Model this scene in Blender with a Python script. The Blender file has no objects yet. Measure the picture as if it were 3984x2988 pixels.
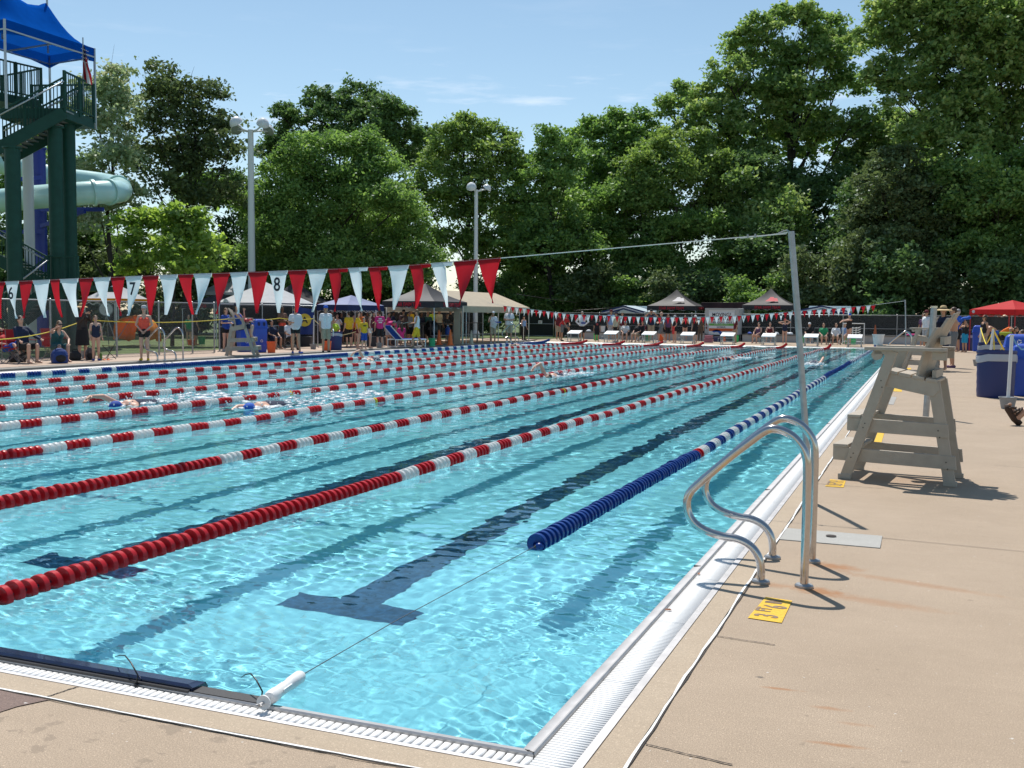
import bpy, bmesh, math, random
import numpy as np
from mathutils import Vector, Matrix
random.seed(7)
rng = np.random.default_rng(11)
C = bpy.context.scene.collection
SC = bpy.context.scene
R = math.radians
# ------------------------------------------------------------------ camera
CAM = np.array((1.1916, -3.2148, 1.5))
PITCH, ROLL, YAW, FOC = 0.066908, -0.008942, 0.379936, 4014.87
_F = np.array((-math.sin(YAW)*math.cos(PITCH), math.cos(YAW)*math.cos(PITCH), -math.sin(PITCH)))
_R0 = np.array((math.cos(YAW), math.sin(YAW), 0.0))
_D0 = np.cross(_F, _R0)
if _D0[2] > 0: _D0 = -_D0
_R = math.cos(ROLL)*_R0 + math.sin(ROLL)*_D0
_D = -math.sin(ROLL)*_R0 + math.cos(ROLL)*_D0
cd = bpy.data.cameras.new('camera')
cd.sensor_width = 36; cd.lens = 36*FOC/3984; cd.clip_start = .05; cd.clip_end = 3000
cam = bpy.data.objects.new('camera', cd); C.objects.link(cam)
cam.matrix_world = Matrix(((_R[0], -_D[0], -_F[0], CAM[0]), (_R[1], -_D[1], -_F[1], CAM[1]), (_R[2], -_D[2], -_F[2], CAM[2]), (0, 0, 0, 1)))
SC.camera = cam
def ray(x, y):
    d = _F*FOC + _R*(x-1992) + _D*(y-1494)
    return d/np.linalg.norm(d)
def G(x, y, z=0.0):                      # where a photo pixel meets the ground at height z (metres)
    d = ray(x, y); t = (z-CAM[2])/d[2]; p = CAM+t*d
    return Vector((p[0], p[1], z))
def ATY(x, y, Y):
    d = ray(x, y); p = CAM + d*(Y-CAM[1])/d[1]; return Vector(p)
def HGT(x, ytop, ground):                # height above z=0 of a pixel standing over ground point
    g = Vector(ground); d = ray(x, ytop); f = np.array((_F[0], _F[1])); 
    k = ((g[0]-CAM[0])*f[0]+(g[1]-CAM[1])*f[1])/(d[0]*f[0]+d[1]*f[1])
    return CAM[2]+k*d[2]
# ------------------------------------------------------------------ light
SUN_T = Vector((-.31, .45, 1.0)).normalized()      # towards the sun
ELEV = math.asin(SUN_T.z); AZ = math.atan2(SUN_T.x, SUN_T.y)
w = bpy.data.worlds.new('World'); SC.world = w; w.use_nodes = True
nt = w.node_tree; bg = nt.nodes['Background']
sky = nt.nodes.new('ShaderNodeTexSky'); sky.sky_type = 'NISHITA'; sky.sun_disc = False
sky.sun_elevation = ELEV; sky.sun_rotation = AZ; sky.altitude = 200; sky.air_density = 1.0; sky.dust_density = .25; sky.ozone_density = .8
_g = nt.nodes.new('ShaderNodeTexCoord'); _mp = nt.nodes.new('ShaderNodeMapping'); _mp.inputs['Scale'].default_value = (2.2, 2.2, 16); _mp.inputs['Rotation'].default_value = (.03, .05, .4)
_nz = nt.nodes.new('ShaderNodeTexNoise'); _nz.inputs['Scale'].default_value = 3.2; _nz.inputs['Detail'].default_value = 8; _nz.inputs['Roughness'].default_value = .62
_rp = nt.nodes.new('ShaderNodeValToRGB'); _rp.color_ramp.elements[0].position = .54; _rp.color_ramp.elements[1].position = .80
_sx = nt.nodes.new('ShaderNodeSeparateXYZ'); _rz = nt.nodes.new('ShaderNodeValToRGB'); _e = _rz.color_ramp.elements
_e[0].position = .10; _e[0].color = (.85, .85, .85, 1); _e[1].position = .36; _e[1].color = (0, 0, 0, 1); _k = _e.new(.165); _k.color = (.75, .75, .75, 1); _k = _e.new(.215); _k.color = (.45, .45, .45, 1); _k = _e.new(.25); _k.color = (.07, .07, .07, 1)
_hs = nt.nodes.new('ShaderNodeHueSaturation'); _hs.inputs['Hue'].default_value = .488; _hs.inputs['Saturation'].default_value = .98
_mu = nt.nodes.new('ShaderNodeMath'); _mu.operation = 'MULTIPLY'; _mx = nt.nodes.new('ShaderNodeMix'); _mx.data_type = 'RGBA'; _mx.inputs[7].default_value = (9.2, 9.5, 10.2, 1)
for _a, _b in ((_g.outputs['Generated'], _mp.inputs[0]), (_mp.outputs[0], _nz.inputs[0]), (_nz.outputs[0], _rp.inputs[0]), (_g.outputs['Generated'], _sx.inputs[0]), (_sx.outputs[2], _rz.inputs[0]), (_rp.outputs[0], _mu.inputs[0]), (_rz.outputs[0], _mu.inputs[1]), (_mu.outputs[0], _mx.inputs[0]), (sky.outputs[0], _hs.inputs['Color']), (_hs.outputs[0], _mx.inputs[6]), (_mx.outputs[2], bg.inputs[0])): nt.links.new(_a, _b); bg.inputs[1].default_value = .108
sl = bpy.data.lights.new('sun', 'SUN'); sl.energy = 4.6; sl.angle = R(.53); sl.color = (1, .955, .89)
so = bpy.data.objects.new('sun', sl); C.objects.link(so)
so.rotation_euler = SUN_T.to_track_quat('Z', 'Y').to_euler(); so.location = (-10, 30, 40)
SC.view_settings.view_transform = 'Standard'; SC.view_settings.look = 'None'
SC.view_settings.exposure = .20; SC.view_settings.gamma = 1.0
SC.view_settings.use_curve_mapping = False
try:
    sl.cycles.is_caustics_light = True
    SC.cycles.max_bounces = 10; SC.cycles.transparent_max_bounces = 24; SC.cycles.transmission_bounces = 8
    SC.cycles.use_denoising = True; SC.cycles.sample_clamp_indirect = 6
    SC.cycles.use_adaptive_sampling = True
except Exception: pass
# ------------------------------------------------------------------ helpers
def link(o, parent=None):
    C.objects.link(o)
    if parent: o.parent = parent
    return o
def tag(o, label=None, cat=None, group=None, kind=None):
    if label: o['label'] = label
    if cat: o['category'] = cat
    if group: o['group'] = group
    if kind: o['kind'] = kind
    return o
def thing(name, label, cat, loc=(0, 0, 0), rz=0, group=None):
    o = bpy.data.objects.new(name, None); o.empty_display_size = .1
    o.location = loc; o.rotation_euler = (0, 0, rz); link(o)
    return tag(o, label, cat, group)
def dup(root, loc=None, rz=None, label=None, group=None, scale=None):
    r = root.copy(); C.objects.link(r)
    if loc is not None: r.location = loc
    if rz is not None: r.rotation_euler = (0, 0, rz)
    if scale is not None: r.scale = scale if hasattr(scale, '__len__') else (scale,)*3
    if label: r['label'] = label
    if group: r['group'] = group
    for ch in list(root.children):
        c = ch.copy(); C.objects.link(c); c.parent = r
        for g in ch.children:
            d = g.copy(); C.objects.link(d); d.parent = c
    return r
class MB:                                # collects shapes, links them as ONE mesh object
    def __init__(s): s.v = []; s.f = []; s.m = []
    def add(s, vs, fs, mi=0, M=None):
        n = len(s.v)
        if M is not None: vs = [tuple(M @ Vector(v)) for v in vs]
        s.v += [tuple(v) for v in vs]; s.f += [tuple(i+n for i in f) for f in fs]; s.m += [mi]*len(fs); return s
    def box(s, c, d, mi=0, M=None, taper=(1, 1)):
        x, y, z = c; a, b, h = d[0]/2, d[1]/2, d[2]/2; tx, ty = taper
        vs = [(-a, -b, -h), (a, -b, -h), (a, b, -h), (-a, b, -h), (-a*tx, -b*ty, h), (a*tx, -b*ty, h), (a*tx, b*ty, h), (-a*tx, b*ty, h)]
        vs = [(v[0]+x, v[1]+y, v[2]+z) for v in vs]
        return s.add(vs, [(0, 3, 2, 1), (4, 5, 6, 7), (0, 1, 5, 4), (1, 2, 6, 5), (2, 3, 7, 6), (3, 0, 4, 7)], mi, M)
    def beam(s, p, q, wd, th, mi=0, up=(0, 0, 1)):       # rectangular bar from p to q
        p, q = Vector(p), Vector(q); d = (q-p).normalized(); u = Vector(up)
        if abs(d.dot(u)) > .97: u = Vector((0, 1, 0))
        a = d.cross(u).normalized()*wd/2; b = a.cross(d).normalized()*th/2
        vs = [p-a-b, p+a-b, p+a+b, p-a+b, q-a-b, q+a-b, q+a+b, q-a+b]
        return s.add(vs, [(0, 3, 2, 1), (4, 5, 6, 7), (0, 1, 5, 4), (1, 2, 6, 5), (2, 3, 7, 6), (3, 0, 4, 7)], mi)
    def tube(s, pts, r, n=10, mi=0, caps=True, close=False):
        pts = [Vector(p) for p in pts]; k = len(pts); rs = r if hasattr(r, '__len__') else [r]*k
        ring = []; a = None; vs = []
        for i, p in enumerate(pts):
            t = (pts[min(i+1, k-1)]-pts[max(i-1, 0)])
            if close: t = pts[(i+1) % k]-pts[i-1]
            t = t.normalized() if t.length > 1e-9 else Vector((0, 0, 1))
            if a is None:
                a = t.cross(Vector((0, 0, 1)) if abs(t.z) < .9 else Vector((1, 0, 0))).normalized()
            else:
                a = (a-t*a.dot(t)); a = a.normalized() if a.length > 1e-6 else t.orthogonal().normalized()
            b = t.cross(a)
            vs += [p+(a*math.cos(2*math.pi*j/n)+b*math.sin(2*math.pi*j/n))*rs[i] for j in range(n)]
        fs = []
        for i in range(k if close else k-1):
            i2 = (i+1) % k
            fs += [(i*n+j, i*n+(j+1) % n, i2*n+(j+1) % n, i2*n+j) for j in range(n)]
        if caps and not close: fs += [tuple(range(n-1, -1, -1)), tuple((k-1)*n+j for j in range(n))]
        return s.add(vs, fs, mi)
    def lathe(s, prof, n=20, mi=0, M=None, caps=True):   # profile [(r,z)...]
        vs = [(r*math.cos(2*math.pi*j/n), r*math.sin(2*math.pi*j/n), z) for r, z in prof for j in range(n)]
        k = len(prof); fs = [(i*n+j, i*n+(j+1) % n, (i+1)*n+(j+1) % n, (i+1)*n+j) for i in range(k-1) for j in range(n)]
        if caps: fs += [tuple(range(n-1, -1, -1)), tuple((k-1)*n+j for j in range(n))]
        return s.add(vs, fs, mi, M)
    def ell(s, c, r, n=12, m=8, mi=0, M=None):
        vs = []; fs = []
        r = r if hasattr(r, '__len__') else (r, r, r)
        vs.append((c[0], c[1], c[2]-r[2]))
        for i in range(1, m):
            t = -math.pi/2+math.pi*i/m
            vs += [(c[0]+r[0]*math.cos(t)*math.cos(2*math.pi*j/n), c[1]+r[1]*math.cos(t)*math.sin(2*math.pi*j/n), c[2]+r[2]*math.sin(t)) for j in range(n)]
        vs.append((c[0], c[1], c[2]+r[2])); L = len(vs)-1
        fs += [(0, 1+(j+1) % n, 1+j) for j in range(n)]
        for i in range(m-2): fs += [(1+i*n+j, 1+i*n+(j+1) % n, 1+(i+1)*n+(j+1) % n, 1+(i+1)*n+j) for j in range(n)]
        b = 1+(m-2)*n; fs += [(b+j, b+(j+1) % n, L) for j in range(n)]
        return s.add(vs, fs, mi, M)
    def quad(s, a, b, c, d, mi=0): return s.add([a, b, c, d], [(0, 1, 2, 3)], mi)
    def mesh(s, name, mats, smooth=False):
        me = bpy.data.meshes.new(name); me.from_pydata(s.v, [], s.f)
        for m in (mats if isinstance(mats, (list, tuple)) else [mats]): me.materials.append(m)
        if any(s.m): me.polygons.foreach_set('material_index', s.m)
        if smooth:
            me.polygons.foreach_set('use_smooth', [True]*len(me.polygons))
            if smooth != True: me.set_sharp_from_angle(angle=R(smooth))
        me.update(); return me
    def build(s, name, mats, parent=None, smooth=False, bevel=0):
        o = bpy.data.objects.new(name, s.mesh(name, mats, smooth)); link(o, parent)
        if bevel:
            b = o.modifiers.new('bevel', 'BEVEL'); b.width = bevel; b.segments = 2; b.limit_method = 'ANGLE'; b.angle_limit = R(40)
        return o
# ------------------------------------------------------------------ materials
MATS = {}
def mat(name, col=(.5, .5, .5), rough=.6, metal=0, var=0.0, vscale=3.0, bump=0.0, bscale=40.0, spec=.5, trans=0.0, coat=0):
    if name in MATS: return MATS[name]
    m = bpy.data.materials.new(name); m.use_nodes = True; n = m.node_tree; b = n.nodes['Principled BSDF']
    b.inputs['Base Color'].default_value = (*col, 1); b.inputs['Roughness'].default_value = rough
    b.inputs['Metallic'].default_value = metal; b.inputs['Specular IOR Level'].default_value = spec
    if coat: b.inputs['Coat Weight'].default_value = coat
    if var or bump:
        tc = n.nodes.new('ShaderNodeTexCoord')
    if var:
        t = n.nodes.new('ShaderNodeTexNoise'); t.inputs['Scale'].default_value = vscale; t.inputs['Detail'].default_value = 5
        r = n.nodes.new('ShaderNodeValToRGB'); r.color_ramp.elements[0].position = .3; r.color_ramp.elements[1].position = .7
        r.color_ramp.elements[0].color = (*[max(0, c*(1-var)) for c in col], 1); r.color_ramp.elements[1].color = (*[min(1, c*(1+var)) for c in col], 1)
        n.links.new(tc.outputs['Object'], t.inputs[0]); n.links.new(t.outputs[0], r.inputs[0]); n.links.new(r.outputs[0], b.inputs['Base Color'])
    if bump:
        t2 = n.nodes.new('ShaderNodeTexNoise'); t2.inputs['Scale'].default_value = bscale; t2.inputs['Detail'].default_value = 4
        bp = n.nodes.new('ShaderNodeBump'); bp.inputs['Strength'].default_value = bump; bp.inputs['Distance'].default_value = .02
        n.links.new(tc.outputs['Object'], t2.inputs[0]); n.links.new(t2.outputs[0], bp.inputs['Height']); n.links.new(bp.outputs[0], b.inputs['Normal'])
    if trans:
        tr = n.nodes.new('ShaderNodeBsdfTranslucent'); mx = n.nodes.new('ShaderNodeMixShader'); mx.inputs[0].default_value = trans
        tr.inputs[0].default_value = (*col, 1)
        out = n.nodes['Material Output']; n.links.new(b.outputs[0], mx.inputs[1]); n.links.new(tr.outputs[0], mx.inputs[2]); n.links.new(mx.outputs[0], out.inputs[0])
        if var: n.links.new(r.outputs[0], tr.inputs[0])
    MATS[name] = m; return m
# ------------------------------------------------------------------ pool, water, deck
POOL_W, POOL_L, WATER = 19.5, 51.5, -.022
LANE = 2.1529; ROPE0 = -1.094; LZ = .055          # LZ: height of the raised deck on the far side of the pool
def nodes(m): return m.node_tree.nodes, m.node_tree.links
def GL(x, y): return G(x, y, LZ)
def pool_mat():
    m = mat('pool_plaster', (.55, .83, .88), .5); n, l = nodes(m); b = n['Principled BSDF']
    tc = n.new('ShaderNodeTexCoord'); t = n.new('ShaderNodeTexNoise'); t.inputs['Scale'].default_value = 1.3; t.inputs['Detail'].default_value = 4
    r = n.new('ShaderNodeValToRGB'); r.color_ramp.elements[0].color = (.30, .61, .67, 1); r.color_ramp.elements[1].color = (.35, .66, .715, 1)
    l.new(tc.outputs['Object'], t.inputs[0]); l.new(t.outputs[0], r.inputs[0]); l.new(r.outputs[0], b.inputs['Base Color'])
    return m
def depth(y): return -1.1-.022*max(0, y)
pb = MB(); NY = 40; XW0, XW1, YW0, YW1 = -.065, -POOL_W, .065, POOL_L
ys = [YW0+(YW1-YW0)*i/NY for i in range(NY+1)]
for i in range(NY):
    pb.quad((XW1, ys[i], depth(ys[i])), (XW0, ys[i], depth(ys[i])), (XW0, ys[i+1], depth(ys[i+1])), (XW1, ys[i+1], depth(ys[i+1])))
    for x, f in ((XW0, 0), (XW1, 1)):
        q = [(x, ys[i], depth(ys[i])), (x, ys[i], -.05), (x, ys[i+1], -.05), (x, ys[i+1], depth(ys[i+1]))]
        pb.quad(*(q if not f else q[::-1]))
pb.quad((XW1, YW0, depth(0)), (XW1, YW0, -.05), (XW0, YW0, -.05), (XW0, YW0, depth(0)))
pb.quad((XW0, YW1, depth(YW1)), (XW0, YW1, -.05), (XW1, YW1, -.05), (XW1, YW1, depth(YW1)))
basin = pb.build('pool_basin', pool_mat()); tag(basin, kind='structure')
tm = mat('dark_lane_tile', (.022, .062, .125), .8, var=.6, vscale=22, spec=.1)
lm = MB()
for k in range(8):
    xc = ROPE0-LANE*(k+.5)+.04
    for (x0, x1, y0, y1) in ((xc-.14, xc+.14, 2.5, POOL_L-1.9), (xc-.45, xc+.45, 2.21, 2.5), (xc-.45, xc+.45, POOL_L-1.9, POOL_L-1.6)):
        e = .006
        lm.quad((x0, y0, depth(y0)+e), (x1, y0, depth(y0)+e), (x1, y1, depth(y1)+e), (x0, y1, depth(y1)+e))
lanes = lm.build('lane_markings', tm); tag(lanes, kind='structure')
def grade(a, b, d0, d1, p=1.0):
    xs = [a]; L = abs(b-a); s = 1 if b > a else -1
    while abs(xs[-1]-a) < L:
        t = abs(xs[-1]-a)/L; xs.append(xs[-1]+s*(d0+(d1-d0)*t**p))
    xs[-1] = b; return np.array(xs)
gx = grade(XW0, XW1, .013, .085, .8); gy = grade(YW0, YW1, .013, .15, .9)
XX, YY = np.meshgrid(gx, gy)
def ripple(X, Y):
    r = np.random.default_rng(5); Z = np.zeros_like(X)
    far = np.clip((Y-3-X*.25)/9, 0, 1)
    wx = .25*np.sin(X*1.3+Y*.9)+.2*np.sin(Y*2.1-X*.7+1)
    wy = .25*np.sin(Y*1.1-X*1.4+2)+.2*np.sin(X*2.3+Y*.5)
    mod = np.clip(.72+.5*np.sin(X*1.3+1.1*np.sin(Y*.9))*np.sin(Y*1.1+X*.7+.6)+.25*np.sin(X*3.1-Y*2.3), .25, 1.3)
    for i in range(110):
        lam = .060*(20.0)**(r.random()**1.9); th = r.random()*2*math.pi; ph = r.random()*6.283
        k = 2*math.pi/lam; sl = .0080*(1+.35*r.standard_normal())*(1.22 if lam < .2 else .24)
        g = (1+2.2*far) if lam > .25 else (1+.6*far)*mod
        cut = np.clip((lam-2.4*np.clip(.013+.137*(Y/POOL_L)**.9, 0, 1))/(lam*.3), 0, 1)
        Z += cut*g*sl/k*np.sin(k*(math.cos(th)*(X+.35*wx)+math.sin(th)*(Y+.35*wy))+ph)
    return Z
ZZ = WATER+ripple(XX, YY)
def gridmesh(name, X, Y, Z, m):
    ny, nx = X.shape; me = bpy.data.meshes.new(name); nv = nx*ny; nf = (nx-1)*(ny-1)
    co = np.stack([X, Y, Z], -1).reshape(-1).astype(np.float32)
    idx = np.arange(nv).reshape(ny, nx)
    f = np.stack([idx[:-1, :-1], idx[1:, :-1], idx[1:, 1:], idx[:-1, 1:]], -1).reshape(-1).astype(np.int32)
    me.vertices.add(nv); me.vertices.foreach_set('co', co); me.loops.add(nf*4); me.loops.foreach_set('vertex_index', f)
    me.polygons.add(nf); me.polygons.foreach_set('loop_start', np.arange(nf, dtype=np.int32)*4)
    me.polygons.foreach_set('use_smooth', np.ones(nf, bool)); me.materials.append(m); me.update(calc_edges=True); me.validate()
    return me
def rawmesh(name, co, quads, mats, mi=None, smooth=False):          # numpy arrays to a mesh (quads only)
    me = bpy.data.meshes.new(name); nf = len(quads)
    me.vertices.add(len(co)); me.vertices.foreach_set('co', np.asarray(co, np.float32).reshape(-1))
    me.loops.add(nf*4); me.loops.foreach_set('vertex_index', np.asarray(quads, np.int32).reshape(-1))
    me.polygons.add(nf); me.polygons.foreach_set('loop_start', np.arange(nf, dtype=np.int32)*4)
    for m in mats: me.materials.append(m)
    if mi is not None: me.polygons.foreach_set('material_index', np.asarray(mi, np.int32))
    if smooth: me.polygons.foreach_set('use_smooth', np.ones(nf, bool))
    me.update(calc_edges=True); return me
def water_mat():
    m = bpy.data.materials.new('pool_water'); m.use_nodes = True; n, l = nodes(m); n.remove(n['Principled BSDF'])
    g = n.new('ShaderNodeBsdfGlass'); g.inputs['IOR'].default_value = 1.33; g.inputs['Roughness'].default_value = 0.0
    g.inputs['Color'].default_value = (.78, .97, 1, 1)
    l.new(g.outputs[0], n['Material Output'].inputs[0]); return m
wo = bpy.data.objects.new('water', gridmesh('water', XX, YY, ZZ, water_mat())); link(wo); tag(wo, kind='structure')
try:
    wo.cycles.is_caustics_caster = True
    basin.cycles.is_caustics_receiver = True; lanes.cycles.is_caustics_receiver = True
except Exception as e: print(e)

# deck material: tan broomed concrete with speckle, wet drips near the corner and rust streaks with their own shapes
def deck_mat(name, c0, c1, speck, stains=(), wet=False):
    m = mat(name, c0, .75); n, l = nodes(m); b = n['Principled BSDF']
    geo = n.new('ShaderNodeNewGeometry'); P = geo.outputs['Position']
    def noise(sc, det=4, rough=.6, vec=None):
        t = n.new('ShaderNodeTexNoise'); t.inputs['Scale'].default_value = sc; t.inputs['Detail'].default_value = det; t.inputs['Roughness'].default_value = rough
        l.new(vec or P, t.inputs[0]); return t.outputs[0]
    def ramp(src, a, bb, ca, cb):
        r = n.new('ShaderNodeValToRGB'); e = r.color_ramp.elements; e[0].position = a; e[1].position = bb
        e[0].color = (*ca, 1); e[1].color = (*cb, 1); l.new(src, r.inputs[0]); return r.outputs[0]
    def mix(fac, a, bb, mode='MIX', f=None):
        x = n.new('ShaderNodeMix'); x.data_type = 'RGBA'; x.blend_type = mode
        if fac is None: x.inputs[0].default_value = f
        else: l.new(fac, x.inputs[0])
        for s, v in ((6, a), (7, bb)):
            if isinstance(v, tuple): x.inputs[s].default_value = (*v, 1)
            else: l.new(v, x.inputs[s])
        return x.outputs[2]
    def math_(op, a, bb=None):
        x = n.new('ShaderNodeMath'); x.operation = op
        for s, v in ((0, a), (1, bb)):
            if v is None: continue
            if isinstance(v, (int, float)): x.inputs[s].default_value = v
            else: l.new(v, x.inputs[s])
        return x.outputs[0]
    col = ramp(noise(1.1, 6), .3, .7, c0, c1)
    mp = n.new('ShaderNodeMapping'); mp.inputs['Scale'].default_value = (3.0, 14, 1); l.new(P, mp.inputs[0])
    col = mix(ramp(noise(1.0, 5, .7, mp.outputs[0]), .35, .75, (0, 0, 0), (.35, .35, .35)), col, tuple(c*.82 for c in c0))
    col = mix(ramp(noise(210, 3, .7), .42, .58, (speck,)*3, (0, 0, 0)), col, tuple(c*.45 for c in c0))
    col = mix(ramp(noise(120, 2, .6), .60, .70, (0, 0, 0), (.5,)*3), col, tuple(min(1, c*1.5) for c in c1))
    col = mix(ramp(noise(14, 2, .5), .715, .75, (0, 0, 0), (.6,)*3), col, tuple(c*.55 for c in c0))
    col = mix(ramp(noise(5.5, 6, .75), .52, .72, (0, 0, 0), (.30,)*3), col, tuple(c*.74 for c in c0))
    col = mix(ramp(noise(33, 2, .5), .745, .765, (0, 0, 0), (.7,)*3), col, (.62, .60, .56))
    for (sx, sy, rx, ry, ang, c, amt) in stains:
        mp = n.new('ShaderNodeMapping'); mp.vector_type = 'TEXTURE'; mp.inputs['Location'].default_value = (sx, sy, 0); mp.inputs['Rotation'].default_value = (0, 0, R(ang)); mp.inputs['Scale'].default_value = (rx, ry, 1)
        l.new(P, mp.inputs[0]); ln = n.new('ShaderNodeVectorMath'); ln.operation = 'LENGTH'; l.new(mp.outputs[0], ln.inputs[0])
        d = math_('ADD', ln.outputs['Value'], math_('MULTIPLY', math_('SUBTRACT', noise(22, 4), .5), 1.3))
        k = ramp(d, .25, 1.0, (amt,)*3, (0, 0, 0)); col = mix(k, col, c)
    if wet:
        sp = n.new('ShaderNodeSeparateXYZ'); l.new(P, sp.inputs[0])
        reg = math_('MULTIPLY', ramp(sp.outputs[0], 0, 1, (0,)*3, (0,)*3) if False else math_('LESS_THAN', sp.outputs[0], -.25), math_('LESS_THAN', sp.outputs[1], -.1))
        v = n.new('ShaderNodeTexNoise'); v.inputs['Scale'].default_value = 9; v.inputs['Detail'].default_value = 6; v.inputs['Roughness'].default_value = .62; l.new(P, v.inputs[0])
        k = math_('MULTIPLY', ramp(v.outputs[0], .585, .61, (0,)*3, (.62,)*3), reg); col = mix(k, col, tuple(c*.55 for c in c0))
    l.new(col, b.inputs['Base Color'])
    bp = n.new('ShaderNodeBump'); bp.inputs['Strength'].default_value = .35; bp.inputs['Distance'].default_value = .004
    l.new(noise(160, 3), bp.inputs['Height']); l.new(bp.outputs[0], b.inputs['Normal'])
    return m
RUST = (.30, .125, .035)
stains = [(.69, 2.60, .20, .10, -15, RUST, .85), (1.0, 2.50, .42, .09, -12, RUST, .4), (.45, 2.63, .14, .07, 0, RUST, .5), (.72, 3.22, .22, .11, -12, RUST, .8), (1.15, 3.0, .6, .07, -14, RUST, .4),
          (.70, .985, .10, .016, 4, RUST, .7), (.90, .845, .09, .022, 3, RUST, .5), (1.0, .72, .08, .022, 4, RUST, .3), (.95, .50, .12, .02, 4, RUST, .7),
          (.60, 1.09, .025, .015, 0, (.05, .045, .04), .8), (1.1, 6.9, .7, .5, 10, RUST, .22)]
dm = deck_mat('deck_concrete', (.385, .29, .20), (.475, .365, .26), .65, stains, wet=True)
cm = deck_mat('coping_concrete', (.40, .31, .215), (.47, .375, .27), .35)
lmx = deck_mat('side_deck_concrete', (.42, .30, .22), (.50, .38, .29), .3)
DX0, DY0, DY1, DX1 = .315, -.255, POOL_L+.55, 26
dk = MB()
def sheet(x0, x1, y0, y1, z, mi=0, nx=1, ny=1): dk.quad((x0, y0, z), (x1, y0, z), (x1, y1, z), (x0, y1, z), mi)
sheet(DX0, DX1, -9, 61.2, 0); sheet(-30, DX0, -9, DY0, 0); sheet(-20.9, DX0, DY1, 61.2, 0)
deck = dk.build('deck', dm); tag(deck, kind='structure')
cb = MB()                                  # coping: concrete strips between the gutter and the deck joint
cb.box((.2475, 25.5, -.2), (.118, 52.8, .404)); cb.box((-10, -.174, -.2), (24, .13, .404)); cb.box((.25, -.174, -.2), (.113, .13, .404))
cb.box((-9.8, 51.9, -.2), (19.9, .29, .404))
cp = cb.build('coping', cm, deck); 
sd = MB(); sd.box((-20.12, 25, -.2), (.62, 56, .4+2*LZ), 1); sd.box((-22.38, 25, -.2), (3.86, 60, .39+2*LZ))
side = sd.build('side_deck', [lmx, deck_mat('curb_shaded_concrete', (.20, .185, .165), (.26, .24, .21), .3)]); tag(side, kind='structure')  # curb colour darkened all over to paint in the shade on its pool face
jm = mat('joint_dark', (.05, .04, .035), .9); wm = mat('white_caulk', (.74, .74, .72), .6, var=.08, vscale=60)
jb = MB()
def jline(p, q, w_=.006, wob=.0015, z=.004, mi=0, n=40, seed=0):
    rr = random.Random(seed); p, q = Vector(p), Vector(q); d = (q-p).normalized(); s = Vector((-d.y, d.x))
    L = []; o = 0
    for i in range(n+1):
        o = o*.7+rr.uniform(-wob, wob); ww = w_*rr.uniform(.6, 1.25)
        c = p+(q-p)*(i/n)+s*o; L.append((c-s*ww/2, c+s*ww/2))
    for i in range(n):
        a, b = L[i]; c, d2 = L[i+1]; jb.quad((a.x, a.y, z), (c.x, c.y, z), (d2.x, d2.y, z), (b.x, b.y, z), mi)
for i, (p, q) in enumerate([((.96, 4.19), (9, 3.6)), ((.33, 1.565), (.60, 1.54)), ((.33, .235), (.64, .185)), ((.33, 12.2), (12, 11.6)), ((.33, 20.5), (12, 20)), ((.33, 29), (12, 28.6)), ((3.4, 4.05), (3.3, 60)), ((3.35, -9), (3.4, 4.05)), ((.96, 4.19), (.965, 3.86)), ((1.35, .15), (2.4, -.35)), ((1.9, 8.4), (3.3, 8.1)), ((.33, 6.4), (.9, 6.36)), ((-1.90, -.11), (-1.93, -.245))]):
    jline(p, q, .007, .002, .0045, 0, 30, i)
jline((.314, -.25), (.316, 9.5), .012, .0035, .006, 1, 80, 21); jline((.31, 9.5), (.31, 50), .010, .004, .006, 1, 200, 22)
jline((.322, -.25), (.324, 9.5), .006, .0035, .005, 0, 90, 25)
jline((.31, -.252), (-8, -.252), .011, .0025, .006, 1, 80, 23); jline((.31, -.261), (-8, -.262), .005, .003, .005, 0, 200, 24)
jline((-20.44, -5), (-20.44, 53), .05, .008, LZ+.004, 0, 120, 26)
jo = jb.build('joint', [jm, wm], deck)
# the darker paver corner at the lower left
pv = MB(); pv.add([(-2.2, -.262, .0035), (-1.90, -.262, .0035), (-1.955, -.36, .0035), (-1.99, -.52, .0035), (-2.4, -.75, .0035), (-3.4, -.8, .0035), (-3.4, -.262, .0035)], [tuple(range(6, -1, -1))])
pvo = pv.build('dark_paving', deck_mat('dark_paver', (.17, .105, .085), (.22, .15, .12), .6), deck)
# ground outside the pool yard
gm = mat('lawn', (.075, .115, .022), .9, var=.45, vscale=.6, bump=.4, bscale=30)
gb = MB()
for (x0_, x1_, y0_, y1_) in ((-900, 900, -400, -.2), (-900, -19.85, -.2, 51.9), (.3, 900, -.2, 51.9), (-900, 900, 51.9, 2500)): gb.quad((x0_, y0_, -.30), (x1_, y0_, -.30), (x1_, y1_, -.30), (x0_, y1_, -.30))
ground = gb.build('ground', gm); tag(ground, kind='structure')
gl = MB(); gl.quad((-90, -8, .05), (-24.25, -8, .05), (-24.25, 110, .05), (-90, 110, .05)); gl.quad((-24.2, 58, .02), (-20.9, 58, .02), (-20.9, 110, .02), (-24.2, 110, .02)); gl.quad((-20.9, 61.2, .012), (60, 61.2, .012), (60, 110, .012), (-20.9, 110, .012))
lawn = gl.build('lawn', gm); tag(lawn, kind='structure')
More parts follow.
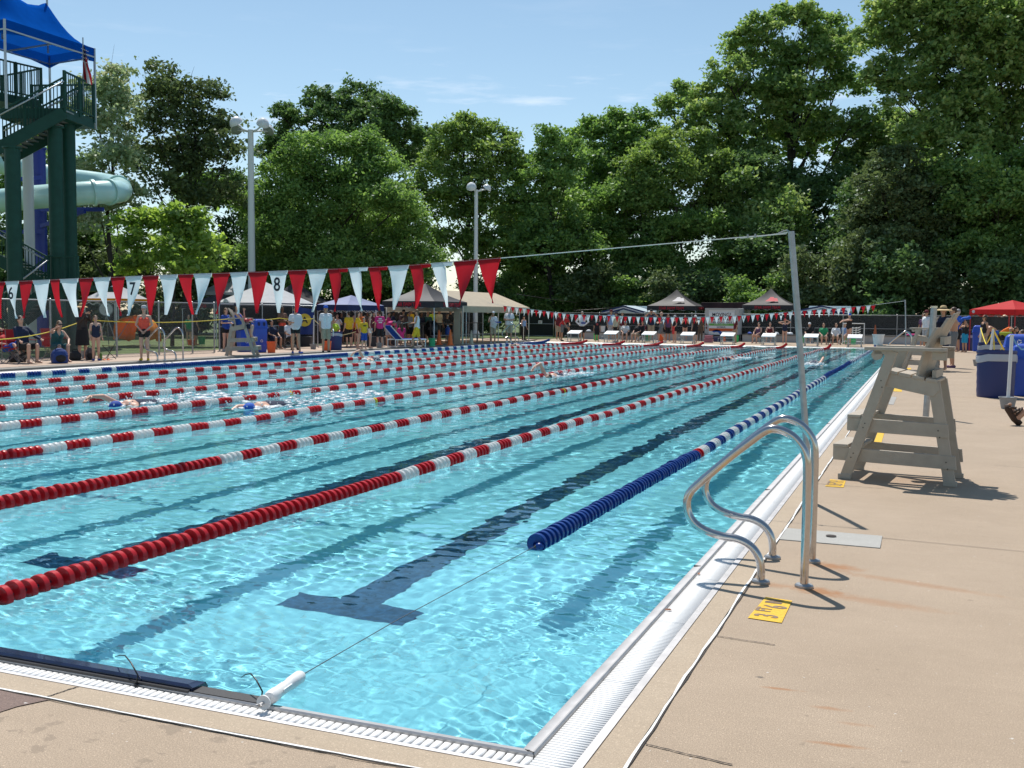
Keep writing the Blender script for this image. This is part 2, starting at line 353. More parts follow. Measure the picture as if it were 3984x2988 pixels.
# ------------------------------------------------------------------ gutter: steel rim, slotted white grating, steel strip
steel = mat('brushed_steel', (.46, .45, .45), .55, .8, var=.12, vscale=9); grime = mat('gutter_trough', (.06, .055, .05), .8)
gw = mat('white_grating', (.82, .82, .81), .45)
def profile_along(mb, prof, axis, a, b, mi=0):        # extrude profile [(offset,z)] along Y or X
    P0 = [((o, a, z) if axis == 'Y' else (a, o, z)) for o, z in prof]; P1 = [((o, b, z) if axis == 'Y' else (b, o, z)) for o, z in prof]
    k = len(prof); mb.add(P0+P1, [(i, i+1, k+i+1, k+i) for i in range(k-1)], mi)
RP = [(-.066, -.30), (-.066, -.014), (-.058, -.007), (-.014, .001), (-.010, .007), (-.002, .010), (.003, .004), (.004, -.10)]
def rim(label, sides, grp):
    t = thing('steel_rim', label, 'pool rim', group=grp); m = MB(); sides(m); m.build('rim_bar', steel, t, smooth=35)
    return t
def s_right(m): profile_along(m, RP, 'Y', 0.0, 51.5)
def s_near(m): profile_along(m, [(-o, z) for o, z in RP], 'X', 0.0, -19.5)
t = rim('bare steel pool rim running along the right side beside the ladder rails', s_right, 'pool rims')
e = MB(); e.box((-.03, .03, .0005), (.01, .004, .006)); e.beam((-.064, .064, -.012), (0, 0, .0105), .005, .004)
for yy in (2.9, 5.9, 9, 12): e.box((-.033, yy, -.004), (.05, .004, .014))
e.build('seam', grime, t)
rim('steel rim across the near end under the navy mat', s_near, 'pool rims')
def s_left(m): profile_along(m, [(-19.5-.066-o-.0, z) for o, z in RP], 'Y', 0, 51.5)
def s_far(m): profile_along(m, [(51.5+.066+o, z) for o, z in RP], 'X', 0, -19.6)
rim('steel rim on the opposite side below the raised grey curb', s_left, 'pool rims'); rim('steel rim below the starting blocks at the far end', s_far, 'pool rims')
def slats(n, f):                           # boxes from arrays
    c = np.array([[-1, -1, -1], [1, -1, -1], [1, 1, -1], [-1, 1, -1], [-1, -1, 1], [1, -1, 1], [1, 1, 1], [-1, 1, 1]], float)
    q = np.array([(0, 3, 2, 1), (4, 5, 6, 7), (0, 1, 5, 4), (1, 2, 6, 5), (2, 3, 7, 6), (3, 0, 4, 7)])
    ctr, half = f(np.arange(n)); co = (ctr[:, None, :]+c[None]*half[:, None, :]).reshape(-1, 3); qs = (q[None]+8*np.arange(n)[:, None, None]).reshape(-1, 4)
    return co, qs
def grating(label, f, n, trough, strip, grp='gutter gratings'):
    t = thing('gutter_grating', label, 'grating', group=grp)
    co, q = slats(n, f); o = bpy.data.objects.new('slat_panel', rawmesh('slats', co, q, [gw])); link(o, t)
    m = MB(); m.quad(*trough); m.build('trough', grime, t); m = MB(); m.box(*strip); m.build('edge_strip', steel, t)
def fr(i):
    y = .0-.085+i*.0205+.01; jog = np.where(i % 44 == 43, .004, 0)
    return np.stack([np.full(len(i), .077), y, np.full(len(i), -.009)], 1), np.stack([np.full(len(i), .070), .0066-jog*.5, np.full(len(i), .007)], 1)
grating('white slotted grating along the right edge, dotted with fallen leaves', fr, 2520, ((.003, -.3, -.10), (.15, -.3, -.10), (.15, 51.5, -.10), (.003, 51.5, -.10)), ((.1675, 25.6, -.05), (.034, 51.4, .106)))
def fn(i):
    return np.stack([-.012-i*.034, np.full(len(i), -.045), np.full(len(i), -.009)], 1), np.stack([np.full(len(i), .0125), np.full(len(i), .036), np.full(len(i), .007)], 1)
grating('white slotted grating across the near end by the white tension tube', fn, 560, ((-19.5, -.085, -.10), (.0, -.085, -.10), (.0, -.004, -.10), (-19.5, -.004, -.10)), ((-9.82, -.0945, -.05), (19.9, .021, .106)))
def fl_(i): return np.stack([np.full(len(i), -19.665), i*.1, np.full(len(i), -.009)], 1), np.stack([np.full(len(i), .085), np.full(len(i), .042), np.full(len(i), .007)], 1)
grating('white grating strip below the raised curb on the opposite side', fl_, 515, ((-19.76, 0, -.1), (-19.57, 0, -.1), (-19.57, 51.5, -.1), (-19.76, 51.5, -.1)), ((-19.785, 25.7, -.05), (.05, 51.4, .106)))
def ff_(i): return np.stack([-i*.1, np.full(len(i), 51.66), np.full(len(i), -.009)], 1), np.stack([np.full(len(i), .042), np.full(len(i), .085), np.full(len(i), .007)], 1)
grating('white grating strip in front of the starting blocks', ff_, 195, ((-19.5, 51.56, -.1), (0, 51.56, -.1), (0, 51.75, -.1), (-19.5, 51.75, -.1)), ((-9.8, 51.752, -.05), (19.6, .016, .106)))
# fallen leaves, cable ties, mat, tension tube
lfm = mat('dead_leaf', (.36, .13, .05), .7)
for i, (px, py) in enumerate([(2592, 2375), (2720, 2237)]):
    p = G(px, py); m = MB(); m.add([(0, 0, .002), (.018, .008, .010), (.030, 0, .004), (.018, -.010, .012), (.006, .007, .008), (-.014, .004, .006)], [(0, 1, 2, 3), (0, 4, 1), (0, 5, 4)], 0, Matrix.Translation(p)@Matrix.Rotation(i*1.9, 4, 'Z'))
    tag(m.build('leaf', lfm), ['curled brown leaf against the steel rim, the one nearer the pool corner', 'small flat brown leaf on the white grating beside the ladder rails'][i], 'leaf', 'fallen leaves')
blk = mat('black_plastic', (.012, .012, .014), .4)
for i, (a, tip, lab) in enumerate([(G(530, 2668), G(448, 2560, .03), 'thin black cable tie curling up beside the navy mat'), (G(1015, 2733), G(938, 2640, .03), 'thin black cable tie curling up beside the white tension tube')]):
    m = MB(); a = Vector((a.x, a.y, 0)); k = Vector((tip.x, tip.y, .0)); hh = .10
    pts = [a, a+Vector((.0, .01, .04)), a.lerp(k, .22)+Vector((0, 0, .075)), a.lerp(k, .5)+Vector((0, 0, .082)), a.lerp(k, .78)+Vector((0, 0, .06)), k+Vector((0, 0, .035))]
    m.tube(pts, [.0035, .0032, .003, .0028, .0024, .0016], 6); m.box((a.x, a.y, .004), (.016, .010, .010)); m.tube([a, a+Vector((.02, -.012, .003))], .0025, 5)
    tag(m.build('cable_tie', blk, smooth=True), lab, 'cable tie', 'cable ties')
t = thing('edge_mat', 'wet navy foam mat folded over the rim at the near end', 'pad', (0, 0, 0))
nm = mat('navy_vinyl', (.007, .012, .04), .16, var=.3, vscale=25, coat=.4)
m = MB(); pr = [(.10, -.05), (.105, .002), (.095, .020), (.075, .028), (.025, .030), (.012, .022), (.012, .004), (.10, .002)]
P0 = [(-1.44, o, z) for o, z in pr]; P1 = [(-7, o, z) for o, z in pr]; k = len(pr)
P0[3] = (-1.47, .075, .028); P0[4] = (-1.47, .025, .030)
m.add(P0+P1, [(i, i+1, k+i+1, k+i) for i in range(k-1)]+[tuple(range(k))]); m.build('cover', nm, t, bevel=.004)
m = MB(); m.box((-4.2, .004, .008), (5.5, .012, .014)); m.build('underside', blk, t)
m = MB(); m.box((-1.29, .040, .006), (.36, .062, .010)); tag(m.build('rubber_strip', mat('sandy_rubber', (.02, .02, .022), .6, var=.6, vscale=160)), 'short black gritty rubber strip on the rim next to the white tube', 'strip')
t = thing('tension_tube', 'white plastic ratchet tube holding the lane rope cable at the near end', 'rope tensioner', (0, 0, 0))
wp = mat('white_plastic', (.78, .78, .77), .35)
A = Vector((-1.075, -.035, .035)); B = Vector((-1.115, .285, .030)); u = (B-A).normalized(); fr_ = u.to_track_quat('Z', 'Y').to_matrix().to_4x4(); fr_.translation = A
m = MB(); m.lathe([(.006, .045), (.022, .05), (.027, .06), (.027, .10), (.023, .105), (.023, .215), (.026, .222), (.027, .30), (.022, .315), (.006, .318)], 20, 0, fr_); m.build('tube_body', wp, t, smooth=40)
m = MB()
for s_ in (-1, 1): m.beam(A+u*.125+Vector((s_*.022, 0, .006)), A+u*.195+Vector((s_*.022, 0, .006)), .006, .012)
m.build('side_ridge', wp, t)
m = MB(); m.lathe([(.005, .0), (.028, .001), (.028, .008), (.008, .012), (.006, .014)], 18, 0, fr_); m.build('disc_knob', wp, t, smooth=40)
m = MB(); m.tube([A-u*.03, A+u*.06], .0065, 8); m.tube([A-u*.035+Vector((.012, 0, 0)), A-u*.02, A-u*.035-Vector((.012, 0, 0))], .004, 6); m.build('bolt', steel, t)
m = MB(); m.tube([B+u*.02, Vector((-1.125, 1.1, .028)), Vector((-1.10, 2.98, .01))], .002, 6)
tag(m.build('tension_cable', mat('steel_cable', (.10, .10, .11), .5, .6)), 'thin dark wire from the white tube to the end of the blue lane rope', 'cable')
# ------------------------------------------------------------------ lane ropes
red = mat('red_float', (.66, .020, .028), .34, spec=.5, trans=.34); white = mat('white_float', (.84, .84, .83), .38, trans=.5); blue = mat('blue_float', (.012, .060, .30), .32, trans=.25); yel = mat('yellow_float', (.75, .50, .02), .35)
cable = mat('rope_cable', (.05, .05, .06), .5)
PR_HI = [(.016, .000), (.016, .020), (.054, .022), (.064, .018), (.066, .020), (.066, .054), (.062, .056), (.056, .030), (.016, .030)]
PR_LO = [(.030, .0), (.062, .012), (.066, .026), (.066, .052), (.050, .066), (.030, .085)]
def rope_path(y, zend):
    t = max(0, (y-49.3)/2.2); return zend*t*t
def floats(ys, X, prof, nseg, zend):
    n = len(ys); k = len(prof); a = np.arange(nseg)*2*np.pi/nseg
    r = np.array([p[0] for p in prof]); tt = np.array([p[1] for p in prof])
    base = np.stack([np.outer(r, np.cos(a)), np.repeat(tt[:, None], nseg, 1), np.outer(r, np.sin(a))], -1).reshape(-1, 3)
    ys = np.asarray(ys); rr = np.random.default_rng(int(abs(X)*100)); 
    z = np.array([rope_path(y, zend) for y in ys])+.004+rr.normal(0, .003, n)+.006*np.sin(ys*1.7+X*3)+.005*np.sin(ys*.63+X); xo = X+.02*np.sin(ys*.21+X)+.012*np.sin(ys*.9+X*5)+rr.normal(0, .003, n)
    off = np.stack([xo, ys, z], 1)
    co = (base[None]+off[:, None, :]).reshape(-1, 3)
    i, j = np.meshgrid(np.arange(k-1), np.arange(nseg), indexing='ij'); i = i.ravel(); j = j.ravel(); j2 = (j+1) % nseg
    q = np.stack([i*nseg+j, (i+1)*nseg+j, (i+1)*nseg+j2, i*nseg+j2], 1)
    return co, (q[None]+(np.arange(n)*k*nseg)[:, None, None]).reshape(-1, 4)
PD = .085
def lane_rope(n, label, main, fn, y0, yellow=()):
    X = ROPE0-LANE*n; t = thing('lane_rope', label, 'lane rope', (0, 0, 0), 0, 'lane ropes'); kind = {}
    hi = n <= 2; ysa = np.arange(y0, 51.2, PD)
    for y in ysa:
        c = fn(y)
        for yy in yellow:
            if 0 <= y-yy < PD: c = 'y'
        kind.setdefault(c, []).append(y)
    cs = []
    for y in ysa:
        c = fn(y)
        for yy in yellow:
            if 0 <= y-yy < PD: c = 'y'
        cs.append(c)
    names = [('r', red), ('w', white), ('b', blue), ('y', yel), ('R', red)]; used = [k_ for k_ in names if k_[0] in cs]
    prof, seg = (PR_HI, 20) if hi else (PR_LO, 12)
    k_ = len(prof); co, q = floats(ysa, X, prof, seg, .14); nfl = len(ysa)      # float after float, threaded into one continuous skin
    j = np.arange(seg); j2 = (j+1) % seg; br = np.stack([(k_-1)*seg+j, k_*seg+j, k_*seg+j2, (k_-1)*seg+j2], 1)
    br = (br[None]+(np.arange(nfl-1)*k_*seg)[:, None, None]).reshape(-1, 4); ix = np.array([[u[0] for u in used].index(c) for c in cs])
    mi = np.concatenate([np.repeat(ix, (k_-1)*seg), np.repeat(ix[:-1], seg)])
    o = bpy.data.objects.new('floats', rawmesh('floats', co, np.concatenate([q, br]), [u[1] for u in used], mi, True)); o.data.set_sharp_from_angle(angle=R(38)); link(o, t)
    m = MB(); m.tube([(X+.02*math.sin(y*.21+X), y, rope_path(y, .14)+.004) for y in np.linspace(y0-.02, 51.52, 60)], .012, 6); m.build('core_cable', cable, t)
def alt(start, main, off=0.0):
    return lambda y: main if (y < start or y > 47.0) else (main if int((y-start+off)/.34) % 2 else 'w')
def blue_near(y):
    if y < 7.75: return 'b'
    if y < 7.92: return 'R'
    if 23.3 < y < 32.7 or y > 47: return 'b'
    return 'w' if int((y-7.92)/.34) % 2 == 0 else 'b'
def blue_far(y):
    if y < 5 or 17.84 < y < 29.24 or y > 46.05: return 'b'
    return 'b' if int((y-14.3+.68*30)/.39) % 2 == 0 else 'w'
ORD = ['', 'first', 'second', 'third', 'fourth', 'fifth', 'sixth', 'seventh']
lane_rope(0, 'blue and white lane rope nearest the ladder rails, starting short of the near wall', 'b', blue_near, 2.98)
m = MB(); m.ell((ROPE0+.02*math.sin(2.9*.21), 2.985, .006), (.03, .03, .025)); o = m.build('end_cap', blue, C.objects['lane_rope'] if False else bpy.data.objects['lane_rope'], smooth=True)
yl = {1: [], 2: [15.99], 3: [12.2], 4: [12.85], 5: [36.3], 6: [36.6], 7: [37.5]}
for k in range(1, 8):
    lane_rope(k, 'red and white lane rope, %s red one counted from the ladder rails' % ORD[k], 'r', alt([0, 5.08, 5.2, 5.04, 5.1, 5.05, 5.1, 5.02][k], 'r'), .1, yl[k])
lane_rope(8, 'blue and white lane rope beside the opposite curb below the spectators', 'b', blue_far, .1)
# ------------------------------------------------------------------ pennant lines
pr_, pw_ = mat('red_pennant', (.50, .012, .022), .6, trans=.55), mat('white_pennant', (.70, .76, .78), .6, trans=.55); pk = mat('pennant_print', (.008, .014, .03), .6)
metal = mat('galvanised', (.38, .39, .40), .42, .85, var=.15, vscale=14, bump=.05, bscale=60); rope_m = mat('white_line', (.72, .72, .68), .6)
def text_mesh(s, size, M, name='lettering', m=None, parent=None, shear=0, ext=.0008, bold=0):
    cu = bpy.data.curves.new('t', 'FONT'); cu.body = s; cu.size = size; cu.align_x = 'CENTER'; cu.align_y = 'CENTER'; cu.extrude = ext; cu.offset = bold; cu.resolution_u = 3
    o = bpy.data.objects.new('t', cu); C.objects.link(o); dg = bpy.context.evaluated_depsgraph_get(); me = bpy.data.meshes.new_from_object(o.evaluated_get(dg))
    bpy.data.objects.remove(o); bpy.data.curves.remove(cu); me.transform(M); me.materials.clear(); me.materials.append(m or pk); me.name = name
    r = bpy.data.objects.new(name, me); link(r, parent); return r
def pennant(mb, a, b, h, mi, fold=0, sway=0, seed=0):
    a, b = Vector(a), Vector(b); rr = random.Random(seed); n = Vector((0, 1, 0)); w_ = (b-a).length; c = (a+b)/2
    hem = .03*w_/.2; ax = (b-a).normalized(); rows = 7; vs = []; fs = []; nc = 4
    for i in range(rows+1):
        t_ = i/rows; half = w_/2*.97*(1-t_); zc = -h*t_
        for j in range(nc+1):
            s_ = j/nc*2-1
            ly = math.sin(s_*2.2+t_*3+seed)*.022*t_*(w_/.2)+sway*t_*t_
            x = s_*half+sway*.22*t_*t_; z = zc
            if fold and s_ > 0 and t_ < .62:                       # the torn corner hangs free of the line and curls
                lim = half*(.18+.82*min(1, t_/.34)) if t_ < .34 else half*(1+.35*(.62-t_))
                x = min(x*1.25, lim) if t_ >= .2 else min(x, lim); ly += -.05*s_*(1-abs(t_-.3)*2)
            vs.append(c+ax*x+Vector((0, ly, z)))
    for i in range(rows):
        for j in range(nc): fs.append((i*(nc+1)+j, i*(nc+1)+j+1, (i+1)*(nc+1)+j+1, (i+1)*(nc+1)+j))
    mb.add(vs, fs, mi)
    mb.add([a+Vector((0, -.004, .006)), b+Vector((0, -.004, .006)), b+Vector((0, -.004, -hem))-ax*.008, a+Vector((0, -.004, -hem))+ax*.008, a+Vector((0, .004, .006)), b+Vector((0, .004, .006)), b+Vector((0, .004, -hem))-ax*.008, a+Vector((0, .004, -hem))+ax*.008], [(0, 1, 2, 3), (7, 6, 5, 4), (0, 4, 5, 1)], mi)
def line_pts(P, x):                         # piecewise height of the line
    xs = [p[0] for p in P]; zs = [p[1] for p in P]; return float(np.interp(x, xs, zs))
YN = 5.45
PN = [(-19.9, 2.2), (-14, 1.83), (-10, 1.79), (-8.467, 1.814), (-7.167, 1.852), (-5.971, 1.882), (-4.867, 1.906), (-4.23, 1.922), (-3.397, 1.948), (-2.394, 2.01), (-1.304, 2.085), (.1, 2.178)]
fr_e = [-2.385, -2.618, -2.862, -3.09, -3.318, -3.542, -3.756, -3.973, -4.202, -4.435, -4.657, -4.883, -5.128, -5.346, -5.567, -5.798, -5.997, -6.239, -6.461, -6.687, -6.884, -7.12, -7.327, -7.588, -7.732, -7.981, -8.185, -8.388]
while fr_e[-1] > -18.8: fr_e.append(fr_e[-1]-.225)
# colours from the pole: two reds, then alternating
t = thing('pennant_line', 'near pennant line with big red and white flags numbered over the lanes', 'pennants', (0, 0, 0), 0, 'pennant lines')
m = MB(); xs = np.linspace(-19.9, .12, 60); m.tube([(x, YN, line_pts(PN, x)) for x in xs], .0045, 6); m.tube([(-.25, YN, line_pts(PN, -.25)-.006), (-.05, YN, line_pts(PN, -.05)-.002), (.06, YN, 2.178), (.13, YN, 2.19)], .005, 6); m.build('line', rope_m, t)
m = MB()
for xx in (-.19, -.13): m.box((xx, YN, line_pts(PN, xx)+.004), (.012, .02, .03))
m.build('clip', metal, t)
num = {11: '8', 21: '7', 25: '6'}; folds = {3: 0, 4: 1, 5: 0, 6: 1, 7: 1, 2: 1}
for i in range(len(fr_e)-1):
    x1, x0 = fr_e[i], fr_e[i+1]; col = 0 if i < 2 else (1 if i % 2 == 0 else 0)
    mb = MB(); rr = random.Random(i); fo = 1 if i in (2, 3, 5, 6, 7) else 0
    pennant(mb, (x0+.004, YN, line_pts(PN, x0)), (x1-.004, YN, line_pts(PN, x1)), .41 if i > 1 else .40, 0, fo, rr.uniform(-.11, .09), i)
    o = mb.build('pennant', pw_ if col else pr_, t, smooth=True)
    n_ = {10: '8', 18: '7', 26: '6'}.get(i)
    if n_:
        M = Matrix.Translation(((x0+x1)/2, YN-.022, (line_pts(PN, x0)+line_pts(PN, x1))/2-.135))@Matrix.Rotation(R(90), 4, 'X')@Matrix.Diagonal((.85, 1, 1, 1))
        text_mesh(n_, .19, M, 'number', pk, o, bold=.0025)
def flag_pole(name, label, base, top, r=.024):
    t = thing(name, label, 'pole', base, 0, 'pennant poles'); b = Vector((0, 0, 0)); tp = Vector(top)-Vector(base)
    m = MB(); m.tube([b, b.lerp(tp, .3)+Vector((.004, 0, 0)), b.lerp(tp, .7)+Vector((.006, 0, 0)), tp], r, 16, caps=True); m.build('shaft', metal, t, smooth=40)
    m = MB(); m.tube([tp+Vector((-.0, 0, -.01)), tp+Vector((-.03, 0, .012)), tp+Vector((-.06, 0, .005)), tp+Vector((-.10, 0, -.012))], .005, 6); m.tube([tp+Vector((r*.9, 0, -.02)), tp+Vector((r*1.3, 0, -.02))], .006, 6); m.build('hook', metal, t)
    m = MB(); m.lathe([(r*1.0, 0), (r*1.7, .0), (r*1.7, .012), (r*1.15, .018)], 16); m.build('base_flange', metal, t)
flag_pole('flag_pole', 'thick leaning steel pole behind the ladder rails holding the near pennant line', (.365, YN, 0), (.155, YN, 2.195), .026)
YF = 46.4
PF = [(-20.3, 2.15), (-19.844, 2.10), (-19.148, 1.961), (-15.536, 1.564), (-11.738, 1.456), (-9.193, 1.466), (-6.744, 1.574), (-4.27, 1.798), (-1.114, 2.075), (.33, 2.289)]
t = thing('pennant_line', 'far pennant line of small red and white flags spelling the team name', 'pennants', (0, 0, 0), 0, 'pennant lines')
m = MB(); m.tube([(x, YF, line_pts(PF, x)) for x in np.linspace(-20.2, .33, 50)], .007, 5); m.build('line', rope_m, t)
lett = {}
for ch, x in zip('STARSWIMTEAM', (-15.54, -14.69, -13.89, -13.02, -11.74, -10.88, -10.03, -9.16, -7.85, -6.97, -6.06, -5.18)): lett[x] = ch
x = -19.15; i = 0; pens = []
while x < -1.05:
    pens.append((x, x+.2145, i % 2)); x += .2145; i += 1
for (a, b, c_) in pens:
    mb = MB(); pennant(mb, (a+.004, YF, line_pts(PF, a)), (b-.004, YF, line_pts(PF, b)), .38 if c_ else random.uniform(.3, .36), 0, 0, random.uniform(-.05, .05), int(a*10))
    o = mb.build('pennant', pw_ if c_ else pr_, t, smooth=True)
    if c_:
        for lx in list(lett):
            if abs(lx-(a+b)/2) < .2145:
                M = Matrix.Translation(((a+b)/2, YF-.022, (line_pts(PF, a)+line_pts(PF, b))/2-.12))@Matrix.Rotation(R(90), 4, 'X'); text_mesh(lett.pop(lx), .155, M, 'letter', pk, o, bold=.0025)
flag_pole('flag_pole', 'slim steel pole at the far right holding the far pennant line', (.42, YF, 0), (.31, YF, 2.33), .03)
flag_pole('flag_pole', 'thin steel pole before the beige tent holding the far pennant line', (-20.3, YF, LZ), (-20.3, YF, 2.2), .03)
# ------------------------------------------------------------------ near ladder rails (two bent tubes)
RA = [(.612, .0), (.613, .45), (.612, .66), (.600, .745), (.570, .80), (.525, .845), (.47, .872), (.415, .878), (.365, .855), (.30, .803), (.20, .718), (.08, .607), (.01, .54), (-.035, .49), (-.055, .43), (-.045, .365), (-.012, .315), (.035, .282), (.09, .262), (.16, .247), (.23, .240), (.285, .222), (.33, .19), (.362, .14), (.374, .08), (.375, .0)]
def smooth_path(P, n=4):
    out = []
    for i in range(len(P)-1):
        p0, p1, p2, p3 = [Vector(P[max(0, min(len(P)-1, k))]) for k in (i-1, i, i+1, i+2)]
        for j in range(n):
            t_ = j/n; out.append(.5*((2*p1)+(p2-p0)*t_+(2*p0-5*p1+4*p2-p3)*t_*t_+(3*p1-p0-3*p2+p3)*t_**3))
    out.append(Vector(P[-1])); return out
polished = mat('polished_steel', (.52, .50, .49), .17, 1.0, var=.06, vscale=40)
def grab_rail(label, loc, rz=0, sc=1.0, grp='ladder rails', z=0):
    t = thing('ladder_rail', label, 'ladder rail', loc, rz, grp); t.scale = (sc,)*3
    m = MB(); m.tube(smooth_path([(x, 0, z_) for x, z_ in RA]), .0235, 16); m.build('bent_tube', polished, t, smooth=60)
    for x in (.612, .375):
        m = MB(); m.lathe([(.024, .0), (.047, .0), (.047, .012), (.040, .020), (.026, .021)], 16, 0, Matrix.Translation((x, 0, 0))@Matrix.Diagonal((1.1, .85, 1, 1))); m.build('flange', metal, t, smooth=30)
    return t
grab_rail('bent steel ladder rail by the yellow depth mark, the closer of a pair', (0, 2.65, 0))
grab_rail('bent steel ladder rail by the grey drain cover, the farther of a pair', (-.02, 3.28, 0))
# depth marks painted on the deck
ym = mat('yellow_paint', (.70, .42, .015), .6, var=.18, vscale=60); ymk = mat('mark_ink', (.22, .15, .10), .7)
def mark(label, pts, txt=None, z=.004):
    m = MB(); m.add([(p.x, p.y, z) for p in pts], [tuple(range(len(pts)))]); o = m.build('depth_mark', ym); tag(o, label, 'painted mark', 'yellow marks on the deck')
    if txt:
        c = sum(pts, Vector())/4; ax = (pts[3]-pts[0]); Lh = ax.length; M = Matrix.Translation((c.x, c.y, z+.0012))@Matrix.Rotation(math.atan2(ax.y, ax.x), 4, 'Z')@Matrix.Diagonal((.82, 1.5, 1, 1))
        text_mesh(txt, Lh*.30, M, 'lettering', ymk, o, ext=.0006)
mark('yellow depth mark reading 3 FT 6 IN beside the ladder rails', [Vector((.418, 1.92, 0)), Vector((.585, 1.90, 0)), Vector((.585, 2.33, 0)), Vector((.445, 2.35, 0))], None)
o = bpy.data.objects['depth_mark']
for s_, cy_, sz, cx_ in (('3', 1.99, .12, .505), ('FT', 2.10, .075, .475), ('6', 2.17, .12, .525), ('IN', 2.27, .085, .505)):
    text_mesh(s_, sz, Matrix.Translation((cx_, cy_, .0055))@Matrix.Rotation(R(87), 4, 'Z')@Matrix.Diagonal((.9, 1.35, 1, 1)), 'lettering', ymk, o, ext=.0005, bold=.003)
mark('worn yellow mark in front of the near lifeguard chair foot', [G(3210, 1893), G(3282, 1898), G(3290, 1872), G(3230, 1866)], 'DEPTH')
mark('large plain yellow square seen between the near chair steps', [G(3366, 1727), G(3428, 1728), G(3441, 1683), G(3382, 1680)])
mark('yellow square past the clear plate, behind the near chair legs', [G(3446, 1521), G(3508, 1525), G(3512, 1503), G(3457, 1501)])
mark('small yellow mark by the far lifeguard chair', [G(3516, 1440), G(3545, 1440), G(3545, 1432), G(3520, 1432)])
m = MB(); m.add([(p.x, p.y, .004) for p in (G(3426, 1572), G(3476, 1575), G(3489, 1545), G(3440, 1541))], [(0, 1, 2, 3)]); tag(m.build('deck_plate', mat('pale_plate', (.52, .50, .47), .3, var=.15, vscale=6)), 'pale shiny plate on the deck between two yellow squares', 'plate')
t = thing('drain_cover', 'grey concrete drain cover with a dark hole behind the ladder rails', 'drain cover', (0, 0, 0))
m = MB(); m.box((.645, 4.05, -.046), (.64, .40, .104)); o = m.build('slab', deck_mat('drain_concrete', (.36,.35,.32),(.42,.41,.38), .25), t); o.rotation_euler = (0, 0, 0)
m = MB(); m.lathe([(.0, .013), (.032, .013), (.036, .0125)], 18, 0, Matrix.Translation((.64, 4.08, 0)), caps=False); m.build('drain_hole', jm, t)
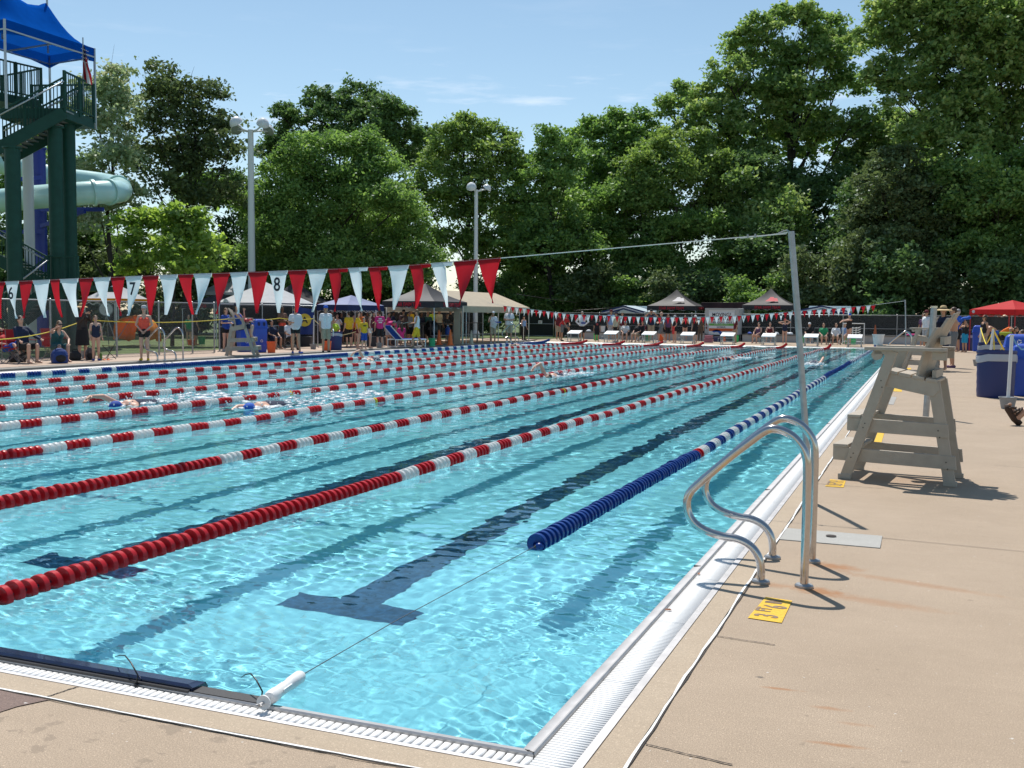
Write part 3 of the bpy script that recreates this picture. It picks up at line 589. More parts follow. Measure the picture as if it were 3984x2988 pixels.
# ------------------------------------------------------------------ lifeguard chairs
taupe = mat('taupe_lumber', (.40, .35, .285), .65, var=.08, vscale=9, bump=.15, bscale=70); bolt_m = mat('bolt_dark', (.06, .055, .05), .5, .6)
def guard_chair(label, loc, rz, sc=1.0):
    t = thing('lifeguard_chair', label, 'lifeguard chair', loc, rz, 'lifeguard chairs'); t.scale = (sc,)*3
    W = .60
    for s, y in ((0, 0.0), (1, W)):
        e = -1 if s == 0 else 1
        m = MB(); m.beam((.0, y+e*.03, .0), (.39, y+e*.03, 1.205), .040, .095, up=(1, 0, .35)); m.build('leg', taupe, t, bevel=.004)
        m = MB(); m.beam((.91, y-e*.012, .0), (.745, y-e*.012, .93), .040, .100, up=(1, 0, .35)); m.build('leg', taupe, t, bevel=.004)
        for z0, z1, xa, xb in ((.17, .293, -.115, .945), (.452, .575, .005, .875)):
            m = MB(); m.add([(xa, y-.018, z0), (xb+.014, y-.018, z0-.018), (xb, y-.018, z1-.018), (xa, y-.018, z1), (xa, y+.018, z0), (xb+.014, y+.018, z0-.018), (xb, y+.018, z1-.018), (xa, y+.018, z1)], [(0, 1, 2, 3), (7, 6, 5, 4), (0, 4, 5, 1), (1, 5, 6, 2), (2, 6, 7, 3), (3, 7, 4, 0)]); m.build('side_rail', taupe, t, bevel=.003)
        m = MB(); m.add([(.30, y-.018, .885), (.745, y-.018, .80), (.80, y-.018, .865), (.785, y-.018, .925), (.36, y-.018, 1.0)]+[(.30, y+.018, .885), (.745, y+.018, .80), (.80, y+.018, .865), (.785, y+.018, .925), (.36, y+.018, 1.0)], [(0, 1, 2, 3, 4), (9, 8, 7, 6, 5), (0, 5, 6, 1), (1, 6, 7, 2), (2, 7, 8, 3), (3, 8, 9, 4), (4, 9, 5, 0)]); m.build('seat_rail', taupe, t, bevel=.003)
        m = MB(); m.box((.50, y+e*.03, 1.222), (.70, .115, .030)); m.build('armrest', taupe, t, bevel=.005)
        m = MB(); m.box((.785, y+e*.0, 1.165), (.125, .04, .075)); m.build('arm_block', taupe, t, bevel=.003)
        m = MB(); m.tube([(.255, y+e*.03-.018, 1.165), (.255, y+e*.03+.018, 1.165)], .048, 16); m.box((.30, y+e*.03, 1.19), (.13, .036, .034)); m.build('arm_bracket', taupe, t)
        m = MB()
        for bx, bz in ((.075, .245), (.055, .205), (.17, .53), (.155, .49), (.875, .22), (.89, .16), (.80, .50), (.815, .44), (.30, .93), (.31, .87)):
            yy = y+e*.052; m.tube([(bx, yy-e*.01, bz), (bx, yy, bz)], .006, 8)
        m.build('bolt', bolt_m, t)
        for fx in (0.0, .91):
            m = MB(); m.box((fx, y+(e*.03 if fx == 0 else -e*.012), .022), (.115, .055, .044)); m.build('foot_block', taupe, t, bevel=.004)
    for xa, z in ((-.115, .293), (.035, .293), (.005, .575), (.085, .575)):
        m = MB(); m.box((xa+.068, W/2, z+.014), (.135 if xa < 0 or z > .5 and xa < .05 else .07, W+.05, .028)); m.build('step_board', taupe, t, bevel=.004)
    for i in range(4):
        x = .385+i*.115; m = MB(); m.beam((x, -.03, 1.008-.177*(x-.385)), (x, W+.03, 1.008-.177*(x-.385)), .100, .030, up=(.18, 0, 1)); m.build('seat_slat', taupe, t, bevel=.004)
    n = 7
    for i in range(n):
        u = (i-(n-1)/2)/((n-1)/2); y = W/2+u*.27; top = 1.56-.14*abs(u)**2.4; bow = -.055*(1-abs(u)**2)*0+.075*(1-u*u); pts = []
        m = MB(); vs = []
        K = 7
        for k in range(K+1):
            z = .90+(top-.90)*k/K; f = (z-.9)/.66; x = .610+bow*.8+.075*f+.155*f*f; a = math.atan2(.15*u, .27)*-1.0
            hw = .041*(1 if k < K else .72); dx = math.sin(a)*hw; dy = math.cos(a)*hw
            vs += [(x-dx-.013, y-dy, z), (x+dx-.013, y+dy, z), (x+dx+.013, y+dy, z), (x-dx+.013, y-dy, z)]
        fs = [(0, 3, 2, 1), tuple(4*K+q for q in range(4))]
        for k in range(K):
            for q in range(4): fs.append((4*k+q, 4*k+(q+1) % 4, 4*k+4+(q+1) % 4, 4*k+4+q))
        m.add(vs, fs); m.build('back_slat', taupe, t, bevel=.003)
    for z, x in ((1.0, .742), (1.30, .80)):
        m = MB(); m.box((x+.0, W/2, z), (.035, W*.9, .07)); m.build('back_brace', taupe, t)
    return t
guard_chair('tall taupe lifeguard chair standing empty on the near right deck with a white bucket', (.54, 6.87, 0), R(-7))
def bucket(label, loc, r0, r1, h, m, name='bucket', cat='bucket', handle=True, group=None):
    t = thing(name, label, cat, loc, random.uniform(0, 3), group)
    b = MB(); b.lathe([(r0*.0, 0), (r0, 0), (r1, h), (r1*1.06, h), (r1*1.06, h*.93), (r1*1.02, h*.93)], 24, caps=False); b.lathe([(r1*.98, h), (r0*.96, h*.1), (0, h*.1)], 24, caps=False); b.build('pail', m, t, smooth=40)
    if handle:
        b = MB(); b.tube([(r1*1.05*math.cos(a), .012+r1*.0, h*.95-r1*.9*math.sin(a)*.9) for a in np.linspace(0, math.pi, 12)], r1*.035, 6); b.build('handle', metal, t)
    return t
white_pail = mat('white_pail', (.74, .75, .76), .4, trans=.15)
A = ATY(3415, 1366, 7.45); bucket('small white bucket on the front of the near lifeguard chair arm', (A.x+.0, 7.5, 1.237), .042, .056, .105, white_pail)
f = G(3512, 1441); guard_chair('taupe lifeguard chair farther down the right deck, holding a grey umbrella pole', (f.x, f.y, 0), R(-4))
f = GL(1003, 1381); guard_chair('taupe lifeguard chair on the opposite deck with a guard sitting in it', (f.x, f.y, LZ), R(206), 1.02)
p = G(3602, 1622)
t = thing('umbrella_pole', 'thick shiny steel post standing behind the near lifeguard chair', 'pole', (p.x, p.y, 0))
m = MB(); tp = ATY(3634, 1193, p.y); m.tube([(0, 0, 0), (tp.x-p.x, 0, tp.z)], .047, 18); m.build('tube', metal, t, smooth=40); m = MB(); m.tube([(tp.x-p.x, 0, tp.z-.02), (tp.x-p.x, 0, tp.z+.01)], .050, 18); m.build('rim', polished, t)
p = G(3618, 1440)
t = thing('umbrella_pole', 'thin grey umbrella pole rising through the farther lifeguard chair', 'pole', (p.x, p.y, 0))
m = MB(); tp = ATY(3622, 1213, p.y); m.tube([(0, 0, 0), (tp.x-p.x, 0, tp.z)], .022, 12); m.build('tube', metal, t, smooth=40); m = MB(); m.lathe([(.02, 0), (.12, 0), (.12, .03), (.03, .05)], 16); m.build('stand', metal, t)
# ------------------------------------------------------------------ people: bodies grown as one skin from a posed skeleton
SK = {'fair': (.62, .36, .26), 'tan': (.50, .27, .17), 'brown': (.22, .11, .065), 'dark': (.10, .05, .03)}
HC = {'brown': (.055, .028, .014), 'blond': (.34, .22, .10), 'black': (.012, .010, .009), 'grey': (.33, .32, .31), 'red': (.16, .05, .02), 'dkblond': (.16, .09, .04)}
CC = dict(white=(.74, .75, .77), black=(.012, .012, .015), navy=(.012, .020, .055), blue=(.02, .07, .35), royal=(.015, .10, .50), teal=(.02, .10, .11), coral=(.85, .10, .06), red=(.50, .025, .03), maroon=(.13, .012, .02),
          pink=(.62, .03, .20), yellow=(.72, .46, .02), khaki=(.38, .32, .23), grey=(.17, .18, .19), lgrey=(.42, .43, .45), green=(.02, .30, .12), lime=(.45, .62, .04), brown=(.10, .07, .05), cream=(.55, .50, .36), purple=(.12, .06, .14), ltblue=(.25, .38, .62), turq=(.01, .30, .52), straw=(.50, .37, .19), orange=(.80, .16, .02), plaid=(.16, .09, .08), dstripe=(.045, .035, .032))
def cloth_m(c): return mat('cloth_'+c, CC[c], .8, var=.10, vscale=18)
def skin_m(c): return mat('skin_'+c, SK[c], .5)
def hair_m(c): return mat('hair_'+c, HC[c], .55)
def pose(kind='stand', **kw):
    J = dict(pel=(0, 0, .97), wai=(0, .005, 1.12), che=(0, .0, 1.32), nek=(0, .015, 1.49), hed=(0, -.015, 1.665))
    for s, k in ((1, 'L'), (-1, 'R')):
        J['sh'+k] = (s*.175, .01, 1.43); J['el'+k] = (s*.225, .03, 1.14); J['wr'+k] = (s*.235, -.06, .89)
        J['hi'+k] = (s*.09, 0, .94); J['kn'+k] = (s*.10, -.015, .50); J['an'+k] = (s*.105, .02, .08); J['to'+k] = (s*.125, -.14, .035)
    if kind == 'sit':
        dz = -.50
        for q in ('pel', 'wai', 'che', 'nek', 'hed', 'shL', 'shR', 'elL', 'elR', 'wrL', 'wrR', 'hiL', 'hiR'): x, y, z = J[q]; J[q] = (x, y+(.06*(z-.97)/.4 if z > 1 else 0), z+dz)
        for s, k in ((1, 'L'), (-1, 'R')):
            J['kn'+k] = (s*.13, -.42, .49); J['an'+k] = (s*.13, -.40, .08); J['to'+k] = (s*.15, -.56, .035)
            J['el'+k] = (s*.24, -.06, .68); J['wr'+k] = (s*.14, -.28, .60)
    if kind == 'walk':
        J.update(knL=(.09, -.16, .51), anL=(.09, -.18, .09), toL=(.10, -.34, .05), knR=(-.09, .06, .50), anR=(-.09, .30, .12), toR=(-.09, .17, .04))
    J.update(kw); return J
QUEUE = []
def remesh_obj(mb, name, m, parent, vox, extra=None):
    o = mb.build(name, m, parent, smooth=True)
    r = o.modifiers.new('r', 'REMESH'); r.mode = 'VOXEL'; r.voxel_size = vox; r.use_smooth_shade = True
    s = o.modifiers.new('s', 'SMOOTH'); s.factor = .5; s.iterations = 3
    QUEUE.append((o, extra)); return o
def cap(mb, p, q, r0, r1, n=10):
    p, q = Vector(p), Vector(q); mb.tube([p, p.lerp(q, .5), q], [r0, (r0+r1)/2, r1], n); mb.ell(p, (r0,)*3, n, 6); mb.ell(q, (r1,)*3, n, 6)
def V(*a): return Vector(a)
def person(label, loc, h, face=0, P=None, skin='fair', hair='brown', hs='short', top=None, bottom=None, hat=None, shoes=None, shades=False, extra=None, fem=False, wide=1.0, group='people around the pool', detail=True):
    """face: heading in degrees, 0 looks towards -Y (the near end), 90 towards +X"""
    P = P or pose(); t = thing('person', label, 'person', loc, R(face), group); sc = h/1.78; t.scale = (sc,)*3
    J = {k: Vector(v) for k, v in P.items()}
    vox = max(.014, .016/sc) if detail else .022
    b = MB(); w_ = wide; up = (J['nek']-J['pel']).normalized(); sx = (J['shL']-J['shR']).normalized()
    hx = (J['hiL']-J['hiR']).normalized()
    def torso(mb, d, z0=0, neck=False):
        for s in (-1, 1):
            cap(mb, J['pel']+hx*s*.065*w_, J['wai']+hx*s*.058*w_, .105*w_+d, (.085 if fem else .095)*w_+d); cap(mb, J['wai']+sx*s*.058*w_, J['che']+sx*s*.072*w_, (.085 if fem else .095)*w_+d, .108*w_+d)
        cap(mb, J['shL']*.88+J['shR']*.12, J['shR']*.88+J['shL']*.12, .058+d, .058+d); cap(mb, J['che']+up*.05, J['nek']-up*.07, .10*w_+d, .07+d)
        if fem:
            f = sx.cross(up)*1.0
            f = f if f.y < 0 else -f
            for s in (-1, 1): mb.ell(J['che']+sx*s*.075+f*.075*1, (.062+d,)*3, 8, 6)
    torso(b, 0); cap(b, J['nek']-up*.06, J['hed']-V(0, 0, .04), .056, .050)
    hd = J['hed']; hdir = up*.6+V(0, 0, .4)
    b.ell(hd+V(0, .012, .02), (.076, .094, .105), 12, 10); b.ell(hd+V(0, -.022, -.045), (.054, .062, .068), 10, 8); b.ell(hd+V(0, -.098, -.012), (.012, .018, .020), 6, 5)
    for s in (-1, 1): b.ell(hd+V(s*.078, .012, -.005), (.010, .02, .03), 6, 5)
    fing = MB()
    for k, s in (('L', 1), ('R', -1)):
        sh, el, wr = J['sh'+k], J['el'+k], J['wr'+k]
        cap(b, sh, el, .050*(.9 if fem else 1), .040); cap(b, el, wr, .040, .027)
        d = (wr-el).normalized(); pc = wr+d*.05; b.ell(pc, (.035, .035, .035), 8, 6); cap(b, wr, pc, .026, .030)
        side = d.cross(V(0, 0, 1)) if abs(d.z) < .9 else V(0, 1, 0)
        side = side.normalized(); nn = side.cross(d).normalized()
        for i, L in enumerate((.058, .068, .064, .050)):
            a = pc+d*.018+side*(i-1.5)*.017; fing.tube([a, a+d*L*.55-nn*.006, a+d*L*.8-nn*.022, a+d*L*.92-nn*.036], [.0095, .0088, .008, .0065], 6)
        a = pc-side*.028-d*.015; fing.tube([a, a-side*.02+d*.022, a-side*.022+d*.05-nn*.01], [.011, .010, .008], 6)
        hi, kn, an, to = J['hi'+k], J['kn'+k], J['an'+k], J['to'+k]
        cap(b, hi, kn, .088*w_*(1.03 if fem else 1), .056); cap(b, kn, kn.lerp(an, .32), .054, .056); cap(b, kn.lerp(an, .3), an, .056, .036)
        hl = an+(an-to).normalized()*.035; hl.z = min(an.z-.03, to.z+.02) if an.z < .2 else an.z-.04
        cap(b, an, hl, .036, .034); cap(b, hl, to, .034, .028); cap(b, an, to, .036, .024)
    body = remesh_obj(b, 'body', skin_m(skin), t, vox, fing)
    if detail:
        e = MB()
        for s in (-1, 1): e.ell(hd+V(s*.030, -.082, .010), (.012, .008, .008), 6, 5)
        e.build('eyes', mat('eye_dark', (.03, .02, .015), .3), t); e = MB(); e.ell(hd+V(0, -.080, -.058), (.022, .008, .006), 8, 5); e.build('mouth', mat('lips', (.36, .12, .10), .5), t)
    # hair
    if hs and hs != 'none':
        m = MB(); m.ell(hd+V(0, .022, .036), (.084, .096, .096), 12, 8)
        if hs == 'short': m.ell(hd+V(0, .055, -.01), (.074, .062, .075), 10, 8)
        if hs in ('long', 'tail', 'bob'):
            m.ell(hd+V(0, .05, -.02), (.080, .07, .09), 10, 8)
        if hs == 'long':
            for s in (-1, 1): cap(m, hd+V(s*.055, .045, -.02), J['nek']+V(s*.06, .055, -.14), .048, .03)
            cap(m, hd+V(0, .065, -.02), J['nek']+V(0, .085, -.2), .058, .035)
        if hs == 'bob':
            for s in (-1, 1): cap(m, hd+V(s*.062, .035, -.01), hd+V(s*.066, .03, -.11), .036, .026)
        if hs == 'tail': cap(m, hd+V(0, .10, .02), J['nek']+V(0, .13, -.10), .034, .016)
        if hs == 'bun': m.ell(hd+V(0, .06, .11), (.04, .04, .04), 8, 6); m.ell(hd+V(0, .05, -.01), (.076, .065, .08), 10, 8)
        remesh_obj(m, 'hair', hair_m(hair), t, vox)
    if hat:
        kind, hc = hat; cm_ = cloth_m(hc); m = MB(); hb = hd+V(0, .012, .045)
        if kind == 'swimcap': m.ell(hd+V(0, .020, .032), (.085, .100, .092), 14, 10); m.build('swim_cap', cm_, t, smooth=True)
        else:
            m.lathe([(.094, -.01), (.096, .02), (.088, .065), (.06, .092), (.0, .102)], 18, 0, Matrix.Translation(hb)@Matrix.Diagonal((.93, 1.08, 1, 1)), caps=False)
            if kind == 'cap': 
                m.build('cap_crown', cm_, t, smooth=60); m = MB(); m.lathe([(.0, .012), (.09, .006), (.092, -.004), (.0, .002)], 14, 0, Matrix.Translation(hb+V(0, -.10, -.005))@Matrix.Diagonal((.72, .85, 1, 1)), caps=False); m.build('cap_peak', cm_, t, smooth=60)
            else:
                rb_ = .19 if kind == 'brim' else .24
                m.lathe([(.085, .0), (.13, -.008), (rb_*.85, -.025), (rb_, -.04), (rb_*.97, -.046), (.12, -.018), (.08, -.01)], 22, 0, Matrix.Translation(hb), caps=False); m.build('sun_hat', cm_, t, smooth=60)
                if kind == 'straw': m = MB(); m.lathe([(.098, .0), (.099, .03)], 18, 0, Matrix.Translation(hb)@Matrix.Diagonal((.95, 1.09, 1, 1)), caps=False); m.build('hat_band', cloth_m('brown'), t)
    if shades: m = MB(); m.box(hd+V(0, -.090, .008), (.145, .022, .034)); m.box(hd+V(-.074, -.03, .012), (.006, .11, .010)); m.box(hd+V(.074, -.03, .012), (.006, .11, .010)); m.build('sunglasses', blk, t)
    # clothes
    if top:
        kind, c = top; m = MB(); d = {'suit': .007, 'tank': .012}.get(kind, .017)
        if kind in ('suit', 'tank'):
            for s in (-1, 1):
                cap(m, J['pel']+hx*s*.065*w_, J['wai']+hx*s*.058*w_, .105*w_+d, .09*w_+d); cap(m, J['wai']+sx*s*.058*w_, J['che']+sx*s*.070*w_, .09*w_+d, .106*w_+d)
                cap(m, J['che']+sx*s*.08+up*.04, J['nek']+sx*s*.075-up*.055, .055, .030+d)
            if fem:
                f = sx.cross(up); f = f if f.y < 0 else -f
                for s in (-1, 1): m.ell(J['che']+sx*s*.075+f*.075, (.062+d,)*3, 8, 6)
            if kind == 'suit': 
                for k in 'LR': m.ell(J['hi'+k], (.085*w_,)*3, 8, 6)
        else:
            torso(m, d)
            for k in 'LR':
                sh, el, wr = J['sh'+k], J['el'+k], J['wr'+k]
                if kind == 'tee': cap(m, sh, sh.lerp(el, .62), .062, .060)
                if kind == 'long': cap(m, sh, el, .062, .052); cap(m, el, el.lerp(wr, .95), .052, .040)
            if kind != 'long': pass
            m.lathe([(.125*w_+d, 0), (.13*w_+d, -.05)], 12, 0, Matrix.Translation(J['pel'])@Matrix.Diagonal((1.28, 1, 1, 1)))
        nm = {'suit': 'swimsuit', 'tank': 'tank_top', 'tee': 'shirt', 'long': 'jacket', 'vest': 'shirt'}[kind]
        remesh_obj(m, nm, cloth_m(c), t, vox)
    if bottom:
        kind, c = bottom; m = MB()
        if kind in ('skirt',):
            K = (J['knL']+J['knR'])/2; m.lathe([(.15*w_, .06), (.175*w_, -.06), (.20, -.42), (.21, -.52)], 18, 0, Matrix.Translation(J['pel'])@Matrix.Diagonal((1.1, .85, 1, 1))); m.build('skirt', cloth_m(c), t, smooth=50)
        else:
            fr_ = {'short': .34, 'shorts': .82, 'pants': 1}[kind]
            for s in (-1, 1): cap(m, J['pel']+hx*s*.06*w_+up*.05, J['pel']+hx*s*.06*w_, .112*w_, .118*w_)
            for k in 'LR':
                hi, kn, an = J['hi'+k], J['kn'+k], J['an'+k]
                cap(m, hi, hi.lerp(kn, fr_), .106*w_, .088 if kind != 'pants' else .068)
                if kind == 'shorts': m.tube([hi.lerp(kn, .6), hi.lerp(kn, .95)], [.09, .094], 10)
                if kind == 'pants': cap(m, kn, an, .066, .052)
            remesh_obj(m, 'trousers' if kind == 'pants' else 'shorts', cloth_m(c), t, vox)
    if shoes:
        for k in 'LR':
            m = MB(); an, to = J['an'+k], J['to'+k]; hl = an+(an-to).normalized()*.04; hl.z = to.z+.0
            if an.z > .25: hl.z = an.z-.03
            cap(m, hl+V(0, 0, .012), to, .043, .037); cap(m, an-V(0, 0, .02), hl, .044, .042); m.box((hl+to)/2+V(0, 0, -.028), (.09, .22, .016))
            remesh_obj(m, 'shoe', cloth_m(shoes), t, max(vox, .016))
    if extra: extra(t, J)
    return t
def finish_people():
    dg = bpy.context.evaluated_depsgraph_get()
    for o, extra in QUEUE:
        me = bpy.data.meshes.new_from_object(o.evaluated_get(dg))
        if extra and extra.v:
            n = len(me.vertices); v = np.empty(n*3, np.float32); me.vertices.foreach_get('co', v)
            bm = bmesh.new(); bm.from_mesh(me); vs = [bm.verts.new(q) for q in extra.v]
            for f in extra.f:
                try: bm.faces.new([vs[i] for i in f]).smooth = True
                except ValueError: pass
            bm.to_mesh(me); bm.free()
        o.modifiers.clear(); o.data = me
    QUEUE.clear()
def WP(t, v):                               # a point of a person's own space in the world
    return Matrix.Translation(t.location)@Matrix.Rotation(t.rotation_euler[2], 4, 'Z')@(Vector(v)*t.scale[0])
# ------------------------------------------------------------------ trees
def leaf_mat(name, ca, cb, cc, tr=.38):
    m = bpy.data.materials.new(name); m.use_nodes = True; n, l = nodes(m); n.remove(n['Principled BSDF'])
    geo = n.new('ShaderNodeNewGeometry'); oi = n.new('ShaderNodeObjectInfo')
    t = n.new('ShaderNodeTexNoise'); t.inputs['Scale'].default_value = .55; t.inputs['Detail'].default_value = 3; l.new(geo.outputs['Position'], t.inputs[0])
    a = n.new('ShaderNodeMath'); a.operation = 'MULTIPLY_ADD'; l.new(geo.outputs['Random Per Island'], a.inputs[0]); a.inputs[1].default_value = .55
    s = n.new('ShaderNodeMath'); s.operation = 'MULTIPLY_ADD'; l.new(t.outputs[0], s.inputs[0]); s.inputs[1].default_value = 1.3; s.inputs[2].default_value = -.42
    l.new(s.outputs[0], a.inputs[2])
    ca, cb, cc = [tuple(min(.5, 2.95*(v*.76+.24*(.3*c_[0]+.6*c_[1]+.1*c_[2]))) for v in c_) for c_ in (ca, cb, cc)]
    r = n.new('ShaderNodeValToRGB'); r.color_ramp.elements[0].position = .1; r.color_ramp.elements[0].color = (*ca, 1); r.color_ramp.elements[1].position = .9; r.color_ramp.elements[1].color = (*cc, 1)
    e = r.color_ramp.elements.new(.5); e.color = (*cb, 1); l.new(a.outputs[0], r.inputs[0])
    d = n.new('ShaderNodeBsdfDiffuse'); tl = n.new('ShaderNodeBsdfTranslucent'); g = n.new('ShaderNodeBsdfGlossy'); g.inputs['Roughness'].default_value = .45; g.inputs[0].default_value = (.8, .85, .9, 1)
    hs = n.new('ShaderNodeHueSaturation'); hs.inputs['Value'].default_value = 1.5; hs.inputs['Saturation'].default_value = 1.15; hs.inputs['Hue'].default_value = .498; l.new(r.outputs[0], hs.inputs['Color'])
    l.new(r.outputs[0], d.inputs[0]); l.new(hs.outputs[0], tl.inputs[0])
    m1 = n.new('ShaderNodeMixShader'); m1.inputs[0].default_value = tr; l.new(d.outputs[0], m1.inputs[1]); l.new(tl.outputs[0], m1.inputs[2])
    m2 = n.new('ShaderNodeMixShader'); m2.inputs[0].default_value = .03; l.new(m1.outputs[0], m2.inputs[1]); l.new(g.outputs[0], m2.inputs[2]); l.new(m2.outputs[0], n['Material Output'].inputs[0])
    return m
LM = {'mid': leaf_mat('leaf_mid', (.027, .060, .008), (.056, .108, .012), (.105, .168, .022)),
      'dark': leaf_mat('leaf_dark', (.019, .044, .010), (.036, .072, .014), (.068, .115, .024), .30),
      'yellow': leaf_mat('leaf_yellow', (.034, .064, .008), (.066, .110, .012), (.115, .160, .018), .40),
      'lime': leaf_mat('leaf_lime', (.040, .075, .006), (.080, .130, .008), (.13, .18, .012), .5),
      'olive': leaf_mat('leaf_olive', (.026, .040, .012), (.042, .062, .016), (.066, .094, .022), .28),
      'pale': leaf_mat('leaf_pale', (.070, .105, .040), (.11, .150, .062), (.17, .205, .095), .35),
      'cotton': leaf_mat('leaf_cotton', (.032, .066, .010), (.070, .120, .016), (.140, .195, .036), .40)}
bark = mat('bark', (.035, .029, .024), .9, var=.35, vscale=4, bump=.5, bscale=14); bark_p = mat('bark_pale', (.12, .105, .085), .9, var=.3, vscale=4, bump=.4, bscale=14)
def leaves(lobes, cov, leaf, seed, droop=0.0, clump=.55, per=26, hollow=.45):
    r = np.random.default_rng(seed); cs = []; 
    la = leaf*leaf*.42
    for (c, rad) in lobes:
        area = math.pi*rad[0]*rad[2]; n = int(cov*area/la/per)+3
        d = r.normal(size=(n, 3)); d /= np.linalg.norm(d, axis=1)[:, None]; d[:, 2] = np.where(d[:, 2] < -.45, -d[:, 2]*.6, d[:, 2])
        rr = hollow+(1-hollow)*r.random(n)**.6; wob = 1+.20*np.sin(d[:, 0]*5+seed)*np.cos(d[:, 2]*4+seed*2)+.14*np.sin(d[:, 2]*9+d[:, 0]*7+rad[0]*9)
        cs.append(np.array(c)+d*np.array(rad)*(rr*wob)[:, None])
    cs = np.concatenate(cs); N = len(cs)
    cr = clump*(.5+.9*r.random(N))
    off = r.normal(size=(N, per, 3))*np.array((.52, .52, .30))*cr[:, None, None]; off[..., 2] -= droop*np.linalg.norm(off[..., :2], axis=-1)
    P = (cs[:, None, :]+off).reshape(-1, 3); M = len(P)
    nrm = r.normal(size=(M, 3)); nrm[:, 2] = np.abs(nrm[:, 2])*1.0+.35; nrm /= np.linalg.norm(nrm, axis=1)[:, None]
    u = np.cross(nrm, r.normal(size=(M, 3))); u /= np.linalg.norm(u, axis=1)[:, None]+1e-9; v = np.cross(nrm, u)
    L = (leaf*(.6+.8*r.random(M)))[:, None]
    q = np.stack([P-u*L*.62, P+v*L*.36-nrm*L*.06, P+u*L*.62, P-v*L*.36-nrm*L*.06], 1).reshape(-1, 3)
    return q, np.arange(M*4).reshape(-1, 4)
def limb_tubes(mb, base, top, lobes, r0, rnd, twig=True):
    base, top = Vector(base), Vector(top); K = 6
    path = [base.lerp(top, k/K)+Vector((rnd.uniform(-1, 1), rnd.uniform(-1, 1), 0))*(.02*(top-base).length if 0 < k < K else 0) for k in range(K+1)]
    mb.tube(path, [r0*1.1]+[r0*.8*(1-.8*k/K) for k in range(1, K+1)], 9)
    for (c, rad) in lobes:
        c = Vector(c); h = max(.18, min(.9, (c.z-base.z)/(max(.1, top.z-base.z))-.22)); s = base.lerp(top, h*.85)
        mid = s.lerp(c, .5)+Vector((rnd.uniform(-.4, .4), rnd.uniform(-.4, .4), -.06*(c-s).length)); rr = r0*(.34-.18*h)
        mb.tube([s, mid, c], [rr, rr*.65, rr*.3], 6)
        if twig:
            for _ in range(4):
                e = c+Vector((rnd.gauss(0, 1)*rad[0], rnd.gauss(0, 1)*rad[1], abs(rnd.gauss(0, 1))*rad[2]))*.62; mb.tube([mid.lerp(c, rnd.uniform(.2, 1)), e], [rr*.35, rr*.1], 5)
NT = [0]
def tree(label, D, lobes, m, cov=2.6, leaf=.24, trunk=None, r0=.28, name='tree', group='trees behind the pool', seed=None, top=None, bk=None, droop=.1, hollow=.45, clump=.55, depthf=1.0, base=None, per=26):
    NT[0] += 1; seed = seed or NT[0]*13; rnd = random.Random(seed)
    k = D*1.801/FOC
    def W(x, y, dd=0):
        d = ray(x*1.801, y*1.801); f = d@_F; return CAM+d*((D+dd)/f)
    L = []
    for (x, y, rp) in lobes:
        rr = rp*k*(1.0 if m == 'lime' else 1.13)*rnd.uniform(.88, 1.12); L.append((W(x, y, rnd.uniform(-1, 1)*rr*.9*depthf), np.array((rr*1.05, rr*depthf, rr*.88))))
    for (c_, r_) in list(L):                 # smaller boughs that break the outline
        for _ in range(4):
            a_ = rnd.uniform(-.5, 3.7); e_ = rnd.uniform(.75, 1.15); dv = np.array((math.cos(a_)*r_[0]*e_*_R0[0], rnd.uniform(-.8, .8)*r_[1], math.sin(a_)*r_[2]*e_)); q_ = rnd.uniform(.22, .46)
            L.append((c_+dv, np.array((r_[0]*q_*rnd.uniform(.8, 1.7), r_[1]*q_, r_[2]*q_*rnd.uniform(.6, 1.2)))))
    nmain = len(lobes)
    bx = sum(l[0][0] for l in L)/len(L); by = sum(l[0][1] for l in L)/len(L)
    if trunk: w0 = W(*trunk); bx, by = w0[0], w0[1]
    if top: tp = W(*top)
    else:
        hi = max(L, key=lambda l: l[0][2]); tp = np.array((bx*.6+hi[0][0]*.4, by, hi[0][2]-hi[1][2]*.3))
    org = Vector((bx, by, 0)); t = thing(name, label, 'tree', org, 0, group)
    L2 = [(l[0]-np.array(org), l[1]) for l in L]
    q, f = leaves(L2, cov*1.5, leaf, seed, droop, clump, per, hollow)
    o = bpy.data.objects.new('crown', rawmesh('crown', q, f, [LM[m]])); link(o, t)
    mb = MB(); limb_tubes(mb, (0, 0, -.3), Vector(tp)-org, L2[:nmain], r0, rnd); mb.build('trunk', bk or bark, t, smooth=60)
    return t
tree('pale silvery tree right behind the green slide tower', 60, [(235, 185, 42), (255, 240, 48), (215, 270, 50), (245, 340, 58), (205, 410, 55), (175, 480, 55), (250, 440, 50)], 'pale', 1.9, .22, trunk=(235, 640), top=(238, 190), r0=.22, hollow=.2)
tree('tall airy olive-brown tree with bare limbs between the slide and the light pole', 64, [(345, 195, 40), (400, 200, 42), (455, 205, 30), (325, 255, 48), (400, 270, 52), (470, 270, 42), (350, 330, 50), (440, 340, 60), (500, 330, 38), (380, 410, 60), (470, 420, 60), (310, 360, 40)], 'olive', 1.25, .22, trunk=(395, 640), top=(415, 210), r0=.30, hollow=.15)
tree('bright yellow-green young tree behind the chain link fence', 44, [(300, 515, 34), (340, 480, 34), (385, 495, 30), (375, 462, 16), (430, 510, 36), (465, 535, 28), (370, 560, 50), (300, 570, 40), (430, 580, 40), (285, 475, 22), (420, 470, 18)], 'lime', 2.2, .20, trunk=(370, 640), top=(370, 480), r0=.10, name='young_tree', hollow=.1, clump=.4)
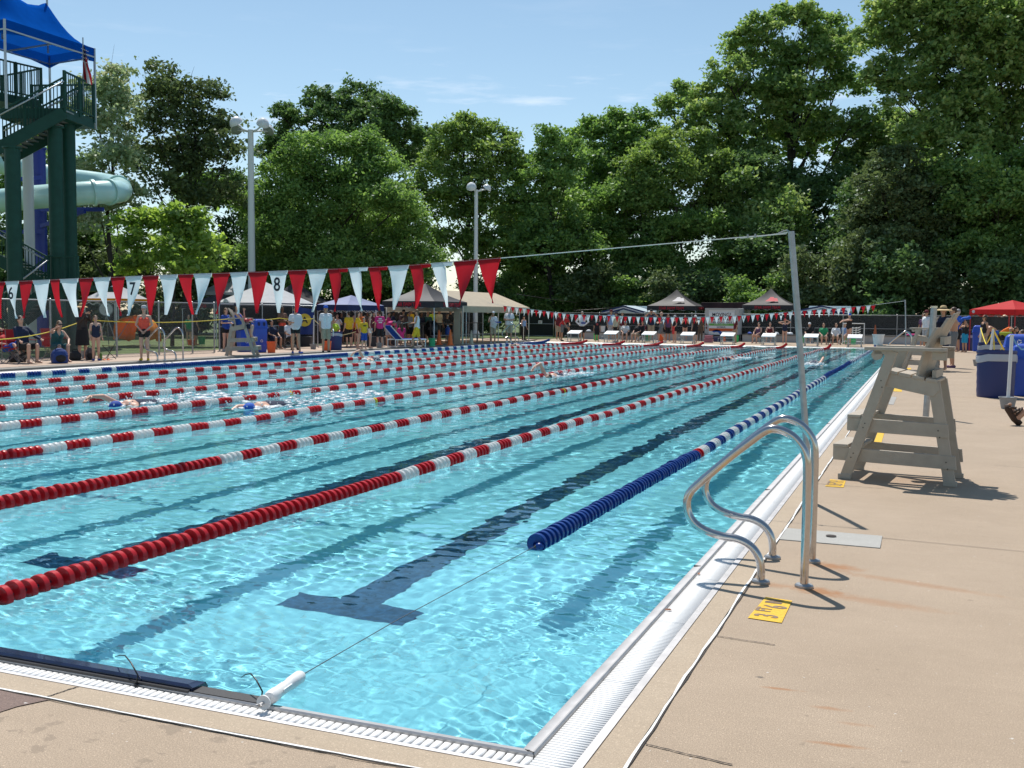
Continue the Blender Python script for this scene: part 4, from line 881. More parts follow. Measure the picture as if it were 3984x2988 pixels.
tree('dark round-topped oak standing tallest left of centre', 92, [(690, 252, 38), (740, 235, 44), (800, 240, 46), (850, 262, 38), (880, 300, 38), (680, 300, 40), (740, 300, 50), (810, 310, 55), (610, 250, 24), (635, 258, 16), (930, 305, 26), (600, 300, 28), (905, 350, 46), (620, 360, 45), (585, 320, 20)], 'dark', 2.5, .27, trunk=(760, 640), top=(770, 250), r0=.55, hollow=.35)
tree('broad mid-green tree with feathery foliage behind the light pole', 66, [(650, 345, 46), (715, 320, 44), (770, 320, 40), (820, 370, 52), (620, 415, 55), (700, 400, 66), (790, 430, 66), (870, 440, 44), (600, 500, 60), (690, 510, 76), (790, 530, 76), (880, 510, 54), (720, 590, 70), (850, 590, 60), (620, 590, 55), (560, 470, 40), (560, 560, 45)], 'mid', 2.5, .17, trunk=(725, 650), top=(735, 340), r0=.34, droop=.35, seed=41)
tree('yellow-tinged tree behind the far light pole', 80, [(995, 275, 28), (1040, 275, 26), (965, 310, 30), (1010, 330, 40), (1065, 330, 36), (945, 370, 42), (1020, 400, 54), (1085, 380, 42), (1120, 345, 20), (960, 450, 55), (1060, 460, 60), (900, 420, 40), (1000, 540, 70), (1100, 540, 60), (1090, 300, 18)], 'yellow', 2.3, .24, trunk=(1010, 650), top=(1010, 280), r0=.30, seed=57)
tree('leafy tree right of the sky gap behind the far light pole', 78, [(1185, 300, 22), (1200, 325, 32), (1165, 345, 22), (1180, 390, 45), (1225, 370, 38), (1150, 440, 48), (1210, 460, 60), (1170, 540, 66), (1240, 550, 60)], 'mid', 2.4, .24, trunk=(1195, 650), top=(1190, 300), r0=.26, seed=63)
tree('dark bushy tree in the middle of the far tree line', 88, [(1265, 290, 34), (1310, 285, 30), (1335, 262, 20), (1385, 260, 22), (1290, 340, 50), (1350, 320, 50), (1395, 310, 40), (1270, 410, 60), (1350, 410, 66), (1290, 500, 70), (1380, 510, 66)], 'mid', 2.5, .26, trunk=(1320, 650), top=(1320, 280), r0=.32, seed=72)
tree('tall cottonwood with a forked trunk towering over the far end', 86, [(1640, 70, 38), (1685, 45, 32), (1735, 40, 30), (1780, 55, 28), (1805, 100, 36), (1600, 110, 36), (1660, 130, 56), (1745, 130, 60), (1570, 175, 38), (1625, 210, 62), (1720, 220, 72), (1810, 190, 44), (1510, 215, 34), (1460, 215, 28), (1440, 240, 22), (1545, 260, 52), (1640, 300, 78), (1750, 310, 78), (1830, 280, 46), (1490, 285, 44), (1850, 360, 44), (1570, 340, 55)], 'cotton', 2.5, .29, trunk=(1700, 640), top=(1725, 90), r0=.62, seed=85, bk=bark)
tree('spreading yellow-green tree in front of the cottonwood', 81, [(1440, 325, 44), (1390, 355, 38), (1500, 345, 40), (1370, 400, 36), (1440, 390, 56), (1510, 400, 46), (1340, 440, 34), (1420, 450, 48), (1540, 360, 30), (1540, 440, 36)], 'yellow', 2.4, .23, trunk=(1492, 640), top=(1450, 350), r0=.22, seed=91, bk=bark_p)
tree('enormous dark tree filling the upper right corner', 72, [(1930, 40, 50), (1900, 95, 40), (1990, 70, 70), (2070, 40, 80), (2160, 60, 90), (2250, 40, 90), (1985, 140, 56), (2070, 150, 80), (2160, 160, 90), (2250, 170, 90), (1905, 150, 24), (1960, 205, 30), (2060, 240, 66), (2150, 260, 84), (2240, 280, 90), (1890, 180, 20), (2080, 320, 70), (2180, 350, 84), (2000, 0, 70), (2110, -30, 90)], 'cotton', 2.4, .28, trunk=(2206, 660), top=(2150, 20), r0=.34, seed=97, bk=bark)
tree('mid-green tree between the cottonwood and the dark corner tree', 86, [(1880, 300, 34), (1920, 290, 30), (1950, 270, 24), (1990, 300, 36), (1900, 350, 50), (1960, 345, 55), (1870, 420, 60), (1950, 430, 66), (2030, 380, 60), (1990, 250, 16), (1925, 245, 14)], 'cotton', 2.5, .25, trunk=(1930, 640), top=(1930, 290), r0=.30, seed=103)
tree('olive-yellow tree in front at the right of the tree line', 70, [(1940, 355, 36), (1900, 400, 44), (1970, 395, 44), (2020, 415, 40), (1930, 450, 56), (2000, 470, 50), (1880, 480, 44), (1960, 540, 66), (1900, 560, 60), (2030, 560, 56)], 'olive', 2.4, .24, trunk=(1950, 650), top=(1950, 380), r0=.26, seed=109)
tree('dark tree at the right edge below the corner tree', 68, [(2090, 400, 60), (2160, 430, 70), (2230, 420, 80), (2080, 490, 66), (2160, 520, 80), (2240, 540, 80), (2090, 590, 66), (2190, 610, 70)], 'mid', 2.3, .22, trunk=(2140, 650), top=(2150, 400), r0=.30, seed=113)
tree('dark tree filling the gap under the cottonwood', 84, [(1600, 420, 70), (1700, 430, 70), (1790, 420, 66), (1560, 500, 70), (1660, 520, 80), (1770, 520, 80), (1850, 520, 60), (1620, 600, 70), (1730, 610, 76), (1830, 600, 60)], 'dark', 2.3, .26, trunk=(1790, 650), top=(1690, 420), r0=.3, seed=119)
tree('dark tree behind the slide support columns', 66, [(60, 330, 50), (120, 380, 55), (30, 430, 60), (100, 480, 60), (190, 540, 55), (60, 560, 60), (-20, 350, 60)], 'mid', 2.1, .24, trunk=(90, 660), top=(80, 350), r0=.25, seed=127)
tree('shadowy tree between the lime tree and the light pole', 72, [(500, 440, 44), (520, 500, 46), (480, 560, 50), (540, 590, 50), (430, 600, 50), (390, 540, 40), (540, 400, 30)], 'dark', 2.0, .24, trunk=(500, 650), top=(505, 460), r0=.2, seed=131)
# understory along the fence: bushes and taller saplings copied with their own trunks
def bush_proto(m, seed, tall=False):
    rnd = random.Random(seed); t = thing('understory_tree', 'dense dark undergrowth tree beyond the far fence', 'tree', (0, 0, 0), 0, 'undergrowth trees beyond the fences')
    if tall:
        t['label'] = 'tall slender undergrowth tree among the bigger trees'; t['group'] = 'slender trees in the undergrowth'
        L = [(np.array((rnd.uniform(-2.3, 2.3), rnd.uniform(-1.6, 1.6), rnd.uniform(1.5, 9.6))), np.array((1.6, 1.4, 1.35))*rnd.uniform(.7, 1.15)) for _ in range(19)]
    else: L = [(np.array((rnd.uniform(-2.2, 2.2), rnd.uniform(-1.2, 1.2), rnd.uniform(.8, 5.6))), np.array((1.5, 1.3, 1.3))*rnd.uniform(.7, 1.15)) for _ in range(11)]
    q, f = leaves(L, 3.4, .23, seed, .15, .55, 26, .3); o = bpy.data.objects.new('crown', rawmesh('crown', q, f, [LM[m]])); link(o, t)
    mb = MB(); limb_tubes(mb, (0, 0, -.3), (0.2, 0, 9 if tall else 4.8), L, .13, rnd, False); mb.build('trunk', bark, t, smooth=60); return t
protos = [bush_proto('dark', 201), bush_proto('mid', 202), bush_proto('olive', 203), bush_proto('dark', 204, True), bush_proto('mid', 205, True), bush_proto('cotton', 206, True)]
first = [True]*6; rb = random.Random(77)
def put_bush(x, y, s, ks=(0, 0, 1, 2)):
    k = rb.choice(ks); loc = (x, y, -.1); rz = rb.uniform(0, 6.28); sc = (s*rb.uniform(.9, 1.2), s*rb.uniform(.9, 1.2), s*rb.uniform(.85, 1.25))
    if first[k]: first[k] = False; o = protos[k]; o.location = loc; o.rotation_euler = (0, 0, rz); o.scale = sc
    else: dup(protos[k], loc, rz, scale=sc)
TALL = (3, 3, 4, 4, 5)
x = -31.0
while x < 30:
    put_bush(x+rb.uniform(-.8, .8), 70+rb.uniform(-1.5, 1.5)+max(0, -.02*x), rb.uniform(.75, 1.05)); put_bush(x+rb.uniform(-1, 1)+1.6, 75+rb.uniform(-1.5, 2.5), rb.uniform(.85, 1.1), TALL); x += 3.1
for (x, y, s) in [(-56, 34, .9), (-52, 38, 1.0), (-49, 42, .8), (-47, 46, .95), (-44, 49, .9), (-42, 53, .9), (-39, 56, 1.0), (-36, 60, 1.0), (-34, 63, 1.1)]: put_bush(x, y, s)
for (x, y, s) in [(-58, 41, .8), (-54, 46, .8), (-50, 51, .85), (-46, 56, .9), (-42, 60, .9), (-38, 65, 1.0), (-60, 30, .8)]: put_bush(x, y, s, TALL)
# ------------------------------------------------------------------ shared builders
def PD(x, y, D):                            # point seen at photo pixel x, y at forward depth D metres
    d = ray(x, y); return Vector(CAM+d*(D/(d@_F)))
def clothm(name, col, tr=.25): return mat(name, col, .75, var=.06, vscale=3, trans=tr)
alu = mat('white_alu', (.62, .63, .64), .4, .3)
def tent(label, corner, w_, d, eave, peak, m, legm=alu, val=.22, concave=0.0, text=None, tm_=None, group='pop-up canopies', rz=0, valm=None, legs=True, rows=6, name='canopy_tent'):
    """corner: ground point of the +X,-Y leg; the tent spans w_ towards -X and d towards +Y"""
    t = thing(name, label, 'canopy', corner, R(rz), group); gz = 0
    ctr = Vector((-w_/2, d/2, 0)); N = rows; K = 5
    mb = MB(); vs = []; fs = []
    per = [(0, 0), (0, d), (-w_, d), (-w_, 0)]; ring = []
    for a, b in zip(per, per[1:]+per[:1]):
        for k in range(K): ring.append((a[0]+(b[0]-a[0])*k/K, a[1]+(b[1]-a[1])*k/K, k/K))
    n = len(ring)
    for i in range(N+1):
        f = i/N; hz = f if not concave else (1-concave)*f+concave*f**2.6
        for (x, y, u) in ring:
            sag = -.05*math.sin(u*math.pi)*math.sin(f*math.pi)*(1+concave)
            vs.append((x+(ctr.x-x)*f*.995, y+(ctr.y-y)*f*.995, eave+(peak-eave)*hz+sag))
    for i in range(N): fs += [(i*n+j, i*n+(j+1) % n, (i+1)*n+(j+1) % n, (i+1)*n+j) for j in range(n)]
    mb.add(vs, fs); mb.build('roof', m, t, smooth=25)
    mb = MB(); vs = []
    for f in (0, .5, 1):
        for (x, y, u) in ring: e = 1+.006*f; vs.append((ctr.x+(x-ctr.x)*e, ctr.y+(y-ctr.y)*e, eave+.004-val*f*(1-.12*math.sin(u*math.pi) if f == 1 else 1)))
    mb.add(vs, [(i*n+j, i*n+n+j, i*n+n+(j+1) % n, i*n+(j+1) % n) for i in range(2) for j in range(n)]); mb.build('valance', valm or m, t, smooth=25)
    if legs:
        for (x, y) in per:
            mb = MB(); mb.box((x+(.03 if x < 0 else -.03), y+(.03 if y == 0 else -.03), eave/2), (.035, .035, eave)); mb.box((x+(.03 if x < 0 else -.03), y+(.03 if y == 0 else -.03), .01), (.08, .08, .02)); mb.build('leg', legm, t)
        mb = MB()
        for a, b in zip(per, per[1:]+per[:1]):
            for k in range(4):
                p = Vector((*a, 0)).lerp(Vector((*b, 0)), k/4); q = Vector((*a, 0)).lerp(Vector((*b, 0)), (k+1)/4); p = ctr+(p-ctr)*.97; q = ctr+(q-ctr)*.97
                mb.beam(p+Vector((0, 0, eave-.06 if k % 2 == 0 else eave-.32)), q+Vector((0, 0, eave-.32 if k % 2 == 0 else eave-.06)), .018, .018)
                mb.beam(p+Vector((0, 0, eave-.32 if k % 2 == 0 else eave-.06)), q+Vector((0, 0, eave-.06 if k % 2 == 0 else eave-.32)), .018, .018)
        mb.build('truss', legm, t)
    if text:
        text_mesh(text, val*.86, Matrix.Translation((-w_/2, -.03, eave-val*.52))@Matrix.Rotation(R(90), 4, 'X')@Matrix.Diagonal((w_*.115/val/1.55, 1, 1, 1)), 'lettering', tm_, t, bold=.003)
        text_mesh(text, val*.86, Matrix.Translation((.03, d/2, eave-val*.52))@Matrix.Rotation(R(90), 4, 'Z')@Matrix.Rotation(R(90), 4, 'X')@Matrix.Diagonal((d*.115/val/1.55, 1, 1, 1)), 'lettering', tm_, t, bold=.003)
    return t
def tent_at(label, leg_px, eave_y, peak_px, left_px, right_px, m, left=True, **kw):
    c = GL(*leg_px) if left else G(*leg_px); ev = HGT(leg_px[0], eave_y, c)-c.z
    d = ray(left_px, 1200); k = (c.y-CAM[1])/d[1]; w_ = c.x-(CAM[0]+d[0]*k)
    d = ray(right_px, 1200); k = (c.x-CAM[0])/d[0]; dd = max(1.5, min(6, CAM[1]+d[1]*k-c.y)) if d[0] < 0 else 3.0
    if kw.get('depth'): dd = kw.pop('depth')
    pz = HGT(peak_px[0], peak_px[1], (c.x-w_/2, c.y+dd/2))-c.z
    return tent(label, c, w_, dd, ev, pz, m, **kw)
def chain_fence(label, pts, top, posts, rail=True, screen=None, z0=0.0, pitch=.055, mid=False, group='chain link fences', wire=.0024):
    p, q = Vector(pts[0]), Vector(pts[1]); L = (q-p).length; ang = math.atan2(q.y-p.y, q.x-p.x)
    t = thing('chain_link_fence', label, 'fence', (p.x, p.y, z0), ang, group); H = top
    for i, s in enumerate(posts):
        m = MB(); m.tube([(s, 0, 0), (s, 0, H+.03)], .030, 10); m.ell((s, 0, H+.035), (.036, .036, .025), 10, 5); m.build('post', metal, t, smooth=40)
    m = MB(); m.tube([(0, 0, H), (L, 0, H)], .021, 8); m.build('top_rail', metal, t, smooth=True)
    if mid: m = MB(); m.tube([(0, 0, H*.52), (L, 0, H*.52)], .019, 8); m.build('middle_rail', metal, t, smooth=True)
    m = MB(); m.tube([(0, 0, .06), (L, 0, .06)], .010 if not mid else .019, 6); m.build('bottom_rail', metal, t, smooth=True)
    nW = int((L+H)/pitch); r = wire; vs = []; qs = []
    for sgn in (1, -1):
        for i in range(nW):
            s0 = i*pitch-H; a = max(0, s0); b = min(L, s0+H)
            if b-a < .02: continue
            za, zb = a-s0, b-s0
            if sgn < 0: za, zb = H-za, H-zb
            n0 = len(vs); y = .012*sgn
            vs += [(a, y, za-r*1.4), (b, y, zb-r*1.4), (b, y, zb+r*1.4), (a, y, za+r*1.4)]; qs.append((n0, n0+1, n0+2, n0+3))
            n0 = len(vs); vs += [(a-r, y-r, za), (b-r, y-r, zb), (b+r, y+r, zb), (a+r, y+r, za)]; qs.append((n0, n0+1, n0+2, n0+3))
    o = bpy.data.objects.new('wire_mesh', rawmesh('wire_mesh', np.array(vs), np.array(qs), [metal])); link(o, t)
    if screen: m = MB(); m.box((L/2, .05, H*.5+.02), (L, .006, H*.93)); m.build('windscreen', screen, t)
    return t
def bin_(label, loc, w_, h, m, slots=False, logo=False, rz=0, group='blue recycling bins'):
    t = thing('recycling_bin', label, 'recycling bin', loc, R(rz), group)
    b = MB(); b.box((0, 0, h*.36), (w_*.82, w_*.82, h*.72), 0, None, (1.13, 1.13)); b.build('body', m, t, bevel=.02)
    b = MB(); b.box((0, 0, h*.725), (w_*1.03, w_*1.03, h*.035)); b.box((0, 0, h*.84), (w_*.98, w_*.98, h*.20), 0, None, (.86, .86)); b.box((0, 0, h*.965), (w_*.82, w_*.82, h*.05), 0, None, (.75, .75)); b.build('lid', m, t, bevel=.015)
    if slots:
        b = MB()
        for s in (-1, 1): b.lathe([(0, .0), (.06*w_/.5, .0), (.06*w_/.5, .006)], 14, 0, Matrix.Translation((s*w_*.2, -w_*.475, h*.845))@Matrix.Rotation(R(82), 4, 'X')@Matrix.Diagonal((.8, 1.2, 1, 1)), caps=False)
        b.build('slot', mat('slot_dark', (.01, .015, .08), .6), t)
    if logo:
        b = MB(); zz = h*.34 if logo == 1 else h*.84; yy = -w_*.455 if logo == 1 else -w_*.48
        for k in range(3):
            a = k*2.094+.5; b.beam((.05*math.cos(a), yy-.012, zz+.05*math.sin(a)), (.05*math.cos(a+1.5), yy-.012, zz+.05*math.sin(a+1.5)), .022, .006, up=(0, 1, 0))
        b.build('recycle_symbol', white_pail, t)
def barrel(label, loc, r, h, m, bag=True, group='blue barrels'):
    t = thing('barrel', label, 'barrel', loc, 0, group); b = MB()
    prof = [(r*.93, 0), (r*.96, .02)]+[(r*(.96+.04*k/10)+(.006 if k % 2 else 0), h*(.06+.86*k/10)) for k in range(11)]+[(r*1.03, h*.93), (r*1.05, h*.965), (r*1.03, h), (r*.97, h), (r*.95, h*.6), (0, h*.55)]
    b.lathe(prof, 32, caps=False); b.build('body', m, t, smooth=40)
    if bag:
        b = MB(); b.lathe([(r*1.045, h*.93), (r*1.06, h*.86), (r*1.05, h*.80), (r*1.035, h*.78)], 40, caps=False)
        rr = random.Random(3); b.v = [(x*(1+rr.uniform(-.01, .018)), y*(1+rr.uniform(-.01, .018)), z-(.05*h*max(0, math.sin(math.atan2(y, x)*2+1)))) for x, y, z in b.v]; b.build('bag_band', mat('clear_bag', (.55, .60, .68), .25, trans=.3), t, smooth=True)
    return t
def cone(label, loc, h, m, stripe=None, group='traffic cones'):
    t = thing('traffic_cone', label, 'traffic cone', loc, R(20), group); b = MB(); b.lathe([(h*.17, .03), (h*.035, h), (h*.02, h)], 18); b.build('cone_body', m, t, smooth=40)
    b = MB(); b.box((0, 0, .018), (h*.46, h*.46, .036)); b.build('base', m, t, bevel=.01)
    if stripe: b = MB(); b.lathe([(h*.118, h*.40), (h*.088, h*.62)], 18, caps=False); b.build('band', stripe, t, smooth=40)
def fold_chair(label, loc, rz, m, group='folding chairs'):
    t = thing('folding_chair', label, 'camp chair', loc, R(rz), group); b = MB()
    for s in (-1, 1):
        b.tube([(s*.27, -.24, .0), (s*.25, .20, .42)], .010, 6); b.tube([(s*.27, .24, .0), (s*.25, -.20, .42)], .010, 6); b.tube([(s*.27, .22, .40), (s*.27, .30, .92)], .010, 6); b.tube([(s*.27, -.22, .0), (s*.27, -.24, .62)], .010, 6)
    for y in (-.24, .24): b.tube([(-.26, y, .02), (.26, y, .42)], .009, 6); b.tube([(.26, y, .02), (-.26, y, .42)], .009, 6)
    b.build('frame', mat('chair_tube', (.20, .20, .21), .4, .8), t)
    b = MB(); b.add([(-.26, -.24, .45), (.26, -.24, .45), (.25, .20, .38), (-.25, .20, .38), (-.26, -.24, .435), (.26, -.24, .435), (.25, .20, .365), (-.25, .20, .365)], [(0, 1, 2, 3), (7, 6, 5, 4), (0, 4, 5, 1), (1, 5, 6, 2), (2, 6, 7, 3), (3, 7, 4, 0)]); b.build('seat', m, t)
    b = MB(); b.add([(-.27, .20, .40), (.27, .20, .40), (.28, .30, .92), (-.28, .30, .92), (-.27, .215, .40), (.27, .215, .40), (.28, .315, .92), (-.28, .315, .92)], [(0, 1, 2, 3), (7, 6, 5, 4), (0, 4, 5, 1), (1, 5, 6, 2), (2, 6, 7, 3), (3, 7, 4, 0)]); b.build('backrest', m, t)
    for s in (-1, 1): b = MB(); b.box((s*.28, .02, .635), (.05, .52, .02)); b.build('armrest', m, t)
    return t
def bag(label, loc, s, m, m2=None, name='bag', group='bags on the deck', rz=0):
    t = thing(name, label, 'bag', loc, R(rz), group); b = MB(); b.ell((0, 0, s[2]*.48), (s[0]/2, s[1]/2, s[2]*.52), 14, 10); b.box((0, 0, s[2]*.3), (s[0]*.85, s[1]*.8, s[2]*.6)); b.build('body', m, t, bevel=.03)
    b = MB(); b.tube([(s[0]*.25*math.cos(a), -s[1]*.1, s[2]*.9+s[2]*.25*math.sin(a)) for a in np.linspace(0, math.pi, 10)], .012, 6); b.build('strap', m2 or m, t)
    b = MB(); b.ell((0, -s[1]*.42, s[2]*.33), (s[0]*.30, s[1]*.14, s[2]*.26), 10, 8); b.build('pocket', m2 or m, t, smooth=True)
def post_bucket(label, base, top_px, m=None, grp='white posts in buckets', r=.022):
    t = thing('rope_post', label, 'post', base, 0, grp); D_ = (Vector(base)-Vector(CAM)).dot(Vector(_F)); tp = PD(top_px[0], top_px[1], D_)-Vector(base)
    b = MB(); b.tube([(0, 0, .05), tp], r, 12); b.build('pipe', mat('white_pvc', (.70, .70, .69), .4), t, smooth=40)
    b = MB(); b.tube([tp-Vector((0, 0, .01)), tp+Vector((0, 0, .015))], r*1.25, 12); b.build('cap', mat('white_pvc'), t)
    b = MB(); b.lathe([(.10, 0), (.14, .20), (.148, .20), (.148, .185), (.13, .19), (0, .185)], 18); b.build('concrete_bucket', mat('grey_pail', (.27, .28, .29), .7, var=.15, vscale=9), t, smooth=40)
    return Vector(base)+tp
def sag_rope(label, pts, m, r=.012, sag=.08, name='rope', group='ropes between the posts'):
    path = []
    for a, b in zip(pts, pts[1:]):
        a, b = Vector(a), Vector(b)
        for k in range(8): f = k/8; path.append(a.lerp(b, f)-Vector((0, 0, sag*4*f*(1-f)*(b-a).length*.25)))
    path.append(Vector(pts[-1])); mb = MB(); mb.tube(path, r, 7); tag(mb.build(name, m, smooth=True), label, 'rope', group)
# ------------------------------------------------------------------ the slide tower behind the left fence
tg = mat('tower_green', (.013, .064, .047), .5, var=.12, vscale=5, spec=.25); tb = mat('tower_blue', (.012, .030, .26), .42); tw = mat('tower_white', (.60, .60, .60), .45); aqua = mat('slide_aqua', (.46, .70, .66), .3, var=.05, vscale=2, coat=.3)
bluec = mat('blue_canopy', (.005, .095, .46), .95, var=.06, vscale=3, trans=.3, spec=.0); galv = mat('galv_rail', (.48, .49, .50), .4, .7); grate_m = mat('step_grate', (.33, .34, .34), .5, .4)
T0 = PD(215, 1000, 36); tower = thing('slide_tower', 'tall green water slide tower with stairs, columns and landings', 'slide tower', (T0.x, T0.y, 0))
def TL(v): return Vector(v)-Vector((T0.x, T0.y, 0))
def vcol(x, y0, D, r, m, nm='column'):
    a = TL(PD(x, y0, D)); g = Vector((a.x, a.y, -.1)); mb = MB(); mb.tube([g, a], r, 20); mb.build(nm, m, tower, smooth=40)
    mb = MB(); mb.tube([a-Vector((0, 0, .03)), a+Vector((0, 0, .02))], r*1.25, 20); mb.build('column_cap', m, tower)
vcol(213, 495, 35.4, .245, tg); vcol(263, 465, 36.2, .245, tg); vcol(47, 575, 33.8, .245, tg); vcol(106, 545, 38.5, .19, tw, 'white_column'); vcol(150, 578, 41.5, .26, tb, 'blue_column')
def plate(P4, th, m, nm, bev=0):
    P4 = [TL(p) for p in P4]; mb = MB(); k = len(P4); lo = [p-Vector((0, 0, th)) for p in P4]
    mb.add(P4+lo, [tuple(range(k)), tuple(range(2*k-1, k-1, -1))]+[(i, k+i, k+(i+1) % k, (i+1) % k) for i in range(k)]); return mb.build(nm, m, tower)
LZT = 9.7
def ATZ(x, y, z): return G(x, y, z)
c1 = PD(252, 420, 35.0); zt = c1.z; c2 = PD(366, 466, 37.05)
ex = Vector((c2.x-c1.x, c2.y-c1.y, 0)); ey = Vector((-ex.y, ex.x, 0)).normalized(); lat = Vector((_R0[0], _R0[1], 0))
L1 = [c1, c1+ex, c1+ex+ey*2.3, c1+ey*2.3]; plate(L1, .34, tg, 'landing')
k1 = PD(161, 391, 38.0); zk = k1.z; k0 = PD(-40, 362, 36.3); k0.z = zk; away = Vector((-(k1.y-k0.y), k1.x-k0.x, 0)).normalized()
P2 = [k0, k1, k1+away*2.4, k0+away*2.4]; plate(P2, .30, tg, 'landing')
POSTS = set()
def railing(pts, h, nm='railing', bars=True, hand=False, sp=.13):
    pts = [TL(p) for p in pts]; mb = MB()
    for a, b in zip(pts, pts[1:]):
        L = (b-a).length; u = Vector((0, 0, h)); mb.beam(a+u, b+u, .055, .055); mb.beam(a+u*.08, b+u*.08, .045, .045)
        n = max(1, int(round(L/1.3)))
        for k in range(n+1):
            p = a.lerp(b, k/n); key = (round(p.x*4), round(p.y*4), round(p.z))
            if key not in POSTS: POSTS.add(key); mb.beam(p-Vector((0, 0, .12)), p+u*1.03, .075, .075)
        if bars:
            n = int(L/sp)
            for k in range(1, n): p = a.lerp(b, k/n); mb.beam(p+u*.08, p+u, .022, .022)
    mb.build(nm, tg, tower)
    if hand:
        mb = MB(); mb.tube([p+Vector((0, 0, h*.86))+Vector((.05, -.06, 0)) for p in pts], .028, 8); mb.build('handrail', galv, tower, smooth=True)
railing([L1[0], L1[1]], 1.22); railing([L1[1], L1[2]], 1.22); railing([P2[0], P2[1]], 1.15); railing([P2[1], P2[2]], 1.15); railing([P2[3], P2[2]], 1.15)
st0 = L1[0]+Vector((0, 0, -.02)); st1 = PD(-60, 590, 34.4); off = Vector((-_R0[1], _R0[0], 0))*1.35
def stairs(a, b, off, n, nm='stair'):
    for k_, o_ in enumerate((Vector((0, 0, 0)), off)):
        mb = MB(); mb.beam(TL(a+o_-Vector((0, 0, .15))), TL(b+o_-Vector((0, 0, .15))), .08, .36); mb.build('stringer', tg, tower)
    for k in range(n):
        f = (k+.5)/n; p = a.lerp(b, f); mb = MB(); q = [p, p+off]; u = (b-a); u.z = 0; u = u.normalized()*.14
        mb.add([TL(p-u), TL(p+u), TL(p+off+u), TL(p+off-u), TL(p-u-Vector((0, 0, .04))), TL(p+u-Vector((0, 0, .04))), TL(p+off+u-Vector((0, 0, .04))), TL(p+off-u-Vector((0, 0, .04)))], [(0, 1, 2, 3), (7, 6, 5, 4), (0, 4, 5, 1), (1, 5, 6, 2), (2, 6, 7, 3), (3, 7, 4, 0)]); mb.build('step', grate_m, tower)
stairs(st0, st1, off, 14); railing([st0, st1], 1.05, hand=True); railing([st0+off, st1+off], 1.05, hand=True)
b0, b1 = PD(190, 1105, 35.5), PD(20, 1235, 35.0); stairs(b0, b1, off, 9); railing([b0, b1], .95, hand=True); railing([b0+off, b1+off], .95)
d0, d1 = PD(-30, 985, 37.2), PD(190, 1105, 37.2); stairs(d0, d1, off, 9); railing([d0, d1], .95, hand=True)
e0 = PD(190, 1105, 35.5); railing([e0, e0+lat*1.0], .95)
plate([b0, b0+lat*1.0, b0+lat*1.0+off*2.4, b0+off*2.4], .2, tg, 'landing')
# canopy over the tower
N_, E_, F_ = PD(17, 73, 33.8), PD(367, 186, 37.5), PD(192, 215, 38.6)
N_.z = E_.z = F_.z = N_.z; W_ = N_+(F_-E_)
rz_ = thing('tower_canopy', 'blue fabric canopy with two peaks on top of the slide tower', 'canopy', (N_.x, N_.y, 0)); def_ = Vector((N_.x, N_.y, 0))
A_, B_ = N_-def_, E_-def_; C_, D_ = F_-def_, W_-def_; nu, nv = 24, 16; vs = []; fs = []
pk1, pk2 = 1.25, 1.3
for j in range(nv+1):
    for i in range(nu+1):
        u, v = i/nu, j/nv; p = A_.lerp(B_, u).lerp(D_.lerp(C_, u), v); e = min(1, 4*u*(1-u)*1.0)*min(1, 4*v*(1-v))
        h = float(np.interp(u, [0, .08, .22, .34, .5, .62, .72, .80, .90, 1], [0, .50, 1.36, 1.08, .96, 1.04, 1.28, .92, .40, 0]))*max(0, 1-abs(v-.5)*2)**1.25
        edge = -.0
        vs.append(p+Vector((0, 0, h+.22*min(1, 3*min(u, 1-u, v, 1-v)))))
for j in range(nv): fs += [(j*(nu+1)+i, j*(nu+1)+i+1, (j+1)*(nu+1)+i+1, (j+1)*(nu+1)+i) for i in range(nu)]
mb = MB(); mb.add(vs, fs); mb.build('fabric_roof', bluec, rz_, smooth=True)
mb = MB()
for a, b in ((A_, B_), (B_, C_), (C_, D_), (D_, A_)):
    n = 14
    for k in range(n):
        p, q = a.lerp(b, k/n), a.lerp(b, (k+1)/n); z = lambda s: -.48+.20*math.sin(math.pi*s)
        mb.quad(p, q, q+Vector((0, 0, z((k+1)/n))), p+Vector((0, 0, z(k/n))))
mb.build('valance', bluec, rz_, smooth=True)
mb = MB()
for a, b in ((A_, B_), (B_, C_), (C_, D_), (D_, A_)): mb.beam(a-Vector((0, 0, .32)), b-Vector((0, 0, .32)), .05, .05)
mb.beam(A_.lerp(B_, .5)-Vector((0, 0, .32)), D_.lerp(C_, .5)-Vector((0, 0, .32)), .05, .05); mb.build('frame', galv, rz_)
for p in (A_, B_, C_, D_): mb = MB(); mb.beam(Vector((p.x, p.y, p.z-2.9)), p, .06, .06); mb.build('post', galv, rz_)
for u, ph in ((.72, pk1), (.22, pk2)):
    p = A_.lerp(B_, u).lerp(D_.lerp(C_, u), .5); mb = MB(); mb.beam(p-Vector((0, 0, .3)), p+Vector((0, 0, ph+.55)), .05, .05); mb.build('mast', galv, rz_)
# flag on the landing rail
fb = PD(327, 395, 36.6); ft = PD(324, 150, 36.6); t = thing('flag', 'striped flag with a starry blue corner hanging limp on the slide tower', 'flag', fb); h = ft.z-fb.z
mb = MB(); mb.tube([(0, 0, -.2), (0, 0, h)], .022, 8); mb.build('staff', galv, t)
fw, fh = .24, 1.22; rows = 26; cols = 13
vs = [(.03+fw*(.25+.75*min(1, r_/rows*1.4))*(c/cols), .10*math.sin(c*1.35+r_*.13)*(.3+r_/rows), h-.25-fh*r_/rows-.18*(c/cols)) for r_ in range(rows+1) for c in range(cols+1)]
mb = MB()
for r_ in range(rows):
    for c in range(cols):
        i = r_*(cols+1)+c; mi = (2 if r_ < 11 and c < 13 and not (c > 9 and r_ > 5) else (c % 2)); mb.add([vs[i], vs[i+1], vs[i+cols+2], vs[i+cols+1]], [(0, 1, 2, 3)], mi)
